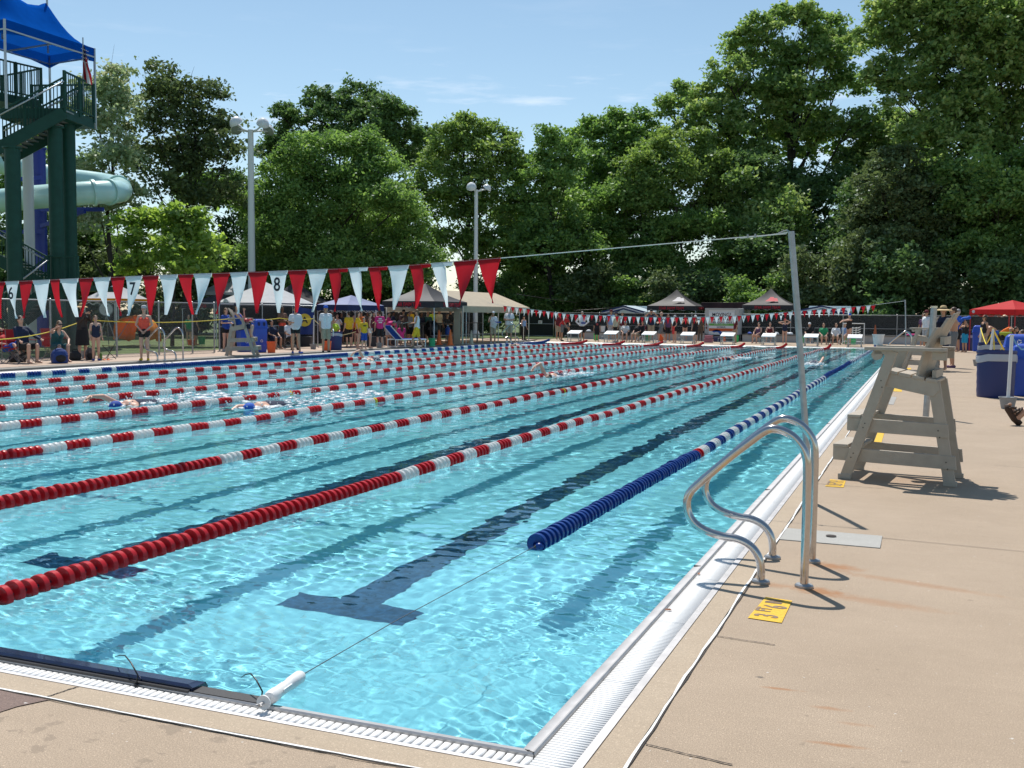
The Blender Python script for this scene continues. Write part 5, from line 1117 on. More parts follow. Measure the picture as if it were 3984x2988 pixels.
mb.build('cloth', [mat('flag_red', (.42, .02, .03), .7, trans=.4), mat('flag_white', (.7, .7, .7), .7, trans=.4), mat('flag_navy', (.015, .02, .10), .7, trans=.3)], t, smooth=True)
mb = MB(); [mb.ell((.06+.07*i, -.13, h-.42-.14*j-.03*i), (.014, .02, .014), 6, 4) for i in range(5) for j in range(4)]; mb.build('stars', mat('flag_white'), t)
# slide tube
t = thing('slide_tube', 'pale aqua water slide tube curling out beyond the green tower', 'water slide', (T0.x, T0.y, 0), 0)
SP = [(-70, 618, 44), (80, 655, 44), (220, 690, 44), (340, 706, 44), (410, 716, 43.9), (455, 728, 43.2), (470, 740, 42), (452, 746, 40.9), (400, 748, 40.2), (330, 752, 39.8), (200, 762, 39.5), (60, 775, 39.3), (-80, 792, 39.3)]
path = smooth_path([TL(PD(*p)) for p in SP], 5); mb = MB(); mb.tube(path, .45, 22, caps=False); mb.build('tube_shell', aqua, t, smooth=True)
for k in (12, 26, 38, 43):
    u = (path[k+1]-path[k-1]).normalized(); mb = MB(); mb.tube([path[k]-u*.05, path[k]+u*.05], 0.52, 22); mb.build('flange', aqua, t, smooth=30)
mb = MB(); lo = [p-Vector((0, 0, .0)) for p in path]; mb.tube([p+Vector((0, -.46, -.02)) for p in path[35:]], .02, 6); mb.build('seam', aqua, t)
for (x0, y0, d0_, x1, y1, d1_) in ((160, 815, 41.3, 402, 815, 40.5), (160, 880, 41.3, 330, 822, 40.5), (160, 580, 41.5, -30, 590, 40.5), (160, 690, 41.3, 40, 700, 40), (160, 900, 41.3, -30, 905, 40)):
    mb = MB(); mb.beam(TL(PD(x0, y0, d0_)), TL(PD(x1, y1, d1_)), .12, .16); mb.build('support_arm', tb, t)
# ------------------------------------------------------------------ light poles
lamp_w = mat('lamp_white', (.70, .71, .72), .3); lens = mat('lamp_lens', (.30, .34, .34), .12, spec=.7)
def light_pole(label, xb, top_y, D, heads, r=.16):
    p = PD(xb, top_y, D); t = thing('light_pole', label, 'light pole', (p.x, p.y, 0), 0, 'white floodlight poles'); h = p.z; ax = Vector((_R0[0], _R0[1], 0)); dp = Vector((-_R0[1], _R0[0], 0))
    mb = MB(); mb.tube([(0, 0, -.1), (0, 0, h)], [r*1.25, r*.85], 16); mb.build('pole', lamp_w, t, smooth=40); mb = MB(); mb.lathe([(r*2.2, 0), (r*2.2, .3), (r*1.4, .5)], 14); mb.build('base', lamp_w, t)
    for (dx, dz, dy, yaw, sz) in heads:
        c = ax*dx+dp*dy+Vector((0, 0, h+dz)); mb = MB(); mb.tube([(0, 0, h-.12), ax*dx*.5+dp*dy*.5+Vector((0, 0, h-.02)), c-Vector((0, 0, .12*sz))], .05, 8); mb.build('arm', lamp_w, t, smooth=True)
        M = Matrix.Translation(c)@Matrix.Rotation(YAW+R(yaw), 4, 'Z')@Matrix.Rotation(R(-38), 4, 'X')
        mb = MB(); mb.lathe([(0, .26*sz), (.17*sz, .22*sz), (.30*sz, .10*sz), (.36*sz, -.06*sz), (.37*sz, -.12*sz), (.35*sz, -.13*sz)], 20, 0, M@Matrix.Diagonal((1, 1.18, 1, 1)), caps=False); o = mb.build('lamp_head', lamp_w, t, smooth=50)
        mb = MB(); mb.lathe([(.35*sz, -.125*sz), (.25*sz, -.16*sz), (0, -.175*sz)], 20, 0, M@Matrix.Diagonal((1, 1.18, 1, 1)), caps=False); mb.build('lens', lens, o, smooth=50)
light_pole('tall white light pole with four floodlights left of the feathery tree', 975, 505, 60, [(-.80, .42, -.3, 150, 1.0), (.80, .36, -.3, 205, 1.0), (-.95, .15, .5, 20, .9), (.95, .12, .5, -20, .9)], .19)
light_pole('white light pole with two floodlights rising behind the beige tent', 1853, 738, 64, [(-.30, .19, -.15, 175, .86), (.70, .14, 0, 240, .68)], .125)
# ------------------------------------------------------------------ fences on the left
a, b = GL(455, 1387), GL(838, 1370); u = (b-a).normalized(); FX = a.x
p0 = a-u*11; topz = HGT(455, 1173, a)-LZ
chain_fence('long chain link fence behind the seated spectators', (p0, b), topz, [11-2*2.6, 11-2.6, 11, 11+1.9, 11+3.55, 11+(b-a).length-.05, 11-3*2.6, 11-4*2.6], z0=LZ)
scr = mat('dark_windscreen', (.010, .013, .013), .85, var=.3, vscale=2)
c = GL(845, 1366); 
chain_fence('chain link fence running away behind the white canopies', ((c.x-.2, c.y+.4, 0), (c.x-2.2, c.y+30, 0)), topz, [0, 3, 6, 9, 12, 15, 18, 21, 24, 27], z0=LZ, mid=True, screen=mat('dark_windscreen', (.010, .013, .013), .85, var=.3, vscale=2))
ylw = mat('yellow_rope', (.62, .50, .03), .6)
# grey-bucket posts and yellow rope
pb1 = GL(332, 1392); t1 = post_bucket('white rope post in a grey bucket beside the girl in the navy swimsuit', pb1, (332, 1244))
pb2 = GL(1475, 1352); t2 = post_bucket('white rope post in a grey bucket behind the pink shirts', pb2, (1462, 1208))
pb3 = GL(1219, 1358); t3 = post_bucket('white rope post standing between the clipboard woman and the polo man', pb3, (1221, 1228))
ch = GL(905, 1375); 
sag_rope('yellow rope slanting from the left frame edge past the white post to the chair', [GL(-60, 1440)+Vector((0, 0, .72)), t1, Vector((ch.x, ch.y, 1.28)), Vector((ch.x, ch.y, 1.28)).lerp(t3, .55)+Vector((0, 0, -.05)), t3+Vector((0, 0, -.12))], ylw, .014)
sag_rope('faded yellow rope drooping past the navy barrel to the post with pink shirts', [t3+Vector((0, 0, -.15)), GL(1255, 1362)+Vector((0, 0, .95)), GL(1290, 1362)+Vector((0, 0, .62)), GL(1350, 1358)+Vector((0, 0, .60)), t2+Vector((0, 0, -.45))], mat('tan_rope', (.42, .34, .16), .7), .012, .12)
# left pool ladder rails and mid ladder rails
g1, g2 = GL(568, 1402), GL(640, 1399)
for (g, lab) in ((g1, 'steel ladder rail on the opposite side in front of the coral tank top'), (g2, 'steel ladder rail on the opposite side right of the coral tank top')):
    grab_rail(lab, (g.x+.02, g.y, LZ), R(0), 1.10)
for px, lab in ((1957, 'steel ladder rail before the polo man with a lanyard'), (1990, 'steel ladder rail right of the polo man with a lanyard')):
    g = GL(px, 1333 if px < 1970 else 1330); grab_rail(lab, (g.x, g.y, LZ), 0, 1.12)
# ------------------------------------------------------------------ tents on the left
whitec = clothm('white_canopy', (.80, .80, .83), .45); greyc = clothm('grey_valance', (.26, .26, .30), .2); blackc = mat('black_canopy', (.034, .032, .036), .62, var=.15, vscale=3, spec=.35); navyc = clothm('navy_valance', (.012, .025, .10), .15); palebl = clothm('pale_navy_canopy', (.30, .34, .52), .25); beige = clothm('beige_canopy', (.58, .50, .38), .35); redc = clothm('red_canopy', (.62, .025, .03), .4); orangec = clothm('orange_canopy', (.85, .30, .01), .35)
ltr = mat('tent_lettering', (.62, .02, .04), .6)
tent_at('white pop-up canopy with grey edge behind the opposite lifeguard chair', (1049, 1352), 1178, (1035, 1098), 838, 1246, whitec, val=.27, valm=greyc, depth=3.4)
tent_at('navy-edged pale blue pop-up canopy over the yellow shirts', (1352, 1352), 1186, (1300, 1148), 1232, 1459, palebl, val=.26, valm=navyc, depth=3.2)
tent_at('black pop-up canopy with red lettering beside the beige tent', (1690, 1346), 1172, (1618, 1102), 1486, 1788, blackc, val=.30, concave=.35, text='STAR SWIM TEAM', tm_=ltr, depth=3.6)
c = PD(925, 1355, 66); tent('small white canopy far back above the numbered flags', (c.x, c.y, .05), 3.0, 3.0, HGT(925, 1140, c), HGT(865, 1075, c), whitec, val=.2)
c = PD(880, 1355, 57); tent('black canopy with red mark half hidden behind the white canopy', (c.x, c.y, .05), 3.0, 3.0, HGT(880, 1185, c), HGT(850, 1140, c), blackc, val=.28, concave=.3, text='STAR', tm_=ltr)
c = PD(1180, 1355, 58); tent('black peaked canopy between the white and pale blue canopies', (c.x, c.y, .05), 3.0, 3.0, HGT(1180, 1178, c), HGT(1130, 1090, c), blackc, val=.28, concave=.35, text='STAR', tm_=ltr)
c = PD(450, 1370, 52); t = tent('small white and orange canopy on the lawn behind the hat', (c.x, c.y, .05), 2.0, 2.4, HGT(450, 1165, c), HGT(400, 1105, c), whitec, val=.18, valm=orangec)
# orange play tent on the lawn
c = PD(560, 1330, 44); t = thing('play_tent', 'slumped orange fabric tent on the lawn behind the fence', 'tent', (c.x, c.y, .05), YAW)
mb = MB(); nu, nv = 14, 10; rr = random.Random(4)
for j in range(nv+1):
    for i in range(nu+1):
        u, v = i/nu, j/nv; ang = math.pi*u; wv = 1.0+.12*math.sin(v*9+u*4); mb.v.append((-.75*math.cos(ang)*(1-.25*v)*wv-.35+.25*v, -.5+1.3*v, (.25+1.05*math.sin(ang)**.8)*(1-.15*v)+.06*math.sin(u*11+v*7)))
for j in range(nv): mb.f += [(j*(nu+1)+i, j*(nu+1)+i+1, (j+1)*(nu+1)+i+1, (j+1)*(nu+1)+i) for i in range(nu)]
mb.m = [0]*len(mb.f); o = mb.build('fabric', orangec, t, smooth=True); sm = o.modifiers.new('s', 'SOLIDIFY'); sm.thickness = .02
mb = MB(); mb.tube([(-1.1, -.5, 0), (-.35, -.4, 1.25), (.45, -.5, 0)], .02, 6); mb.build('hoop', metal, t)
# beige frame tent
A = GL(1801, 1340); B = Vector((A.x, A.y+9.5, A.z)); ev = HGT(1797, 1190, A)-LZ; rg = HGT(1690, 1125, (A.x-2.2, A.y))-LZ
t = thing('frame_tent', 'large beige gable tent over the timing table', 'tent', A)
wd = 4.2; Ly = 9.0; mb = MB()
for k in range(6):
    y0, y1 = Ly*k/6, Ly*(k+1)/6; s0 = -.05*math.sin(math.pi*(k % 2)); mb.quad((0, y0, ev), (0, y1, ev), (-wd/2, y1, rg), (-wd/2, y0, rg)); mb.quad((-wd/2, y0, rg), (-wd/2, y1, rg), (-wd, y1, ev), (-wd, y0, ev))
mb.build('roof', beige, t); mb = MB()
for x in (0.01, -wd-.01):
    for k in range(8): y0, y1 = Ly*k/8, Ly*(k+1)/8; z0 = .30+.02*(k % 2); mb.quad((x, y0, ev+.01), (x, y1, ev+.01), (x, y1, ev-.30-.02*((k+1) % 2)), (x, y0, ev-z0))
mb.quad((0, -.01, ev), (-wd, -.01, ev), (-wd, -.01, ev-.28), (0, -.01, ev-.28)); mb.build('valance', beige, t)
for y in (0.02, Ly/2, Ly-.02):
    for x in (-.03, -wd+.03): mb = MB(); mb.tube([(x, y, 0), (x, y, ev)], .045 if y < 1 else .03, 8); mb.build('leg', mat('beige_pipe', (.55, .50, .42), .5), t, smooth=True)
mb = MB(); mb.box((-.30, -.03, ev*.5), (.34, .03, ev)); mb.build('side_curtain', beige, t)
# tables, bench and clutter under the beige tent
dkw = mat('dark_table', (.035, .035, .04), .6); gym = mat('grey_bench', (.22, .23, .24), .45, .4)
def bench(label, c, L, h, d, m, rz=90, name='bench', cat='bench', grp='benches and tables'):
    t = thing(name, label, cat, c, R(rz), grp); mb = MB(); mb.box((0, 0, h), (L, d, .04)); mb.build('top', m, t)
    for s in (-1, -.33, .33, 1):
        mb = MB(); mb.beam((s*L*.47, -d*.4, 0), (s*L*.47, -d*.4, h), .04, .04); mb.beam((s*L*.47, d*.4, 0), (s*L*.47, d*.4, h), .04, .04); mb.build('leg', gym, t)
    return t
q = GL(1880, 1333); bench('long grey bench under the beige tent', (q.x-.55, q.y-1, LZ), 7.5, .42, .3, gym); bench('dark raised timing table under the beige tent', (q.x-1.4, q.y-1, LZ), 6.0, 1.0, .7, dkw, name='table', cat='table')
q = GL(1740, 1340); bench('dark table under the black lettered canopy', (q.x-1.6, q.y+.6, LZ), 3.0, .95, .6, dkw, name='table', cat='table')
t = thing('drum_fan', 'big black drum fan under the black lettered canopy', 'fan', (q.x-.75, q.y-.2, LZ), R(-40)); mb = MB(); M = Matrix.Translation((0, 0, .75))@Matrix.Rotation(R(90), 4, 'X')
mb.lathe([(.36, -.16), (.40, -.15), (.40, .15), (.36, .16), (.34, .1), (.34, -.1)], 26, 0, M); mb.build('drum', blk, t, smooth=40)
mb = MB(); [mb.lathe([(r_, .16), (r_+.008, .165), (r_, .17)], 22, 0, M, caps=False) for r_ in (.06, .13, .20, .27, .33)]; mb.build('guard', blk, t)
mb = MB(); [mb.beam(M@Vector((.0, .0, .05)), M@Vector((.30*math.cos(a), .30*math.sin(a), .05)), .12, .01, up=(0, 1, .3)) for a in (0, 1.57, 3.14, 4.71)]; mb.build('blade', gym, t); mb = MB(); mb.box((0, 0, .18), (.06, .2, .36)); mb.box((0, 0, .02), (.5, .4, .04)); mb.build('stand', blk, t)
jb_ = mat('blue_jug', (.02, .08, .38), .4); t = thing('water_jug', 'blue water jug on the bench under the black canopy', 'jug', (q.x-.45, q.y+1.0, .48)); mb = MB(); mb.lathe([(.12, 0), (.13, .05), (.13, .30), (.08, .38), (.04, .40), (.04, .46)], 18); mb.build('body', jb_, t, smooth=40); mb = MB(); mb.lathe([(.045, .45), (.045, .49), (.02, .5)], 12); mb.build('lid', white_pail, t)
org = mat('orange_cone', (.80, .14, .02), .5); tanm = mat('tan_cone', (.42, .36, .27), .6, var=.15, vscale=8)
cone('plain faded orange traffic cone under the black canopy edge', GL(1708, 1342), .70, org); cone('bright orange traffic cone with a white band on the deck edge', GL(1752, 1344), .74, org, white_pail); cone('dusty tan traffic cone in front of the beige tent', GL(1833, 1339), .68, tanm)
grn = mat('green_pail', (.02, .30, .12), .45); orp = mat('orange_pail', (.85, .12, .02), .45)
bucket('green bucket by the black canopy leg', GL(1681, 1347), .13, .155, .36, grn, group='coloured buckets')
bucket('bright orange bucket right of the blue recycling bin', GL(1056, 1372), .135, .165, .40, orp, group='coloured buckets'); bucket('bright orange bucket behind the polo man', GL(1273, 1364), .135, .165, .37, orp, group='coloured buckets')
bucket('small orange-red bucket on the lawn behind the fence', PD(745, 1352, 45), .13, .16, .34, orp, group='coloured buckets'); bucket('green bucket on the lawn behind the fence', PD(785, 1340, 45), .13, .155, .34, grn, group='coloured buckets')
binm = mat('bin_blue', (.020, .085, .50), .45, var=.06, vscale=4); barm = mat('barrel_navy', (.012, .025, .13), .45)
c = GL(1000, 1374); bin_('bright blue recycling bin with two round slots by the opposite lifeguard chair', (c.x-.55, c.y+.9, LZ), .50, 1.22, binm, True, 1, 58)
c = GL(972, 1372); bin_('blue recycling bin half hidden behind the opposite lifeguard chair', (c.x-.9, c.y+.9, LZ), .50, 1.05, binm, False, 1, 58)
barrel('navy barrel with a bag band among the yellow shirts', GL(1302, 1361), .29, .72, barm)
# lounger
t = thing('sun_lounger', 'blue pool lounger with white frame and raised back', 'sun lounger', GL(1570, 1350), R(62)); fr_w = mat('white_frame', (.70, .70, .70), .4)
mb = MB()
for s in (-.3, .3): mb.tube([(-.65, s, .33), (1.0, s, .33)], .024, 8); mb.tube([(-.25, s, .34), (-.85, s, .92)], .022, 8)
mb.build('frame', fr_w, t)
for x in (-.62, -.1, .25, .95): mb = MB(); mb.tube([(x, -.3, .33), (x, -.3, .02), (x, .3, .02), (x, .3, .33)], .024, 8); mb.build('leg', fr_w, t)
slb = mat('lounger_blue', (.008, .075, .42), .8, spec=.1); mb = MB(); mb.box((.38, 0, .355), (1.25, .54, .02)); mb.build('seat_sling', slb, t); mb = MB(); mb.beam((-.25, 0, .36), (-.85, 0, .94), .54, .02, up=(1, 0, 1)); mb.build('back_sling', slb, t)
# pace clock on a stand, stool, bags, bottle, sandals, hanging flag
c = PD(415, 1300, 41); t = thing('pace_clock', 'round white pace clock on a stand behind the fence', 'clock', (c.x, c.y, .05), YAW+R(10)); z = HGT(415, 1208, c); M = Matrix.Translation((0, 0, z))@Matrix.Rotation(R(90), 4, 'X')
mb = MB(); mb.lathe([(0, .0), (.26, .0), (.28, .02), (.28, .05)], 26, 0, M); mb.build('rim', gym, t); mb = MB(); mb.lathe([(0, .054), (.25, .054)], 26, 0, M, caps=False); mb.build('dial', white_pail, t)
mb = MB(); mb.beam(M@Vector((0, 0, .06)), M@Vector((.08, .16, .06)), .02, .005, up=(0, 1, 0)); mb.beam(M@Vector((0, 0, .06)), M@Vector((-.02, -.13, .06)), .016, .005, up=(0, 1, 0)); mb.build('hand', blk, t)
for s in (-.4, 0, .4): mb = MB(); mb.tube([(0, .05, z-.25), (s, .1+.3*(s == 0), 0)], .016, 6); mb.build('leg', metal, t)
t = thing('tripod_stool', 'small olive tripod stool by the fence', 'stool', GL(427, 1397)); mb = MB(); mb.add([(-.2, -.1, .42), (.2, -.1, .42), (0, .22, .42), (-.2, -.1, .40), (.2, -.1, .40), (0, .22, .40)], [(0, 1, 2), (5, 4, 3), (0, 3, 4, 1), (1, 4, 5, 2), (2, 5, 3, 0)]); mb.build('seat', mat('olive_cloth', (.14, .15, .05), .8), t)
for (x, y) in ((-.19, -.09), (.19, -.09), (0, .2)): mb = MB(); mb.tube([(x, y, .41), (-x*.9, -y*.9, 0)], .010, 6); mb.build('leg', blk, t)
dkb = mat('bag_black', (.02, .02, .022), .8); nvb = mat('bag_navy', (.015, .045, .20), .7); ptn = mat('bag_pattern', (.10, .09, .09), .8, var=.9, vscale=14)
bag('bulky blue backpack with a white tag beside the seated woman', GL(232, 1413), (.46, .34, .42), nvb, dkb, 'backpack', rz=60); bag('black tote bag with a red item beside the white post', GL(292, 1402), (.36, .26, .28), dkb, rz=50); bag('black and white patterned bag behind the girl in navy swimsuit', GL(352, 1400), (.30, .24, .36), ptn, dkb, rz=40); bag('dark duffel bag under the red camp chairs', GL(84, 1410)+Vector((-.25, .1, 0)), (.5, .28, .24), dkb, rz=60)
mb = MB(); mb.lathe([(.035, 0), (.037, .02), (.037, .17), (.018, .20), (.018, .23), (.0, .235)], 12, 0, Matrix.Translation(GL(393, 1402))); tag(mb.build('bottle', mat('bottle_green', (.16, .26, .05), .2, trans=.3), smooth=40), 'small green drink bottle on the deck by the stool', 'bottle')
t = thing('sandal', 'pair of small orange sandals under the tripod stool', 'sandals', GL(413, 1401), R(60)); 
for s in (-.06, .06): mb = MB(); mb.ell((s, 0, .012), (.045, .11, .014), 10, 6); mb.tube([(s-.045, .0, .015), (s, -.03, .05), (s+.045, 0, .015)], .010, 6); mb.build('sole', org, t)
c = GL(1205, 1358); t = thing('team_banner', 'blue hanging banner with a yellow circle and letter A', 'banner', (c.x-1.2, c.y+1.4, LZ), R(30)); mb = MB(); z1, z0 = 1.72, .55
mb.v = [(-.42+.84*i/8, .05*math.sin(i*1.3+j*.5), z1-(z1-z0)*j/8-(.0 if j else .12*(i/8))) for j in range(9) for i in range(9)]; mb.f = [(j*9+i, (j+1)*9+i, (j+1)*9+i+1, j*9+i+1) for j in range(8) for i in range(8)]; mb.m = [0]*64; mb.build('cloth', mat('banner_blue', (.015, .04, .20), .7), t, smooth=True)
mb = MB(); mb.lathe([(0, .0), (.27, .0), (.27, .004)], 24, 0, Matrix.Translation((0.05, -.07, 1.15))@Matrix.Rotation(R(90), 4, 'X'), caps=False); mb.build('emblem', mat('emblem_yellow', (.65, .48, .05), .7), t); text_mesh('A', .36, Matrix.Translation((.05, -.08, 1.14))@Matrix.Rotation(R(90), 4, 'X'), 'letter', pk, t, bold=.01)
for s in (-.45, .45): mb = MB(); mb.tube([(s, .02, 0), (s, .02, z1+.03)], .014, 6); mb.build('pole', metal, t)
for px, lab, rz in ((22, 'red camp chair at the left frame edge with the reclining boy', 84), (84, 'red camp chair with the man in the navy jacket', 84), (214, 'red camp chair with the woman in teal', 78)):
    fold_chair(lab, GL(px, 1412 if px < 200 else 1398), rz, mat('chair_red', (.48, .02, .025), .75), 'red camp chairs')
# crates and dark boxes that stand behind the people under the canopies
for (px, py, s, lab) in ((1222, 1350, .5, 'black equipment case behind the polo man'), (1560, 1345, .45, 'dark grey storage bin behind the lounger'), (1500, 1350, .5, 'grey storage bin by the pink shirts')):
    c = GL(px, py); t = thing('storage_bin', lab, 'storage bin', (c.x-.8, c.y+.5, LZ), R(20), 'storage bins'); mb = MB(); mb.box((0, 0, s*.4), (s*1.3, s, s*.8), 0, None, (1.06, 1.06)); mb.build('tub', mat('bin_dark', (.05, .052, .06), .5), t, bevel=.02); mb = MB(); mb.box((0, 0, s*.83), (s*1.45, s*1.1, s*.07)); mb.build('lid', mat('bin_lid', (.09, .09, .10), .5), t, bevel=.01)
# ------------------------------------------------------------------ starting blocks at the far end
blkw = mat('block_white', (.78, .78, .77), .5, bump=.2, bscale=90); blkf = mat('block_frame', (.45, .46, .44), .4, .4)
def start_block():
    t = thing('starting_block', 'white starting block', 'starting block', (0, 0, 0), 0, 'white starting blocks')
    mb = MB(); P = [(-.36, -.05, .50), (.36, -.05, .50), (.36, .62, .66), (-.36, .62, .66)]; lo = [(x, y, z-.05) for x, y, z in P]
    mb.add(P+lo, [(0, 1, 2, 3), (7, 6, 5, 4), (0, 4, 5, 1), (1, 5, 6, 2), (2, 6, 7, 3), (3, 7, 4, 0)]); mb.build('platform', blkw, t, bevel=.012)
    for s in (-1, 1):
        mb = MB(); mb.tube([(s*.32, .02, .45), (s*.32, .02, .0)], .024, 8); mb.tube([(s*.32, .56, .60), (s*.32, .56, .0)], .024, 8); mb.tube([(s*.32, .02, .22), (s*.32, .56, .22)], .018, 6); mb.build('side_frame', blkf, t, smooth=40)
    mb = MB(); mb.tube([(-.40, -.02, .36), (-.44, -.14, .34), (-.44, -.14, .16), (-.32, .0, .14)], .014, 6); mb.tube([(-.30, .0, .34), (.30, .0, .34)], .014, 6); mb.tube([(-.30, .0, .26), (.30, .0, .26)], .014, 6); mb.build('hand_grip', blkf, t, smooth=40)
    mb = MB(); mb.box((0, .32, .17), (.62, .26, .03)); mb.build('step', blkw, t); mb = MB(); mb.box((0, .28, .012), (.78, .74, .024)); mb.build('base_plate', mat('block_base', (.08, .08, .08), .6), t)
    return t
b0 = start_block(); NBL = ['nearest the far lifeguard chair', 'beside the seated woman in a white shirt', 'in front of the woman with the white cap', 'below the crossed-leg woman', 'in front of the van doors', 'in front of the swimmer with the orange-red towel', 'beside the man in grey', 'closest to the gate']
for k in range(8):
    x = ROPE0-LANE*(k+.5)+.04; lab = 'white starting block at the far end, number %d counted from the right' % (k+1)
    lab = ['white starting block next to the swimmer in a blue cap, last on the right', 'white starting block before the seated helper in a white cap', 'white starting block between the two seated women in swimsuits', 'white starting block in front of the moving trailer', 'white starting block left of the moving trailer, by the girls in black', 'white starting block beside the man in grey walking', 'white starting block below the man in yellow and black', 'white starting block on the far left by the man in red'][k]
    o = b0 if k == 0 else dup(b0, (x, 52.05, 0), 0); o.location = (x, 52.05, 0); o['label'] = lab
# low grey bench walls
conc = mat('bench_concrete', (.42, .42, .43), .8, var=.12, vscale=1.5); dseat = mat('bench_seat', (.10, .10, .10), .7)
def wall_bench(label, x0, x1, y=60.0, h=.42):
    t = thing('wall_bench', label, 'bench', ((x0+x1)/2, y, 0), 0, 'low wall benches'); mb = MB(); mb.box((0, .25, h/2), (x1-x0, .5, h)); mb.build('wall', conc, t, bevel=.01); mb = MB(); mb.box((0, .22, h+.025), (x1-x0+.04, .62, .045)); mb.build('seat_board', dseat, t, bevel=.005)
gx = lambda px, y=60.0: (lambda d: CAM[0]+d[0]*(y-CAM[1])/d[1])(ray(px, 1320))
wall_bench('low grey wall bench left of the moving trailer', gx(2272), gx(2738)); wall_bench('low grey wall bench right of the moving trailer', gx(2888), gx(3160)); wall_bench('low grey wall bench behind the white rack and orange cone', gx(3320), gx(3590), 60.0, .46)
# far fence with dark windscreens
YFN = 61.9; XA, XB = gx(2020, YFN), 16.0; tz = HGT(2600, 1220, (gx(2600, YFN), YFN, 0))
chain_fence('long chain link fence with dark windscreen behind the far bench', ((XA+2.6, YFN, 0), (XB, YFN, 0)), tz, list(np.arange(0, XB-XA-2.6, 3.05)), screen=scr, mid=True, pitch=.085, wire=.0013)
t = thing('gate', 'dark screened chain link gate with a small white sign', 'gate', (XA, YFN, 0), 0); W_ = 2.45; mb = MB()
for s in (0, W_): mb.tube([(s, 0, 0), (s, 0, tz)], .030, 8)
for z in (.12, tz*.55, tz-.02): mb.tube([(0, 0, z), (W_, 0, z)], .022, 6)
mb.build('gate_frame', metal, t, smooth=True); mb = MB(); mb.box((W_/2, .04, tz*.5), (W_-.06, .006, tz*.86)); mb.build('windscreen', scr, t); sg = MB(); sg.box((W_*.62, -.04, tz*.62), (.28, .012, .22)); o = sg.build('sign', white_pail, t); text_mesh('EXIT', .095, Matrix.Translation((W_*.62, -.049, tz*.62))@Matrix.Rotation(R(90), 4, 'X'), 'lettering', mat('sign_red', (.5, .03, .03), .6), o, bold=.003)
mb = MB(); mb.tube([GL(1845, 1340)+Vector((-1, 8, 2.6)), Vector((-19, 58, 2.3)), Vector((gx(2230, 61), 61, 1.82)), Vector((gx(2330, 61), 61.5, 1.95)), Vector((gx(2420, 61), 62, 2.15))], .012, 5); tag(mb.build('overhead_cable', blk, smooth=True), 'thin dark cable sagging from the beige tent to the striped canopy', 'cable')
# canopies behind the far bench
def tent_far(label, lx, rx, eave_y, peak, m, Y=62.6, d=3.0, **kw):
    x0, x1 = gx(lx, Y), gx(rx, Y); ev = HGT((lx+rx)/2, eave_y, ((x0+x1)/2, Y)); pz = HGT(peak[0], peak[1], ((x0+x1)/2, Y+d/2)); return tent(label, (x1, Y, 0), x1-x0, d, ev, pz, m, **kw)
tent_far('black peaked canopy with red lettering left of the moving trailer', 2515, 2706, 1190, (2634, 1126), blackc, val=.30, concave=.42, text='STAR SWIM TEAM', tm_=ltr)
tent_far('black peaked canopy with red lettering partly behind the near flag pole', 2884, 3082, 1187, (3003, 1122), blackc, val=.30, concave=.42, text='STAR SWIM TEAM', tm_=ltr)
emb = mat('emblem_pale', (.60, .56, .56), .6)
for (px, c_) in ((2630, emb), (2995, ltr)):
    Y = 62.6; x = gx(px, Y); z0 = HGT(px, 1172, (x, Y+.5)); tt = [o for o in bpy.data.objects if o.name.startswith('canopy_tent') and abs(o.location.y-Y) < .01 and abs(o.location.x-x) < 3.2][0]
    mb = MB(); l = Vector((x, Y+.42, z0))-tt.location; mb.add([l+Vector(v) for v in ((-.42, .0, 0), (.40, 0, 0), (.30, .22, .20), (.12, .22, .20), (.06, .30, .27), (-.12, .30, .27), (-.22, .16, .14))], [tuple(range(7))]); mb.build('swoosh_emblem', c_, tt)
def gable_canopy(label, lx, rx, eave_y, ridge_y, top_l, top_r, Y=62.3):
    x0, x1 = gx(lx, Y), gx(rx, Y); xm = (x0+x1)/2; ev = HGT((lx+rx)/2, eave_y, (xm, Y)); rg = HGT((lx+rx)/2, ridge_y, (xm, Y)); W_ = x1-x0
    t = thing('gable_canopy', label, 'canopy', (x0, Y, 0), 0, 'striped gable canopies'); nb = mat('canopy_stripe', (.02, .04, .14), .6); lt = clothm('patterned_canopy', (.55, .66, .72), .25)
    mb = MB()
    for k in range(5):
        f0, f1 = .5-.1*k*0, 0
    mb.quad((0, 0, ev), (W_/2, 0, rg), (W_/2, 3, rg), (0, 3, ev)); mb.quad((W_/2, 0, rg), (W_, 0, ev), (W_, 3, ev), (W_/2, 3, rg)); o = mb.build('roof', lt, t); sm = o.modifiers.new('s', 'SOLIDIFY'); sm.thickness = .02
    mb = MB(); z1 = HGT(top_l, ridge_y+2, (x0, Y+3)); mb.quad((W_*.12, 3.05, ev-.1), (W_*.16, 3.05, z1), (W_*.97, 3.05, z1), (W_, 3.05, ev-.1)); mb.build('back_panel', lt, t)
    for w0, w1, m in ((0, .10, nb), (.10, .17, alu), (.17, .27, nb), (.33, .38, alu)):
        mb = MB()
        for s in (0, 1):
            e = W_ if s else 0; q = 1 if not s else -1
            mb.beam((e+q*.02, -.02-.002*w0, ev-(w0+w1)/2), (W_/2, -.02-.002*w0, rg-(w0+w1)/2), .02, w1-w0, up=(0, 0, 1))
        mb.build('gable_band', m, t)
    for (x, y) in ((.03, 0), (W_-.03, 0), (W_-.18, .0), (.03, 2.95), (W_-.03, 2.95)): mb = MB(); mb.box((x, y, ev/2), (.045, .045, ev)); mb.build('leg', alu, t)
    mb = MB()
    for k in range(2): mb.box((W_-.10, -.01+.0*k, ev-.55-.0*k), (.13, .01, .9))
    mb.build('corner_drape', nb, t)
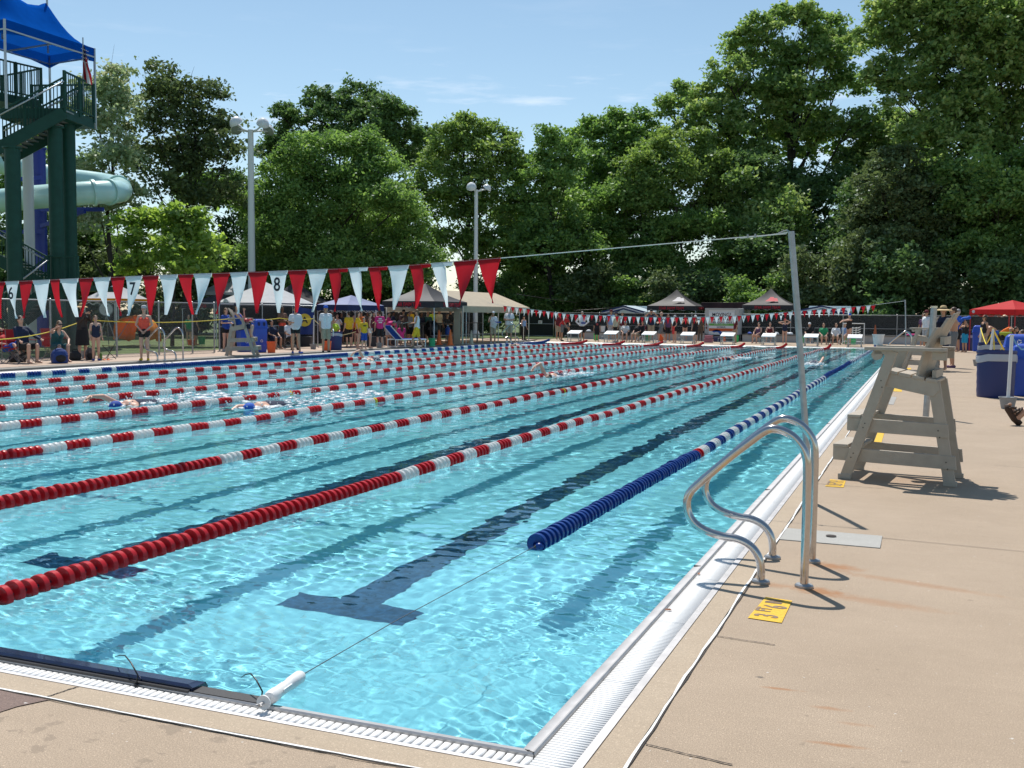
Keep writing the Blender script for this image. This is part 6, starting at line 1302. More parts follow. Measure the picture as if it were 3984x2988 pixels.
gable_canopy('striped navy and white gable canopy left of the black canopies', 2338, 2512, 1212, 1188, 2360, 2510); gable_canopy('striped navy and white gable canopy behind the swimmer in a blue cap', 3092, 3300, 1208, 1188, 3110, 3295)
x0, x1 = gx(2722, 64), gx(2890, 64); t = thing('awning', 'long dark maroon awning above the moving trailer', 'awning', (x0, 66.2, 0)); z0 = HGT(2800, 1202, (x0, 66.2)); z1 = HGT(2800, 1178, (x0, 66.2)); mb = MB(); mb.box(((x1-x0)/2, 0, (z0+z1)/2), (x1-x0+.3, 2.4, z1-z0)); mb.build('cover', mat('awning_maroon', (.035, .014, .018), .8, var=.4, vscale=2), t, bevel=.03)
for x in (.1, x1-x0-.1): mb = MB(); mb.box((x, .3, z0/2), (.06, .06, z0)); mb.build('post', metal, t)
# moving trailer with its rear doors towards the pool
tx0, tx1 = gx(2741, 60.6), gx(2871, 60.6); zt = HGT(2800, 1199, (tx0, 60.6)); TWd = tx1-tx0; tw_ = mat('trailer_white', (.66, .66, .65), .45); org_ = mat('trailer_orange', (.65, .10, .02), .5); grn_ = mat('trailer_green', (.12, .38, .06), .5); sw = mat('sign_white', (.74, .75, .76), .5); blu_ = mat('arrow_blue', (.02, .10, .45), .5)
t = thing('moving_trailer', 'white moving trailer whose rear doors read MOVING?', 'trailer', (tx0, 60.6, 0)); mb = MB(); zb = .40
mb.box((TWd/2, 1.55, (zt+zb)/2), (TWd, 3.1, zt-zb)); mb.build('box_body', tw_, t, bevel=.03)
for s in (0, 1): mb = MB(); mb.box((TWd*(.055 if s == 0 else .945), -.012, (zt+zb)/2), (TWd*.11, .02, zt-zb)); mb.build('corner_post', mat('trailer_grey', (.45, .45, .44), .5), t)
mb = MB(); mb.box((TWd/2, -.012, zt-.06), (TWd*.78, .02, .12)); mb.build('header', mat('trailer_grey'), t)
mb = MB(); mb.box((TWd/2, -.012, zt*.62), (TWd*.76, .02, zt*.5)); o = mb.build('door', sw, t); rx = Matrix.Rotation(R(90), 4, 'X')
text_mesh('MOVING?', .30, Matrix.Translation((TWd/2, -.028, zt*.80))@rx@Matrix.Diagonal((.9, 1, 1, 1)), 'lettering', pk, o, bold=.004); text_mesh("DON'T WAIT", .20, Matrix.Translation((TWd/2, -.028, zt*.655))@rx, 'lettering', pk, o, bold=.003); text_mesh('1-800-GO-U-HAUL', .165, Matrix.Translation((TWd/2, -.028, zt*.565))@rx, 'lettering', pk, o, bold=.002)
mb = MB(); mb.box((TWd/2, -.026, zt*.50), (TWd*.74, .006, .13)); o2 = mb.build('green_stripe', grn_, t); text_mesh('Call for Reserve Now', .10, Matrix.Translation((TWd/2, -.031, zt*.50))@rx, 'lettering', white_pail, o2); text_mesh('U-HAUL', .15, Matrix.Translation((TWd/2, -.028, zt*.425))@rx, 'lettering', pk, o, bold=.003)
mb = MB(); mb.box((TWd/2, -.026, zt*.345), (TWd*.74, .008, .17)); mb.build('orange_stripe', org_, t)
mb = MB(); pts = [(.30*math.cos(a), .30*math.sin(a)) for a in np.linspace(2.4, .35, 12)]; q = [(.16*math.cos(a), .16*math.sin(a)) for a in np.linspace(2.4, .35, 12)]; cx_, cz_ = TWd*.36, zt*.20
for k in range(11): mb.quad((cx_+pts[k][0]*1.25, -.03, cz_+pts[k][1]), (cx_+pts[k+1][0]*1.25, -.03, cz_+pts[k+1][1]), (cx_+q[k+1][0]*1.25, -.03, cz_+q[k+1][1]), (cx_+q[k][0]*1.25, -.03, cz_+q[k][1]))
mb.add([(cx_+.14, -.03, cz_+.08), (cx_+.46, -.03, cz_+.12), (cx_+.33, -.03, cz_-.08)], [(0, 1, 2)]); mb.build('swirl_arrow', blu_, t)
mb = MB(); mb.box((TWd/2, -.014, zt*.20), (TWd*.76, .02, zt*.22)); mb.build('door', sw, t)
for s in (.05, .95):
    for z in (.50, .40): mb = MB(); mb.lathe([(.0, .02), (.05, .018), (.055, 0)], 12, 0, Matrix.Translation((TWd*s, -.022, zt*z))@rx@Matrix.Diagonal((.8, 1.5, 1, 1)), caps=False); mb.build('tail_light', mat('tail_red', (.18, .01, .01), .3), t)
mb = MB(); mb.box((TWd/2, -.06, zb-.08), (TWd, .12, .14)); mb.build('bumper', blk, t)
for x in (-.09, TWd+.09): mb = MB(); mb.lathe([(.10, -.10), (.30, -.10), (.34, -.06), (.34, .06), (.30, .10), (.10, .10)], 20, 0, Matrix.Translation((x, 1.7, .34))@Matrix.Rotation(R(90), 4, 'Y')); w1 = mb.build('wheel', blk, t, smooth=40)
mb = MB(); mb.box((TWd+.10, 1.7, .74), (.26, .95, .06)); mb.build('fender', blk, t)
# things on the far deck
def tub(label, px, py, w_, h, m, dz=0):
    c = G(px, py); t = thing('storage_tub', label, 'storage tub', (c.x, c.y, dz), 0, 'plastic tubs at the trailer'); mb = MB(); mb.box((0, 0, h*.43), (w_*.9, .4, h*.86), 0, None, (1.08, 1.08)); mb.build('tub', m, t, bevel=.015); mb = MB(); mb.box((0, 0, h*.93), (w_*1.02, .46, h*.14)); mb.build('lid', m, t, bevel=.01)
pkm = mat('tub_pink', (.42, .16, .22), .5); c = G(2757, 1333)
tub('dusty pink storage tub on the deck behind the trailer, the lower one', 2757, 1333, .50, .22, pkm); tub('dusty pink storage tub stacked on the lower pink tub', 2757, 1333, .42, .20, pkm, .225); tub('dark blue storage tub beside the pink tubs', 2792, 1330, .46, .30, mat('tub_navy', (.02, .03, .12), .5))
cone('orange traffic cone behind the block in front of the trailer', G(2818, 1331), .55, org); cone('small orange-brown traffic cone on the bench behind the white rack', (gx(3404, 60.2), 60.2, .49), .62, mat('cone_rust', (.40, .11, .04), .6))
for (px, py, lab) in ((2320, 1328, 'bright green bucket behind the boy in black'), (2520, 1332, 'green crate-like bucket beside the seated woman in black'), (2863, 1335, 'bright green bucket behind the man in maroon'), (3125, 1338, 'green bucket right of the near flag pole'), (3290, 1342, 'bright green bucket by the swimmer in a blue cap'), (3318, 1345, 'green bucket behind the last starting block on the right')): bucket(lab, G(px, py-4), .15, .17, .40, mat('neon_green', (.04, .60, .16), .45), handle=False, group='green buckets at the blocks')
bucket('orange bucket behind the man in grey', G(2570, 1328), .15, .18, .42, orp, handle=False, group='coloured buckets')
c = G(3350, 1328); t = thing('lane_rack', 'white pipe rack with curved white hooks behind the last block', 'rack', (c.x, 58.6, 0)); wr = HGT(3350, 1259, (c.x, 58.6)); mb = MB(); mb.tube([(-.55, 0, 0), (-.55, 0, wr), (.60, 0, wr), (.60, 0, 0)], .035, 8); mb.tube([(-.55, 0, .15), (.6, 0, .15)], .03, 8); mb.build('frame', wp, t, smooth=40)
for k in range(5): 
    z = wr*.82-.13*k; mb = MB(); mb.tube([(-.22, -.02, z+.03), (-.12, -.04, z-.03), (.1, -.05, z-.045), (.30, -.04, z-.03), (.40, -.02, z+.03)], .022, 6); mb.build('hook', wp, t, smooth=True)
for x in (-.02, .16): mb = MB(); mb.box((x, 0, wr*.45), (.05, .03, wr*.75)); mb.build('upright', wp, t)
for (px, py, w_, m, lab) in ((2295, 1297, .5, 'white', 'white towel heap on the bench by the man in white'), (2265, 1297, .3, 'yellow', 'small yellow bag on the bench by the man in white'), (2325, 1296, .3, 'red', 'red folded towel on the far bench behind the boy in black'), (3017, 1297, .5, 'white', 'black and white towel heap on the bench by the navy swimsuit'), (3070, 1298, .4, 'white', 'white paper bag on the bench right of the navy swimsuit'), (2915, 1300, .4, 'blue', 'flat blue folder on the bench by the crossed-leg woman'), (3540, 1297, .8, 'red', 'pink-red tube lying on the wall bench near the far chair')):
    x = gx(px, 60.15); t = thing('towel', lab, 'towel', (x, 60.15, .465 if px < 3300 else .505), 0, 'items on the far bench'); mb = MB(); rr = random.Random(px)
    for k in range(4): mb.ell((rr.uniform(-.3, .3)*w_, rr.uniform(-.1, .1), .05), (w_*.3, .14, rr.uniform(.05, .11)), 10, 6)
    remesh_obj(mb, 'cloth_heap', cloth_m(m if px != 3540 else 'pink'), t, .03)
c = Vector((gx(2345, 60.1), 60.1, .465)); bucket('tall white bucket on the far bench behind the boy in black', c, .13, .155, .38, white_pail, handle=False, group='coloured buckets')
# ------------------------------------------------------------------ right deck
g = G(3462, 1352); grab_rail('steel ladder rail at the far right corner, nearer the blocks', (.02, 38.6, 0), 0, 1.15); grab_rail('steel ladder rail at the far right corner by the flag pole', (.02, 37.4, 0), 0, 1.15)
c = G(3822, 1366); lx = G(3796, 1366); t = None
Y = 48.0; xc = gx(3946, Y); ev = HGT(3946, 1204, (xc, Y)); W_ = 2.55
ct = tent('red pop-up canopy at the right edge of the deck', (xc, Y, 0), W_, W_, ev, HGT(3930, 1168, (xc, Y+1.8)), redc, val=.24, legm=mat('tent_leg_red', (.45, .03, .03), .5), rz=-45)
mb = MB(); mb.ell((-W_+.25, -.03, ev-.1), (.09, .01, .07), 10, 6); mb.build('badge', emb, ct)
bin_('tall blue recycling bin left of the red canopy leg', G(3808, 1367), .62, 1.22, binm, False, 0, 0); q = G(3975, 1500); q2 = Vector((G(3960, 1500).x+.05, 21.8, 0))
t_ = bin_('wide blue recycling bin with a white recycle symbol behind the rope post', (gx(3962, 24.0), 24.0, 0), .62, 1.16, binm, False, 2, 0)
bin_('bright blue recycling bin cut by the right frame edge', (gx(3995, 19.4), 19.4, 0), .52, 1.03, binm, False, 0, 0)
p = G(3868, 1546); barrel('big navy perforated barrel with a clear bag band on the right deck', (p.x+.02, p.y+.1, 0), .345, .90, mat('barrel_navy'), True)
Yb = 29.0; barrel('navy barrel behind the perforated barrel', (gx(3855, Yb), Yb, 0), .32, .84, mat('barrel_navy'), True); barrel('dark blue barrel behind the child in turquoise shorts', (gx(3752, 50.5), 50.5, 0), .42, .78, mat('barrel_navy'), True)
t3 = post_bucket('white rope post in a grey bucket right of the big barrel', G(3920, 1590), (3937, 1306), r=.028)
t1 = post_bucket('thin white rope post behind the barrels on the right deck', Vector((gx(3806, 33), 33, 0)), (3818, 1276), r=.026)
p = Vector((gx(3846, 22), 22, 0)); t2 = PD(3864, 1280, 24.4); t2 = PD(3864, 1281, (Vector((gx(3864, 22), 22, 0))-Vector(CAM)).dot(Vector(_F))); t = thing('rope_post', 'slanted white rope post rising behind the big barrel', 'post', p, 0, 'white posts in buckets'); mb = MB(); mb.tube([(0, 0, 0), t2-p], .026, 10); mb.build('pipe', mat('white_pvc'), t, smooth=40); mb = MB(); mb.lathe([(.11, 0), (.15, .2), (.0, .2)], 14); mb.build('concrete_bucket', mat('grey_pail'), t)
yb = mat('yellow_rope_bright', (.75, .58, .03), .6); e = PD(3862, 1322, 36); sag_rope('bright yellow rope stretched between the white posts by the big barrel', [t1+Vector((-.02, 0, 0)), t1.lerp(t2, .55)-Vector((0, 0, .42)), t2+Vector((.01, 0, 0))], yb, .014, .02)
sag_rope('bright yellow rope dropping steeply from the slanted post to the big barrel rim', [t2, PD(3919, 1386, 24.2)], yb, .018, .01); d_ = (t2-Vector(CAM)).dot(Vector(_F)); sag_rope('knotted yellow rope end hanging from the slanted post', [t2+Vector((.01, 0, 0)), PD(3868, 1365, d_), PD(3874, 1378, d_), PD(3884, 1380, d_), PD(3896, 1355, d_)], yb, .012, .0)
d_ = (t3-Vector(CAM)).dot(Vector(_F)); sag_rope('pale blue rope drooping from the post to the right frame edge', [t3, PD(3952, 1335, d_), PD(3975, 1360, d_), PD(4010, 1358, d_)], mat('blue_rope', (.16, .38, .62), .6), .012, .0)
for (px, Y, s, m, lab) in ((3905, 45, .8, dkb, 'black backpack heap under the red canopy'), (3880, 44.5, .6, nvb, 'navy bag under the red canopy'), (3945, 43, .7, dkb, 'black bag with gear right of the navy bag'), (3915, 40, .5, mat('bag_turq', (.02, .30, .40), .7), 'turquoise towel bag in front of the red canopy')): bag(lab, (gx(px, Y), Y, 0), (s, .5*s, .75*s), m, dkb, group='bags under the red canopy')
t = thing('deck_chair', 'low green-framed chair under the red canopy', 'chair', (gx(3925, 46), 46, 0), R(-60)); mb = MB(); mb.beam((-.2, .2, .35), (.2, -.3, .95), .5, .03, up=(0, 0, 1)); mb.build('backrest', mat('lime_cloth', (.35, .50, .05), .7), t); mb = MB(); mb.box((0, -.1, .33), (.5, .5, .03)); mb.build('seat', dkb, t); mb = MB(); [mb.tube([(s*.22, -.3, 0), (s*.22, .2, .36)], .012, 6) for s in (-1, 1)]; mb.build('frame', metal, t)
mb = MB(); ROW = [((gx(3975, 55), 55, -.2), (gx(3990, 55), 55, 4.5))]
# ------------------------------------------------------------------ the people
hands_front = dict(elL=(.25, -.02, 1.16), wrL=(.07, -.20, .98), elR=(-.25, -.02, 1.16), wrR=(-.07, -.21, .97))
arms_folded = dict(elL=(.25, -.08, 1.16), wrL=(-.06, -.22, 1.18), elR=(-.25, -.08, 1.16), wrR=(.06, -.24, 1.14))
hold_up = dict(elL=(.24, -.16, 1.20), wrL=(.06, -.32, 1.46), elR=(-.24, -.16, 1.20), wrR=(-.06, -.32, 1.46))
hips = dict(elL=(.38, .08, 1.18), wrL=(.19, .0, 1.0), elR=(-.38, .08, 1.18), wrR=(-.19, 0, 1.0))
write = dict(elL=(.24, -.02, 1.17), wrL=(.10, -.30, 1.13), elR=(-.24, -.02, 1.17), wrR=(-.06, -.30, 1.17))
phone = dict(elL=(.23, .0, 1.15), wrL=(.06, -.26, 1.10), elR=(-.25, -.06, 1.18), wrR=(-.10, -.14, 1.52))
def HT(foot, top_y, hat=0):                # standing height from the photo
    return HGT(foot[0], top_y, GL(*foot) if foot[0] < 2080 else G(*foot))-(LZ if foot[0] < 2080 else 0)-hat
def per(label, foot, top_y, face, **kw):
    p = GL(*foot) if foot[0] < 2080 else G(*foot); h = kw.pop('h', None) or HT(foot, top_y); kw.setdefault('group', 'people around the pool'); 
    return person(label, p, max(1.1, min(1.95, h)), face, **kw)
def perd(label, px, Y, top_y, face, **kw): # further back: stands at distance Y along the pool
    x = gx(px, Y); z = kw.pop('z', 0); h = kw.pop('h', None) or HGT(px, top_y, (x, Y))-z; return person(label, (x, Y, z), max(.9, min(1.95, h)), face, **kw)
def sat(label, px, py, face, h=1.68, z=0, **kw):
    p = GL(px, py) if px < 2080 else G(px, py); return person(label, (p.x, p.y, p.z+z), h, face, P=kw.pop('P', None) or pose('sit'), **kw)
def board(label, t, at, size, rot, m, name='clipboard', cat='clipboard'):
    q = WP(t, at); mb = MB(); mb.box((0, 0, 0), size); o = mb.build(name, m); o.location = q; o.rotation_euler = rot; tag(o, label, cat); return o
F_ = 57                                     # facing the pool and a little to the camera, seen from the left deck
# left deck, seated group
rec = pose('sit', hed=(0, .30, .98), nek=(0, .24, .84), che=(0, .16, .74), wai=(0, .06, .60), shL=(.175, .20, .80), shR=(-.175, .20, .80), elL=(.34, .30, .92), wrL=(.16, .30, 1.02), elR=(-.30, .05, .62), wrR=(-.20, -.15, .60), knL=(.14, -.36, .66), anL=(.12, -.62, .30), toL=(.12, -.76, .36), knR=(-.10, -.42, .58), anR=(-.12, -.74, .28), toR=(-.12, -.88, .32))
sat('blond boy in sunglasses reclining in a red camp chair at the left edge', 30, 1411, 88, 1.55, P=rec, hair='blond', top=('tee', 'red'), bottom=('shorts', 'royal'), shoes='black', shades=True)
sat('man in a navy jacket sitting barefoot in a red camp chair', 92, 1413, 82, 1.80, P=pose('sit', elL=(.34, -.05, .72), wrL=(.30, -.32, .66), wrR=(-.26, -.22, .62)), top=('long', 'navy'), bottom=('shorts', 'black'), hair='brown')
sat('long-haired woman in a teal top leaning forward in a red camp chair', 222, 1409, 72, 1.68, P=pose('sit', che=(0, -.08, .80), nek=(0, -.13, .96), hed=(0, -.20, 1.12), shL=(.17, -.08, .90), shR=(-.17, -.08, .90), elL=(.25, -.25, .68), wrL=(.12, -.48, .56), elR=(-.25, -.15, .92), wrR=(-.15, -.25, 1.02)), hair='dkblond', hs='long', top=('tank', 'teal'), bottom=('shorts', 'teal'), fem=True, shades=True)
t = per('woman in a tan sun hat, striped top and long black skirt taking a photo', (322, 1398), 1190, 75, P=pose(**hold_up), hair='brown', hs='short', top=('long', 'dstripe'), bottom=('skirt', 'black'), hat=('brim', 'straw'), fem=True, h=1.66)
board('small black camera held up by the woman in the sun hat', t, (0, -.36, 1.56), (.12, .04, .08), (0, 0, R(75)), blk, 'camera', 'camera')
per('young girl in a navy and light blue swimsuit beside the white post', (374, 1402), 1237, 60, hair='dkblond', hs='tail', top=('suit', 'navy'), shoes='blue', fem=True, h=1.32)
per('young woman in a coral tank top, black shorts and white cap', (563, 1402), 1190, 35, P=pose(**hands_front), hair='dkblond', hs='tail', top=('tank', 'coral'), bottom=('short', 'black'), hat=('cap', 'lgrey'), shoes='yellow', fem=True)
x = PD(762, 1345, 45); person('person in dark clothes standing on the lawn behind the fence', (x.x, x.y, .05), 1.5, 150, skin='tan', top=('tee', 'black'), bottom=('shorts', 'black'), hair='brown', hs='long'); x = PD(735, 1345, 47); person('child in a green shirt on the lawn behind the fence', (x.x, x.y, .05), 1.3, 60, top=('tee', 'green'), bottom=('short', 'grey'), hair='brown')
# lifeguard on the opposite chair
ch_ = [o for o in bpy.data.objects if o.name.startswith('lifeguard_chair') and o.location.x < -10][0]; q = ch_.location+Matrix.Rotation(ch_.rotation_euler[2], 3, 'Z')@Vector((.53, .30, .5))*1.02
t = person('lifeguard in a navy cap and blue tank top sitting on the opposite chair', (q.x, q.y, q.z+LZ*0), 1.72, math.degrees(ch_.rotation_euler[2])-90, P=pose('sit', elL=(.24, -.12, .72), wrL=(.06, -.14, 1.02), elR=(-.26, -.12, .70), wrR=(-.10, -.38, .66), anL=(.14, -.34, .08), toL=(.15, -.5, .04)), hair='brown', top=('tank', 'royal'), bottom=('shorts', 'navy'), hat=('cap', 'navy'), shades=True)
q = WP(t, (0, -.30, .70)); tt = thing('rescue_tube', 'red rescue tube lying across the lifeguard lap', 'rescue tube', q, t.rotation_euler[2]); mb = MB(); mb.tube([(-.5, 0, 0), (-.46, 0, 0), (.46, 0, 0), (.5, 0, 0)], [.035, .062, .062, .035], 12); mb.build('float', mat('tube_red', (.55, .02, .03), .4), tt, smooth=40); mb = MB(); mb.tube([(-.5, 0, 0), (-.56, 0, -.1), (-.55, .02, -.28)], .012, 6); mb.build('strap', blk, tt)
per('girl in a blue shirt and black shorts behind the opposite lifeguard chair', (880, 1366), 1252, 75, P=pose(**write), hair='dkblond', hs='tail', top=('tee', 'blue'), bottom=('short', 'black'), shoes='lgrey', fem=True, h=1.6)
per('person in a pale blue top beside the girl in the blue shirt', (902, 1362), 1255, 60, hair='black', top=('tee', 'ltblue'), bottom=('shorts', 'black'), h=1.55)
per('bare-chested man in red swim shorts under the white canopy', (1098, 1352), 1207, 60, P=pose(**arms_folded), skin='brown', hair='black', bottom=('shorts', 'coral'), h=1.72)
sat('seated man in a white shirt under the white canopy', 1130, 1360, 60, 1.7, skin='tan', top=('tee', 'white'), bottom=('shorts', 'black'), shoes='black'); sat('seated person in a dark starred shirt under the white canopy', 1062, 1358, 70, 1.6, skin='tan', top=('tee', 'navy'), bottom=('shorts', 'navy'), hs='bun', hair='black', fem=True)
t = sat('seated person with a hair bun under the white canopy behind the lifeguard', 1010, 1352, 70, 1.6, skin='tan', top=('tee', 'black'), bottom=('shorts', 'lgrey'), hs='bun', hair='black', fem=True, z=.25)
for (px, lab) in ((1130, 'dark camp chair under the seated man in white'), (1062, 'dark camp chair under the person in the starred shirt'), (1010, 'dark camp chair behind the blue recycling bin')): c = GL(px, 1358 if px != 1010 else 1352); fold_chair(lab, (c.x-.12, c.y+.02, LZ), 62, mat('chair_dark', (.03, .03, .035), .8), 'dark camp chairs')
per('bare-chested dark-haired boy leaning by the yellow rope under the white canopy', (1035, 1350), 1222, 100, skin='brown', hair='black', bottom=('shorts', 'navy'), h=1.5)
t = per('woman in a white polo and black shorts writing on a clipboard', (1150, 1374), 1193, 40, P=pose(anL=(.16, -.05, .08), toL=(.24, -.18, .035), **write), skin='tan', hair='brown', hs='bun', top=('tee', 'white'), bottom=('short', 'black'), shoes='blue', fem=True)
board('white clipboard held by the woman in the white polo', t, (.06, -.40, 1.22), (.26, .02, .34), (R(-25), R(12), R(40)), white_pail)
t = per('man in a white polo, khaki shorts and blue cap holding papers', (1268, 1371), 1190, 40, skin='tan', hair='brown', top=('tee', 'white'), bottom=('shorts', 'khaki'), hat=('cap', 'royal'), shoes='black', wide=1.12)
board('folded white papers in the hand of the man in the blue cap', t, (.26, -.10, .76), (.03, .16, .24), (R(20), 0, R(40)), white_pail, 'papers', 'papers')
sat('woman in a lime shirt seated behind the navy barrel', 1300, 1356, 50, 1.6, skin='tan', hair='brown', top=('tee', 'lime'), bottom=('shorts', 'black'), fem=True, z=.12)
# the crowd under the pale blue canopy
crowd = [('man in a mustard yellow shirt with his back to the pool', (1357, 1352), 1212, 240, dict(top=('tee', 'yellow'), bottom=('shorts', 'black'), hair='brown', wide=1.1)), ('woman in a yellow shirt and maroon shorts with long dark hair', (1393, 1358), 1213, 110, dict(top=('tee', 'yellow'), bottom=('short', 'maroon'), hs='long', fem=True)),
 ('boy in a yellow shirt with a dark print and blue shorts', (1416, 1360), 1235, 50, dict(top=('tee', 'yellow'), bottom=('shorts', 'blue'), hair='brown')), ('woman in white shorts and a maroon top turning sideways', (1440, 1356), 1214, 120, dict(top=('tank', 'maroon'), bottom=('short', 'white'), hs='tail', fem=True)),
 ('woman in a pink printed shirt seen from behind at the white post', (1478, 1352), 1208, 215, dict(top=('tee', 'pink'), bottom=('shorts', 'black'), hs='bun', fem=True)), ('child in a white shirt drinking under the pale blue canopy', (1312, 1346), 1222, 40, dict(top=('tee', 'white'), bottom=('shorts', 'red'), P=pose(**hold_up))),
 ('dark-haired person in black behind the child in white', (1328, 1340), 1215, 60, dict(top=('tee', 'black'), bottom=('shorts', 'black'), hair='black', hs='long', skin='brown')), ('girl in orange beside the yellow shirts', (1376, 1345), 1226, 60, dict(top=('tank', 'orange'), bottom=('short', 'maroon'), fem=True, hs='tail')),
 ('person in maroon behind the woman in white shorts', (1455, 1346), 1212, 70, dict(top=('tee', 'maroon'), bottom=('shorts', 'black'), hair='black')), ('tall person in brown in the shade of the pale blue canopy', (1290, 1342), 1208, 80, dict(top=('tee', 'brown'), bottom=('shorts', 'black'), skin='brown', hair='black')),
 ('person in a pink shirt standing beyond the lounger', (1512, 1338), 1214, 120, dict(top=('tee', 'pink'), bottom=('shorts', 'black'), hair='brown')), ('man in a plaid shirt behind the lounger', (1570, 1338), 1206, 40, dict(top=('tee', 'plaid'), bottom=('shorts', 'brown'), hat=('cap', 'black'), skin='tan', wide=1.1)),
 ('person in a grey shirt bending behind the lounger', (1541, 1340), 1222, 110, dict(top=('tee', 'grey'), bottom=('shorts', 'grey'), skin='tan', P=pose(che=(0, -.16, 1.28), nek=(0, -.26, 1.40), hed=(0, -.38, 1.50), shL=(.17, -.22, 1.36), shR=(-.17, -.22, 1.36), elL=(.22, -.34, 1.1), elR=(-.22, -.34, 1.1), wrL=(.15, -.45, .9), wrR=(-.15, -.45, .9)))),
 ('bare-backed boy behind the woman in pink', (1494, 1338), 1224, 220, dict(bottom=('shorts', 'navy'), skin='tan', hair='brown')), ('person in pale grey behind the man with the white tank top', (1592, 1336), 1212, 60, dict(top=('tee', 'lgrey'), bottom=('shorts', 'black'), skin='tan')), ('person in dark teal deep under the black lettered canopy', (1665, 1334), 1213, 20, dict(top=('tee', 'teal'), bottom=('shorts', 'black'), skin='tan'))]
for lab, ft, ty, fc, kw in crowd:
    t = per(lab, ft, ty, fc, **kw)
    if 'pink printed' in lab:
        for i, s in enumerate(('THE', 'RUBBER', 'CREW')): text_mesh(s if i != 1 else 'COACH', .075, Matrix.Translation((0, .175, 1.38-.09*i))@Matrix.Rotation(R(180), 4, 'Z')@Matrix.Rotation(R(90), 4, 'X'), 'shirt_print', white_pail, t, bold=.004) if i == 1 else (lambda mb: mb.build('shirt_print', white_pail, t))(MB().box((0, .172, 1.385-.09*i), (.16, .004, .055)))
    if 'dark print' in lab: mb = MB(); mb.ell((0, -.145, 1.32), (.11, .01, .035), 14, 6); mb.build('shirt_print', blk, t)
bend = pose(pel=(0, .05, .92), wai=(0, -.06, 1.04), che=(0, -.26, 1.12), nek=(0, -.42, 1.14), hed=(0, -.56, 1.12), shL=(.17, -.36, 1.12), shR=(-.17, -.36, 1.12), elL=(.2, -.42, .86), elR=(-.2, -.42, .86), wrL=(.12, -.50, .66), wrR=(-.12, -.50, .66))
per('person in a pink shirt bending over beside the white post', (1512, 1344), 1245, 60, P=bend, top=('tee', 'pink'), bottom=('shorts', 'lgrey'), skin='tan', hat=('cap', 'grey'), h=1.6); sat('girl in a pink shirt seated on the lounger end', 1560, 1346, 230, 1.45, top=('tee', 'pink'), bottom=('short', 'black'), hs='long', fem=True, skin='tan')
t = per('sunburnt man in a white sleeveless shirt and yellow patterned shorts walking', (1622, 1354), 1205, -70, P=pose('walk', **{k: v for k, v in write.items()}), skin='tan', hair='dkblond', top=('vest', 'white'), bottom=('shorts', 'yellow'), shoes='brown', shades=True)
board('thin clipboard carried level by the man in yellow shorts', t, (.0, -.46, 1.18), (.24, .34, .02), (R(12), 0, R(-70)), mat('board_tan', (.35, .36, .30), .6))
t = per('announcer in a white cap and khaki shorts speaking into a microphone', (1918, 1334), 1212, 20, P=pose(**phone), skin='tan', hair='brown', hs='bob', top=('tee', 'white'), bottom=('shorts', 'khaki'), hat=('cap', 'white'), shoes='lgrey', fem=True)
board('loose white papers held by the announcer', t, (.08, -.34, 1.02), (.24, .02, .30), (R(20), R(25), R(20)), white_pail, 'papers', 'papers'); board('short blue and white tube in the announcer hand', t, (.30, -.30, 1.18), (.30, .06, .06), (0, 0, R(10)), jb_, 'rolled_tube', 'tube')
t = per('heavy man in a white polo with a lanyard by the ladder rails', (1980, 1332), 1198, 20, P=pose(**arms_folded), skin='tan', hair='brown', top=('tee', 'white'), bottom=('shorts', 'khaki'), shoes='white', wide=1.2); mb = MB(); mb.tube([(-.06, -.10, 1.48), (0, -.165, 1.28), (.06, -.10, 1.48)], .010, 5); mb.build('lanyard', nvb, t)
per('woman in a blue sleeveless top and black trousers at the gate', (2038, 1323), 1228, 60, P=pose(elR=(-.3, -.1, 1.2), wrR=(-.45, -.3, 1.12)), hair='red', hs='long', top=('tank', 'ltblue'), bottom=('pants', 'black'), hat=('cap', 'black'), shoes='brown', fem=True)
for i, (px, ty, c, lab) in enumerate(((1712, 1206, 'yellow', 'dark-haired person in yellow at the timing table'), (1800, 1212, 'lime', 'person in a lime shirt seated at the timing table'), (1826, 1205, 'cream', 'person in a white cap at the timing table'), (1872, 1207, 'black', 'person in black behind the white jug at the timing table'))):
    c0 = GL(px, 1336); person(lab, (c0.x-2.4, c0.y+1.5, LZ), 1.72, 70, skin='tan', hair='brown', top=('tee', c), bottom=('shorts', 'black'), hat=('cap', 'white') if c == 'cream' else None)
for i, (px, py, ty, c, lab) in enumerate([(1075, 1345, 1214, 'black', 'dark figure in black deep under the white canopy near its front leg'), (1112, 1342, 1222, 'grey', 'dark-haired figure in grey right of the bare-chested man'), (1128, 1340, 1210, 'maroon', 'figure in maroon behind the seated man in white'), (1172, 1342, 1216, 'maroon', 'figure in maroon just right of the clipboard woman'), (1190, 1340, 1218, 'black', 'figure in black left of the hanging banner'), (1345, 1338, 1220, 'red', 'child in red between the yellow shirts'), (1405, 1340, 1212, 'orange', 'figure in orange behind the boy in yellow'), (1428, 1338, 1208, 'brown', 'figure in brown behind the woman in white shorts'), (1466, 1338, 1214, 'grey', 'figure in grey behind the pink printed shirt'), (1530, 1336, 1210, 'navy', 'figure in navy behind the grey shirt'), (1552, 1336, 1216, 'black', 'figure in black left of the plaid shirt'), (1640, 1334, 1216, 'navy', 'figure in navy in the shade right of the sleeveless man'), (1740, 1334, 1222, 'black', 'seated-looking figure in black behind the drum fan')]):
    per(lab, (px, py), ty, 40+i*23 % 120, skin=('tan', 'brown')[i % 2], hair=('brown', 'black')[i % 2], hs=('short', 'long', 'tail')[i % 3], top=('tee', c), bottom=('shorts', 'black'), fem=bool(i % 3), P=pose(**(arms_folded, hands_front, write, {})[i % 4]))
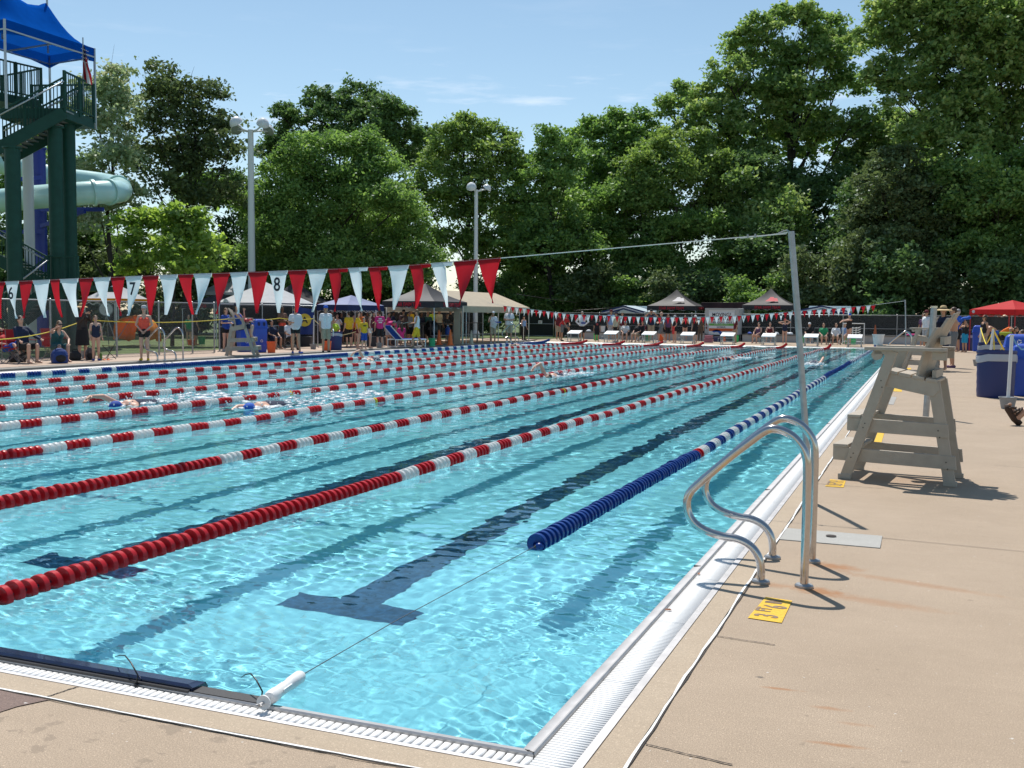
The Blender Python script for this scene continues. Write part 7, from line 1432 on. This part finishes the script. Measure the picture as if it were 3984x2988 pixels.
# far deck
lean = pose(pel=(0, .10, .95), wai=(0, -.02, 1.08), che=(0, -.16, 1.24), nek=(0, -.26, 1.38), hed=(0, -.34, 1.52), shL=(.17, -.2, 1.33), shR=(-.17, -.2, 1.33), elL=(.22, -.32, 1.08), wrL=(.05, -.46, 1.0), elR=(-.24, -.30, 1.1), wrR=(-.20, -.45, .88), knL=(.11, -.36, .82), anL=(.11, -.34, .42), toL=(.12, -.5, .40))
per('man in a red shirt leaning on his raised knee by the far gate', (2190, 1327), 1222, 70, P=lean, skin='tan', hair='grey', top=('tee', 'red'), bottom=('shorts', 'grey'), shoes='black', h=1.72); per('person in a dark red shirt half behind the leaning man', (2172, 1322), 1225, 40, skin='tan', top=('tee', 'maroon'), bottom=('shorts', 'khaki'), hat=('cap', 'white'), h=1.65)
t = per('man in a long-sleeved white shirt and black shorts, hands on hips', (2264, 1328), 1212, 10, P=pose(**hips), skin='tan', top=('long', 'white'), bottom=('shorts', 'black'), hair='grey', shoes='black', wide=1.1); board('blue sheet held by the man with hands on hips', t, (.10, -.20, 1.10), (.26, .01, .12), (R(30), 0, 0), jb_, 'papers', 'papers')
t = per('boy in black with a red circle on his shirt', (2322, 1330), 1236, 20, skin='tan', hair='black', top=('tee', 'black'), bottom=('shorts', 'black')); mb = MB(); mb.lathe([(.05, 0), (.085, 0), (.085, .01), (.05, .01)], 18, 0, Matrix.Translation((0, -.155, 1.30))@Matrix.Rotation(R(90), 4, 'X')); mb.build('shirt_print', mat('print_red', (.35, .04, .04), .7), t)
for a in [('tall man in a maroon cap and pale blue shirt behind the second block', (2376, 1326), 1206, 30, dict(top=('tee', 'ltblue'), bottom=('shorts', 'lgrey'), hat=('cap', 'maroon'), skin='tan')), ('stocky person in a cream shirt, black shorts and navy cap', (2396, 1331), 1215, -30, dict(top=('tee', 'cream'), bottom=('shorts', 'black'), hat=('cap', 'navy'), skin='tan', shoes='lgrey', wide=1.15)), ('person in maroon and grey behind the seated women', (2420, 1322), 1216, 10, dict(top=('tee', 'maroon'), bottom=('pants', 'lgrey'), skin='tan')),
 ('man in a dark cap shading his eyes, navy shirt and khaki shorts', (2532, 1329), 1205, 20, dict(top=('tee', 'navy'), bottom=('shorts', 'khaki'), hat=('cap', 'black'), skin='tan', P=pose(elL=(.34, -.16, 1.42), wrL=(.12, -.2, 1.62), elR=(-.34, -.16, 1.42), wrR=(-.12, -.2, 1.62)))), ('bald man in a grey shirt and grey shorts striding left', (2572, 1333), 1214, -60, dict(top=('tee', 'grey'), bottom=('shorts', 'grey'), hs='none', skin='fair', shoes='white', wide=1.12, P=pose('walk', **arms_folded))),
 ('person in dark purple behind the man in grey', (2598, 1328), 1222, 30, dict(top=('tee', 'purple'), bottom=('shorts', 'black'), skin='tan')), ('swimmer in black holding an orange-red towel, light cap', (2624, 1334), 1226, -40, dict(top=('suit', 'black'), hat=('swimcap', 'lgrey'), hs='none', bottom=('short', 'black'), P=pose(elL=(.30, -.1, 1.16), wrL=(.22, -.25, .95)))), ('girl in a black swimsuit behind the blocks with crossed arms', (2664, 1326), 1226, 20, dict(top=('suit', 'black'), fem=True, hs='tail', P=pose(**hold_up))),
 ('girl in a black swimsuit and white cap beside the trailer', (2704, 1334), 1226, -30, dict(top=('tank', 'black'), bottom=('shorts', 'black'), hat=('swimcap', 'white'), hs='none', fem=True, P=pose(elL=(.3, -.2, 1.3), wrL=(.2, -.3, 1.5)))), ('person in brown in front of the trailer post', (2724, 1330), 1235, 10, dict(top=('tee', 'brown'), bottom=('pants', 'brown'), skin='tan')), ('man in a maroon shirt and khaki shorts beside the trailer wheel', (2860, 1335), 1232, -60, dict(top=('tee', 'maroon'), bottom=('shorts', 'khaki'), skin='tan')),
 ('small swimmer in a navy swimsuit adjusting a red cap', (3052, 1340), 1240, 15, dict(top=('suit', 'navy'), fem=True, hat=('swimcap', 'red'), hs='none', P=pose(elL=(.36, -.05, 1.56), wrL=(.12, -.08, 1.66), elR=(-.44, -.1, 1.52), wrR=(-.18, -.15, 1.58)))), ('swimmer in a black swimsuit and blue cap stretching both arms out', (3302, 1344), 1219, -50, dict(top=('suit', 'black'), fem=True, hat=('swimcap', 'royal'), hs='none', P=pose(elL=(.22, -.28, 1.40), wrL=(.14, -.54, 1.34), elR=(-.22, -.28, 1.38), wrR=(-.06, -.52, 1.30))))]:
    t = per(a[0], a[1], a[2], a[3], **a[4])
    if 'orange-red towel' in a[0]: board('orange-red towel held by the swimmer in black', t, (.22, -.28, .82), (.16, .05, .42), (0, 0, R(-40)), mat('towel_red', (.75, .06, .06), .8), 'towel', 'towel')
for a in [('seated woman in a white shirt and dark glasses behind the second block', 2432, 1331, 10, dict(top=('tee', 'white'), bottom=('shorts', 'brown'), hs='long', hair='black', fem=True, shades=True, hat=('cap', 'lgrey'))), ('seated woman in black leaning sideways with crossed legs', 2480, 1332, -20, dict(top=('tee', 'black'), bottom=('shorts', 'khaki'), hair='brown', fem=True)), ('seated person in maroon next to the woman in black', 2498, 1328, 0, dict(top=('tee', 'maroon'), bottom=('shorts', 'black'), hair='brown')),
 ('woman in a dark swimsuit seated with crossed legs right of the trailer', 2948, 1336, -20, dict(top=('suit', 'purple'), fem=True, hair='black')), ('second woman in a dark red swimsuit seated on the bench', 2994, 1333, 0, dict(top=('suit', 'maroon'), fem=True, hair='brown')), ('man in grey seated between the women in swimsuits', 2976, 1326, 10, dict(top=('tee', 'grey'), bottom=('shorts', 'grey'), hair='grey')), ('seated woman in a black shirt and white cap behind the block', 3147, 1336, 0, dict(top=('tee', 'black'), bottom=('shorts', 'black'), hat=('cap', 'white'), fem=True, hs='bob')),
 ('heavy person in a green shirt with a lanyard seated behind the blocks', 3203, 1341, 10, dict(top=('tee', 'green'), bottom=('shorts', 'khaki'), hair='dkblond', wide=1.15)), ('person in a dark cap seated behind the green and white shirts', 3226, 1332, 0, dict(top=('tee', 'lgrey'), bottom=('shorts', 'black'), hat=('cap', 'black'))), ('seated woman in a white long-sleeved shirt with a lanyard', 3251, 1341, 0, dict(top=('long', 'white'), bottom=('shorts', 'khaki'), hair='dkblond', hs='short', fem=True)), ('person in a blue shirt seated behind the stretching swimmer', 3284, 1338, -10, dict(top=('tee', 'ltblue'), bottom=('shorts', 'khaki'), hair='brown'))]:
    t = sat(a[0], a[1], a[2], a[3], 1.66, **a[4]); q = t.location
    fold_chair('dark camp chair under the %s' % ' '.join(a[0].replace('seated ', '').split()[:10]), (q.x, q.y+.0, 0), a[3], mat('chair_dark', (.03, .03, .035), .8), 'dark camp chairs')
# right deck
per('woman in a wide straw hat and navy shirt behind the lifeguard chairs', (3662, 1441), 1192, -30, P=pose(elL=(.28, -.1, 1.18), wrL=(.12, -.3, 1.12)), skin='tan', hair='brown', hs='tail', top=('tee', 'navy'), bottom=('shorts', 'navy'), hat=('straw', 'straw'), fem=True, wide=1.1)
per('bare-chested man in grey shorts and purple sneakers', (3702, 1431), 1196, -80, P=pose(elL=(.2, -.18, 1.16), wrL=(.05, -.38, 1.2)), skin='tan', hair='brown', bottom=('shorts', 'grey'), shoes='purple', wide=1.2)
per('grey-haired man in sunglasses and a bright blue shirt by the dark barrel', (3722, 1369), 1203, -60, P=pose(elL=(.25, -.1, 1.15), wrL=(.12, -.3, 1.05)), skin='tan', hair='grey', top=('tee', 'royal'), bottom=('shorts', 'black'), shades=True, wide=1.1)
t = per('child in a black top and turquoise shorts drying with a blue towel', (3752, 1371), 1243, -50, P=pose(elL=(.26, -.1, 1.5), wrL=(.10, -.1, 1.72), elR=(-.2, -.2, 1.3), wrR=(-.02, -.22, 1.5)), skin='tan', hair='black', top=('tank', 'black'), bottom=('shorts', 'turq'))
q = WP(t, (.05, -.02, 1.84)); tt = thing('towel', 'bright blue towel held above the head of the child', 'towel', q); mb = MB(); mb.ell((0, 0, 0), (.20, .12, .08), 10, 6); mb.ell((-.14, 0, -.06), (.10, .09, .09), 8, 6); mb.ell((.12, 0, .04), (.10, .08, .08), 8, 6); remesh_obj(mb, 'cloth_heap', cloth_m('royal'), tt, .025)
perd('man in a white shirt and red cap beyond the farther lifeguard chair', 3602, 52, 1208, -40, skin='tan', top=('tee', 'white'), bottom=('shorts', 'lgrey'), hat=('cap', 'maroon'), shades=True, wide=1.1); perd('person in a purple shirt behind the man in white', 3590, 56, 1222, -20, skin='tan', top=('tee', 'purple'), bottom=('shorts', 'black'))
perd('woman in a black tank top and sunglasses beside the tall recycling bin', 3828, 44, 1226, -60, skin='tan', hair='brown', hs='bob', top=('tank', 'black'), bottom=('shorts', 'khaki'), fem=True, shades=True)
perd('bare-backed person bending under the red canopy', 3868, 47, 1250, -60, skin='tan', bottom=('shorts', 'royal'), P=bend, h=1.75); perd('person in rust bending at the red canopy leg', 3905, 46, 1260, 60, skin='tan', top=('tank', 'orange'), bottom=('shorts', 'black'), P=bend, h=1.7)
lying = pose('sit', knL=(.12, -.45, .42), anL=(.10, -.86, .26), toL=(.09, -.92, .43), knR=(-.12, -.40, .50), anR=(-.14, -.80, .08), toR=(-.15, -.95, .06))
perd('person in a dark shirt seated in the shade between barrel and bins', 3962, 27, 1330, -70, skin='tan', top=('tee', 'navy'), bottom=('shorts', 'black'), P=pose('sit'), h=1.7)
# the foot in a brown sandal coming in at the right edge
p = G(3962, 1655); st = thing('person', 'bare lower leg and foot in a brown strapped sandal at the right edge', 'person', (p.x, p.y, 0), 0, 'people around the pool')
mb = MB(); heel = PD(3964, 1645, 16.3); D0 = (heel-Vector(CAM)).dot(Vector(_F)); L0 = Vector((p.x, p.y, 0)); D0 = (L0-Vector(CAM)).dot(Vector(_F)); f_ = lambda x, y, dd=0: PD(x, y, D0+dd)-L0
cap(mb, f_(3960, 1642), f_(3938, 1605), .045, .050); cap(mb, f_(3938, 1605), f_(3925, 1578), .048, .032); cap(mb, f_(3955, 1625), f_(3985, 1600), .055, .050); cap(mb, f_(3985, 1600), f_(4120, 1570), .050, .075); cap(mb, f_(4120, 1570), f_(4300, 1500, .3), .085, .11)
cap(mb, f_(4300, 1500, .3), f_(4330, 1380, .3), .17, .16); cap(mb, f_(4330, 1380, .3), f_(4330, 1290, .3), .10, .06); mb.ell(f_(4330, 1255, .3), (.085, .10, .12), 12, 8)
tz_ = MB()
for i in range(5): a = f_(3927-i*2.0+4, 1579+i*4.2-6, -.035+.018*i); tz_.ell(a, (.017 if i else .024, .016, .022), 8, 6)
remesh_obj(mb, 'body', skin_m('tan'), st, .014, tz_)
brn = mat('sandal_brown', (.045, .022, .012), .7); mb = MB(); so_ = [f_(3972, 1655), f_(3955, 1652), f_(3932, 1610), f_(3913, 1578), f_(3922, 1570)]
s1 = [Vector(v)+Vector((0, -.05, 0)) for v in so_]; mb.tube([f_(3968, 1650), f_(3946, 1628), f_(3922, 1590), f_(3917, 1574)], [.045, .050, .050, .035], 12); 
for a, b in (((3926, 1588), (3950, 1588)), ((3940, 1608), (3965, 1592)), ((3952, 1618), (3975, 1590))): mb.tube([f_(*a, -.05), f_(a[0]*.5+b[0]*.5+4, a[1]*.5+b[1]*.5-2, -.065), f_(*b, -.04), f_(b[0]+2, b[1]-2, .05)], .016, 8)
tag(mb.build('sandal', brn, st, smooth=True))
mb = MB(); cap(mb, f_(4300, 1500, .3), f_(4330, 1390, .3), .185, .18); remesh_obj(mb, 'shirt', cloth_m('navy'), st, .02)
# ------------------------------------------------------------------ swimmers and their splashes
foam = mat('foam', (.80, .84, .86), .35, trans=.35)
def splash(label, x, y, L, W_, H, n, rz, seed, big=1.0):
    rr = random.Random(seed); mb = MB()
    for i in range(n):
        u = rr.uniform(0, 1)**1.2; a = L*(u-.1); b = rr.gauss(0, W_*.33*(.5+u)); s = abs(rr.gauss(.022, .016))*big+.008; mb.ell((a, b, .0+s*.1), (s*rr.uniform(1.2, 2.6), s*rr.uniform(1, 1.8), s*rr.uniform(.35, .8)), 6, 4)
    for i in range(int(n*.8)): s = rr.uniform(.004, .014)*big; mb.ell((rr.gauss(L*.2, L*.22), rr.gauss(0, W_*.3), abs(rr.gauss(0, H*.5))+.02), (s, s, s*1.3), 5, 4)
    o = mb.build('splash', foam, smooth=True); o.location = (x, y, WATER); o.rotation_euler = (0, 0, rz); tag(o, label, 'splash', 'splashes', 'stuff')
def swimmer(label, px, py, rz, cap_=None, arm='up', skin='fair', suit='navy', fem=False):
    p = G(px, py, WATER); t = thing('person', label, 'person', (p.x, p.y, WATER-.045), rz, 'swimmers in the lanes'); mb = MB()      # local +X is the swimming direction
    cap(mb, (-.5, 0, -.02), (.0, 0, -.01), .13, .15); cap(mb, (0, .12, 0), (0, -.12, 0), .09, .09); cap(mb, (0, 0, .0), (.22, 0, .03), .06, .06); mb.ell((.30, 0, .035), (.115, .08, .09), 12, 8)
    for s in (-1, 1): cap(mb, (-.5, s*.09, -.04), (-.95, s*.10, -.10), .085, .06); cap(mb, (-.95, s*.10, -.10), (-1.35, s*.09, -.06+.05*s), .055, .035); cap(mb, (-1.35, s*.09, -.06+.05*s), (-1.55, s*.09, -.05+.05*s), .035, .02)
    fg = MB()
    if arm == 'up': E, Wr = V(.10, -.30, .36), V(.40, -.34, .30)
    elif arm == 'reach': E, Wr = V(.32, -.24, .20), V(.60, -.22, .22)
    else: E, Wr = V(.30, -.22, .06), V(.58, -.20, -.02)
    cap(mb, (0, -.18, .04), E, .055, .045); cap(mb, E, Wr, .042, .028); d = (Wr-E).normalized(); dn = (d+V(0, 0, -.7)).normalized(); cap(mb, Wr, Wr+dn*.09, .030, .032)
    for i in range(4): a = Wr+dn*.09+V(0, (i-1.5)*.018, 0); fg.tube([a, a+dn*.05, a+dn*.085], [.011, .010, .007], 6)
    fg.tube([Wr+V(0, .03, 0), Wr+dn*.05+V(0, .06, 0)], [.012, .009], 6)
    cap(mb, (0, .18, 0), (.34, .22, -.10), .052, .04); cap(mb, (.34, .22, -.10), (.62, .20, -.14), .04, .03)
    remesh_obj(mb, 'body', skin_m(skin), t, .016, fg)
    m = MB(); cap(m, (-.55, 0, -.02), (-.15, 0, -.01), .138, .155); remesh_obj(m, 'swimsuit', cloth_m(suit), t, .02)
    if cap_: m = MB(); m.ell((.29, 0, .045), (.122, .090, .095), 14, 8); m.build('swim_cap', cloth_m(cap_), t, smooth=True)
    else: m = MB(); m.ell((.28, 0, .05), (.118, .086, .088), 12, 8); m.build('hair', hair_m('brown'), t, smooth=True)
    return p
SW = [('swimmer in the middle lane with one arm bent high over the water', 2150, 1466, -90, None, 'up'), ('swimmer lifting an arm near the opposite curb below the barrel', 1435, 1402, -90, 'white', 'up'), ('swimmer in a blue patterned cap nearest the left frame edge', 500, 1576, -90, 'blue', 'reach'), ('swimmer in a bright blue cap low in the foamy water', 1012, 1584, -90, 'royal', 'low'), ('swimmer reaching forward in the lane behind the near flag pole', 3170, 1412, 90, 'navy', 'reach'), ('swimmer kicking up spray left of the near flag pole', 2838, 1398, -90, 'navy', 'low'), ('swimmer starting off beside the blue rope at the far left corner', 2010, 1344, -90, None, 'low')]
for i, (lab, px, py, rz, c, arm) in enumerate(SW):
    p = swimmer(lab, px, py, R(rz), c, arm); sg = 1 if rz < 0 else -1; k = (1.0, .7, 1.3, 1.6, .8, 1.0, .7)[i]
    splash('white foam and droplets around the %s' % lab.replace('swimmer ', 'swimmer '), p.x, p.y, 2.6*k, .7*k, .12+.12*(i in (3, 5)), int(150*k), R(90)*sg, 40+i, 1.0)
finish_people()
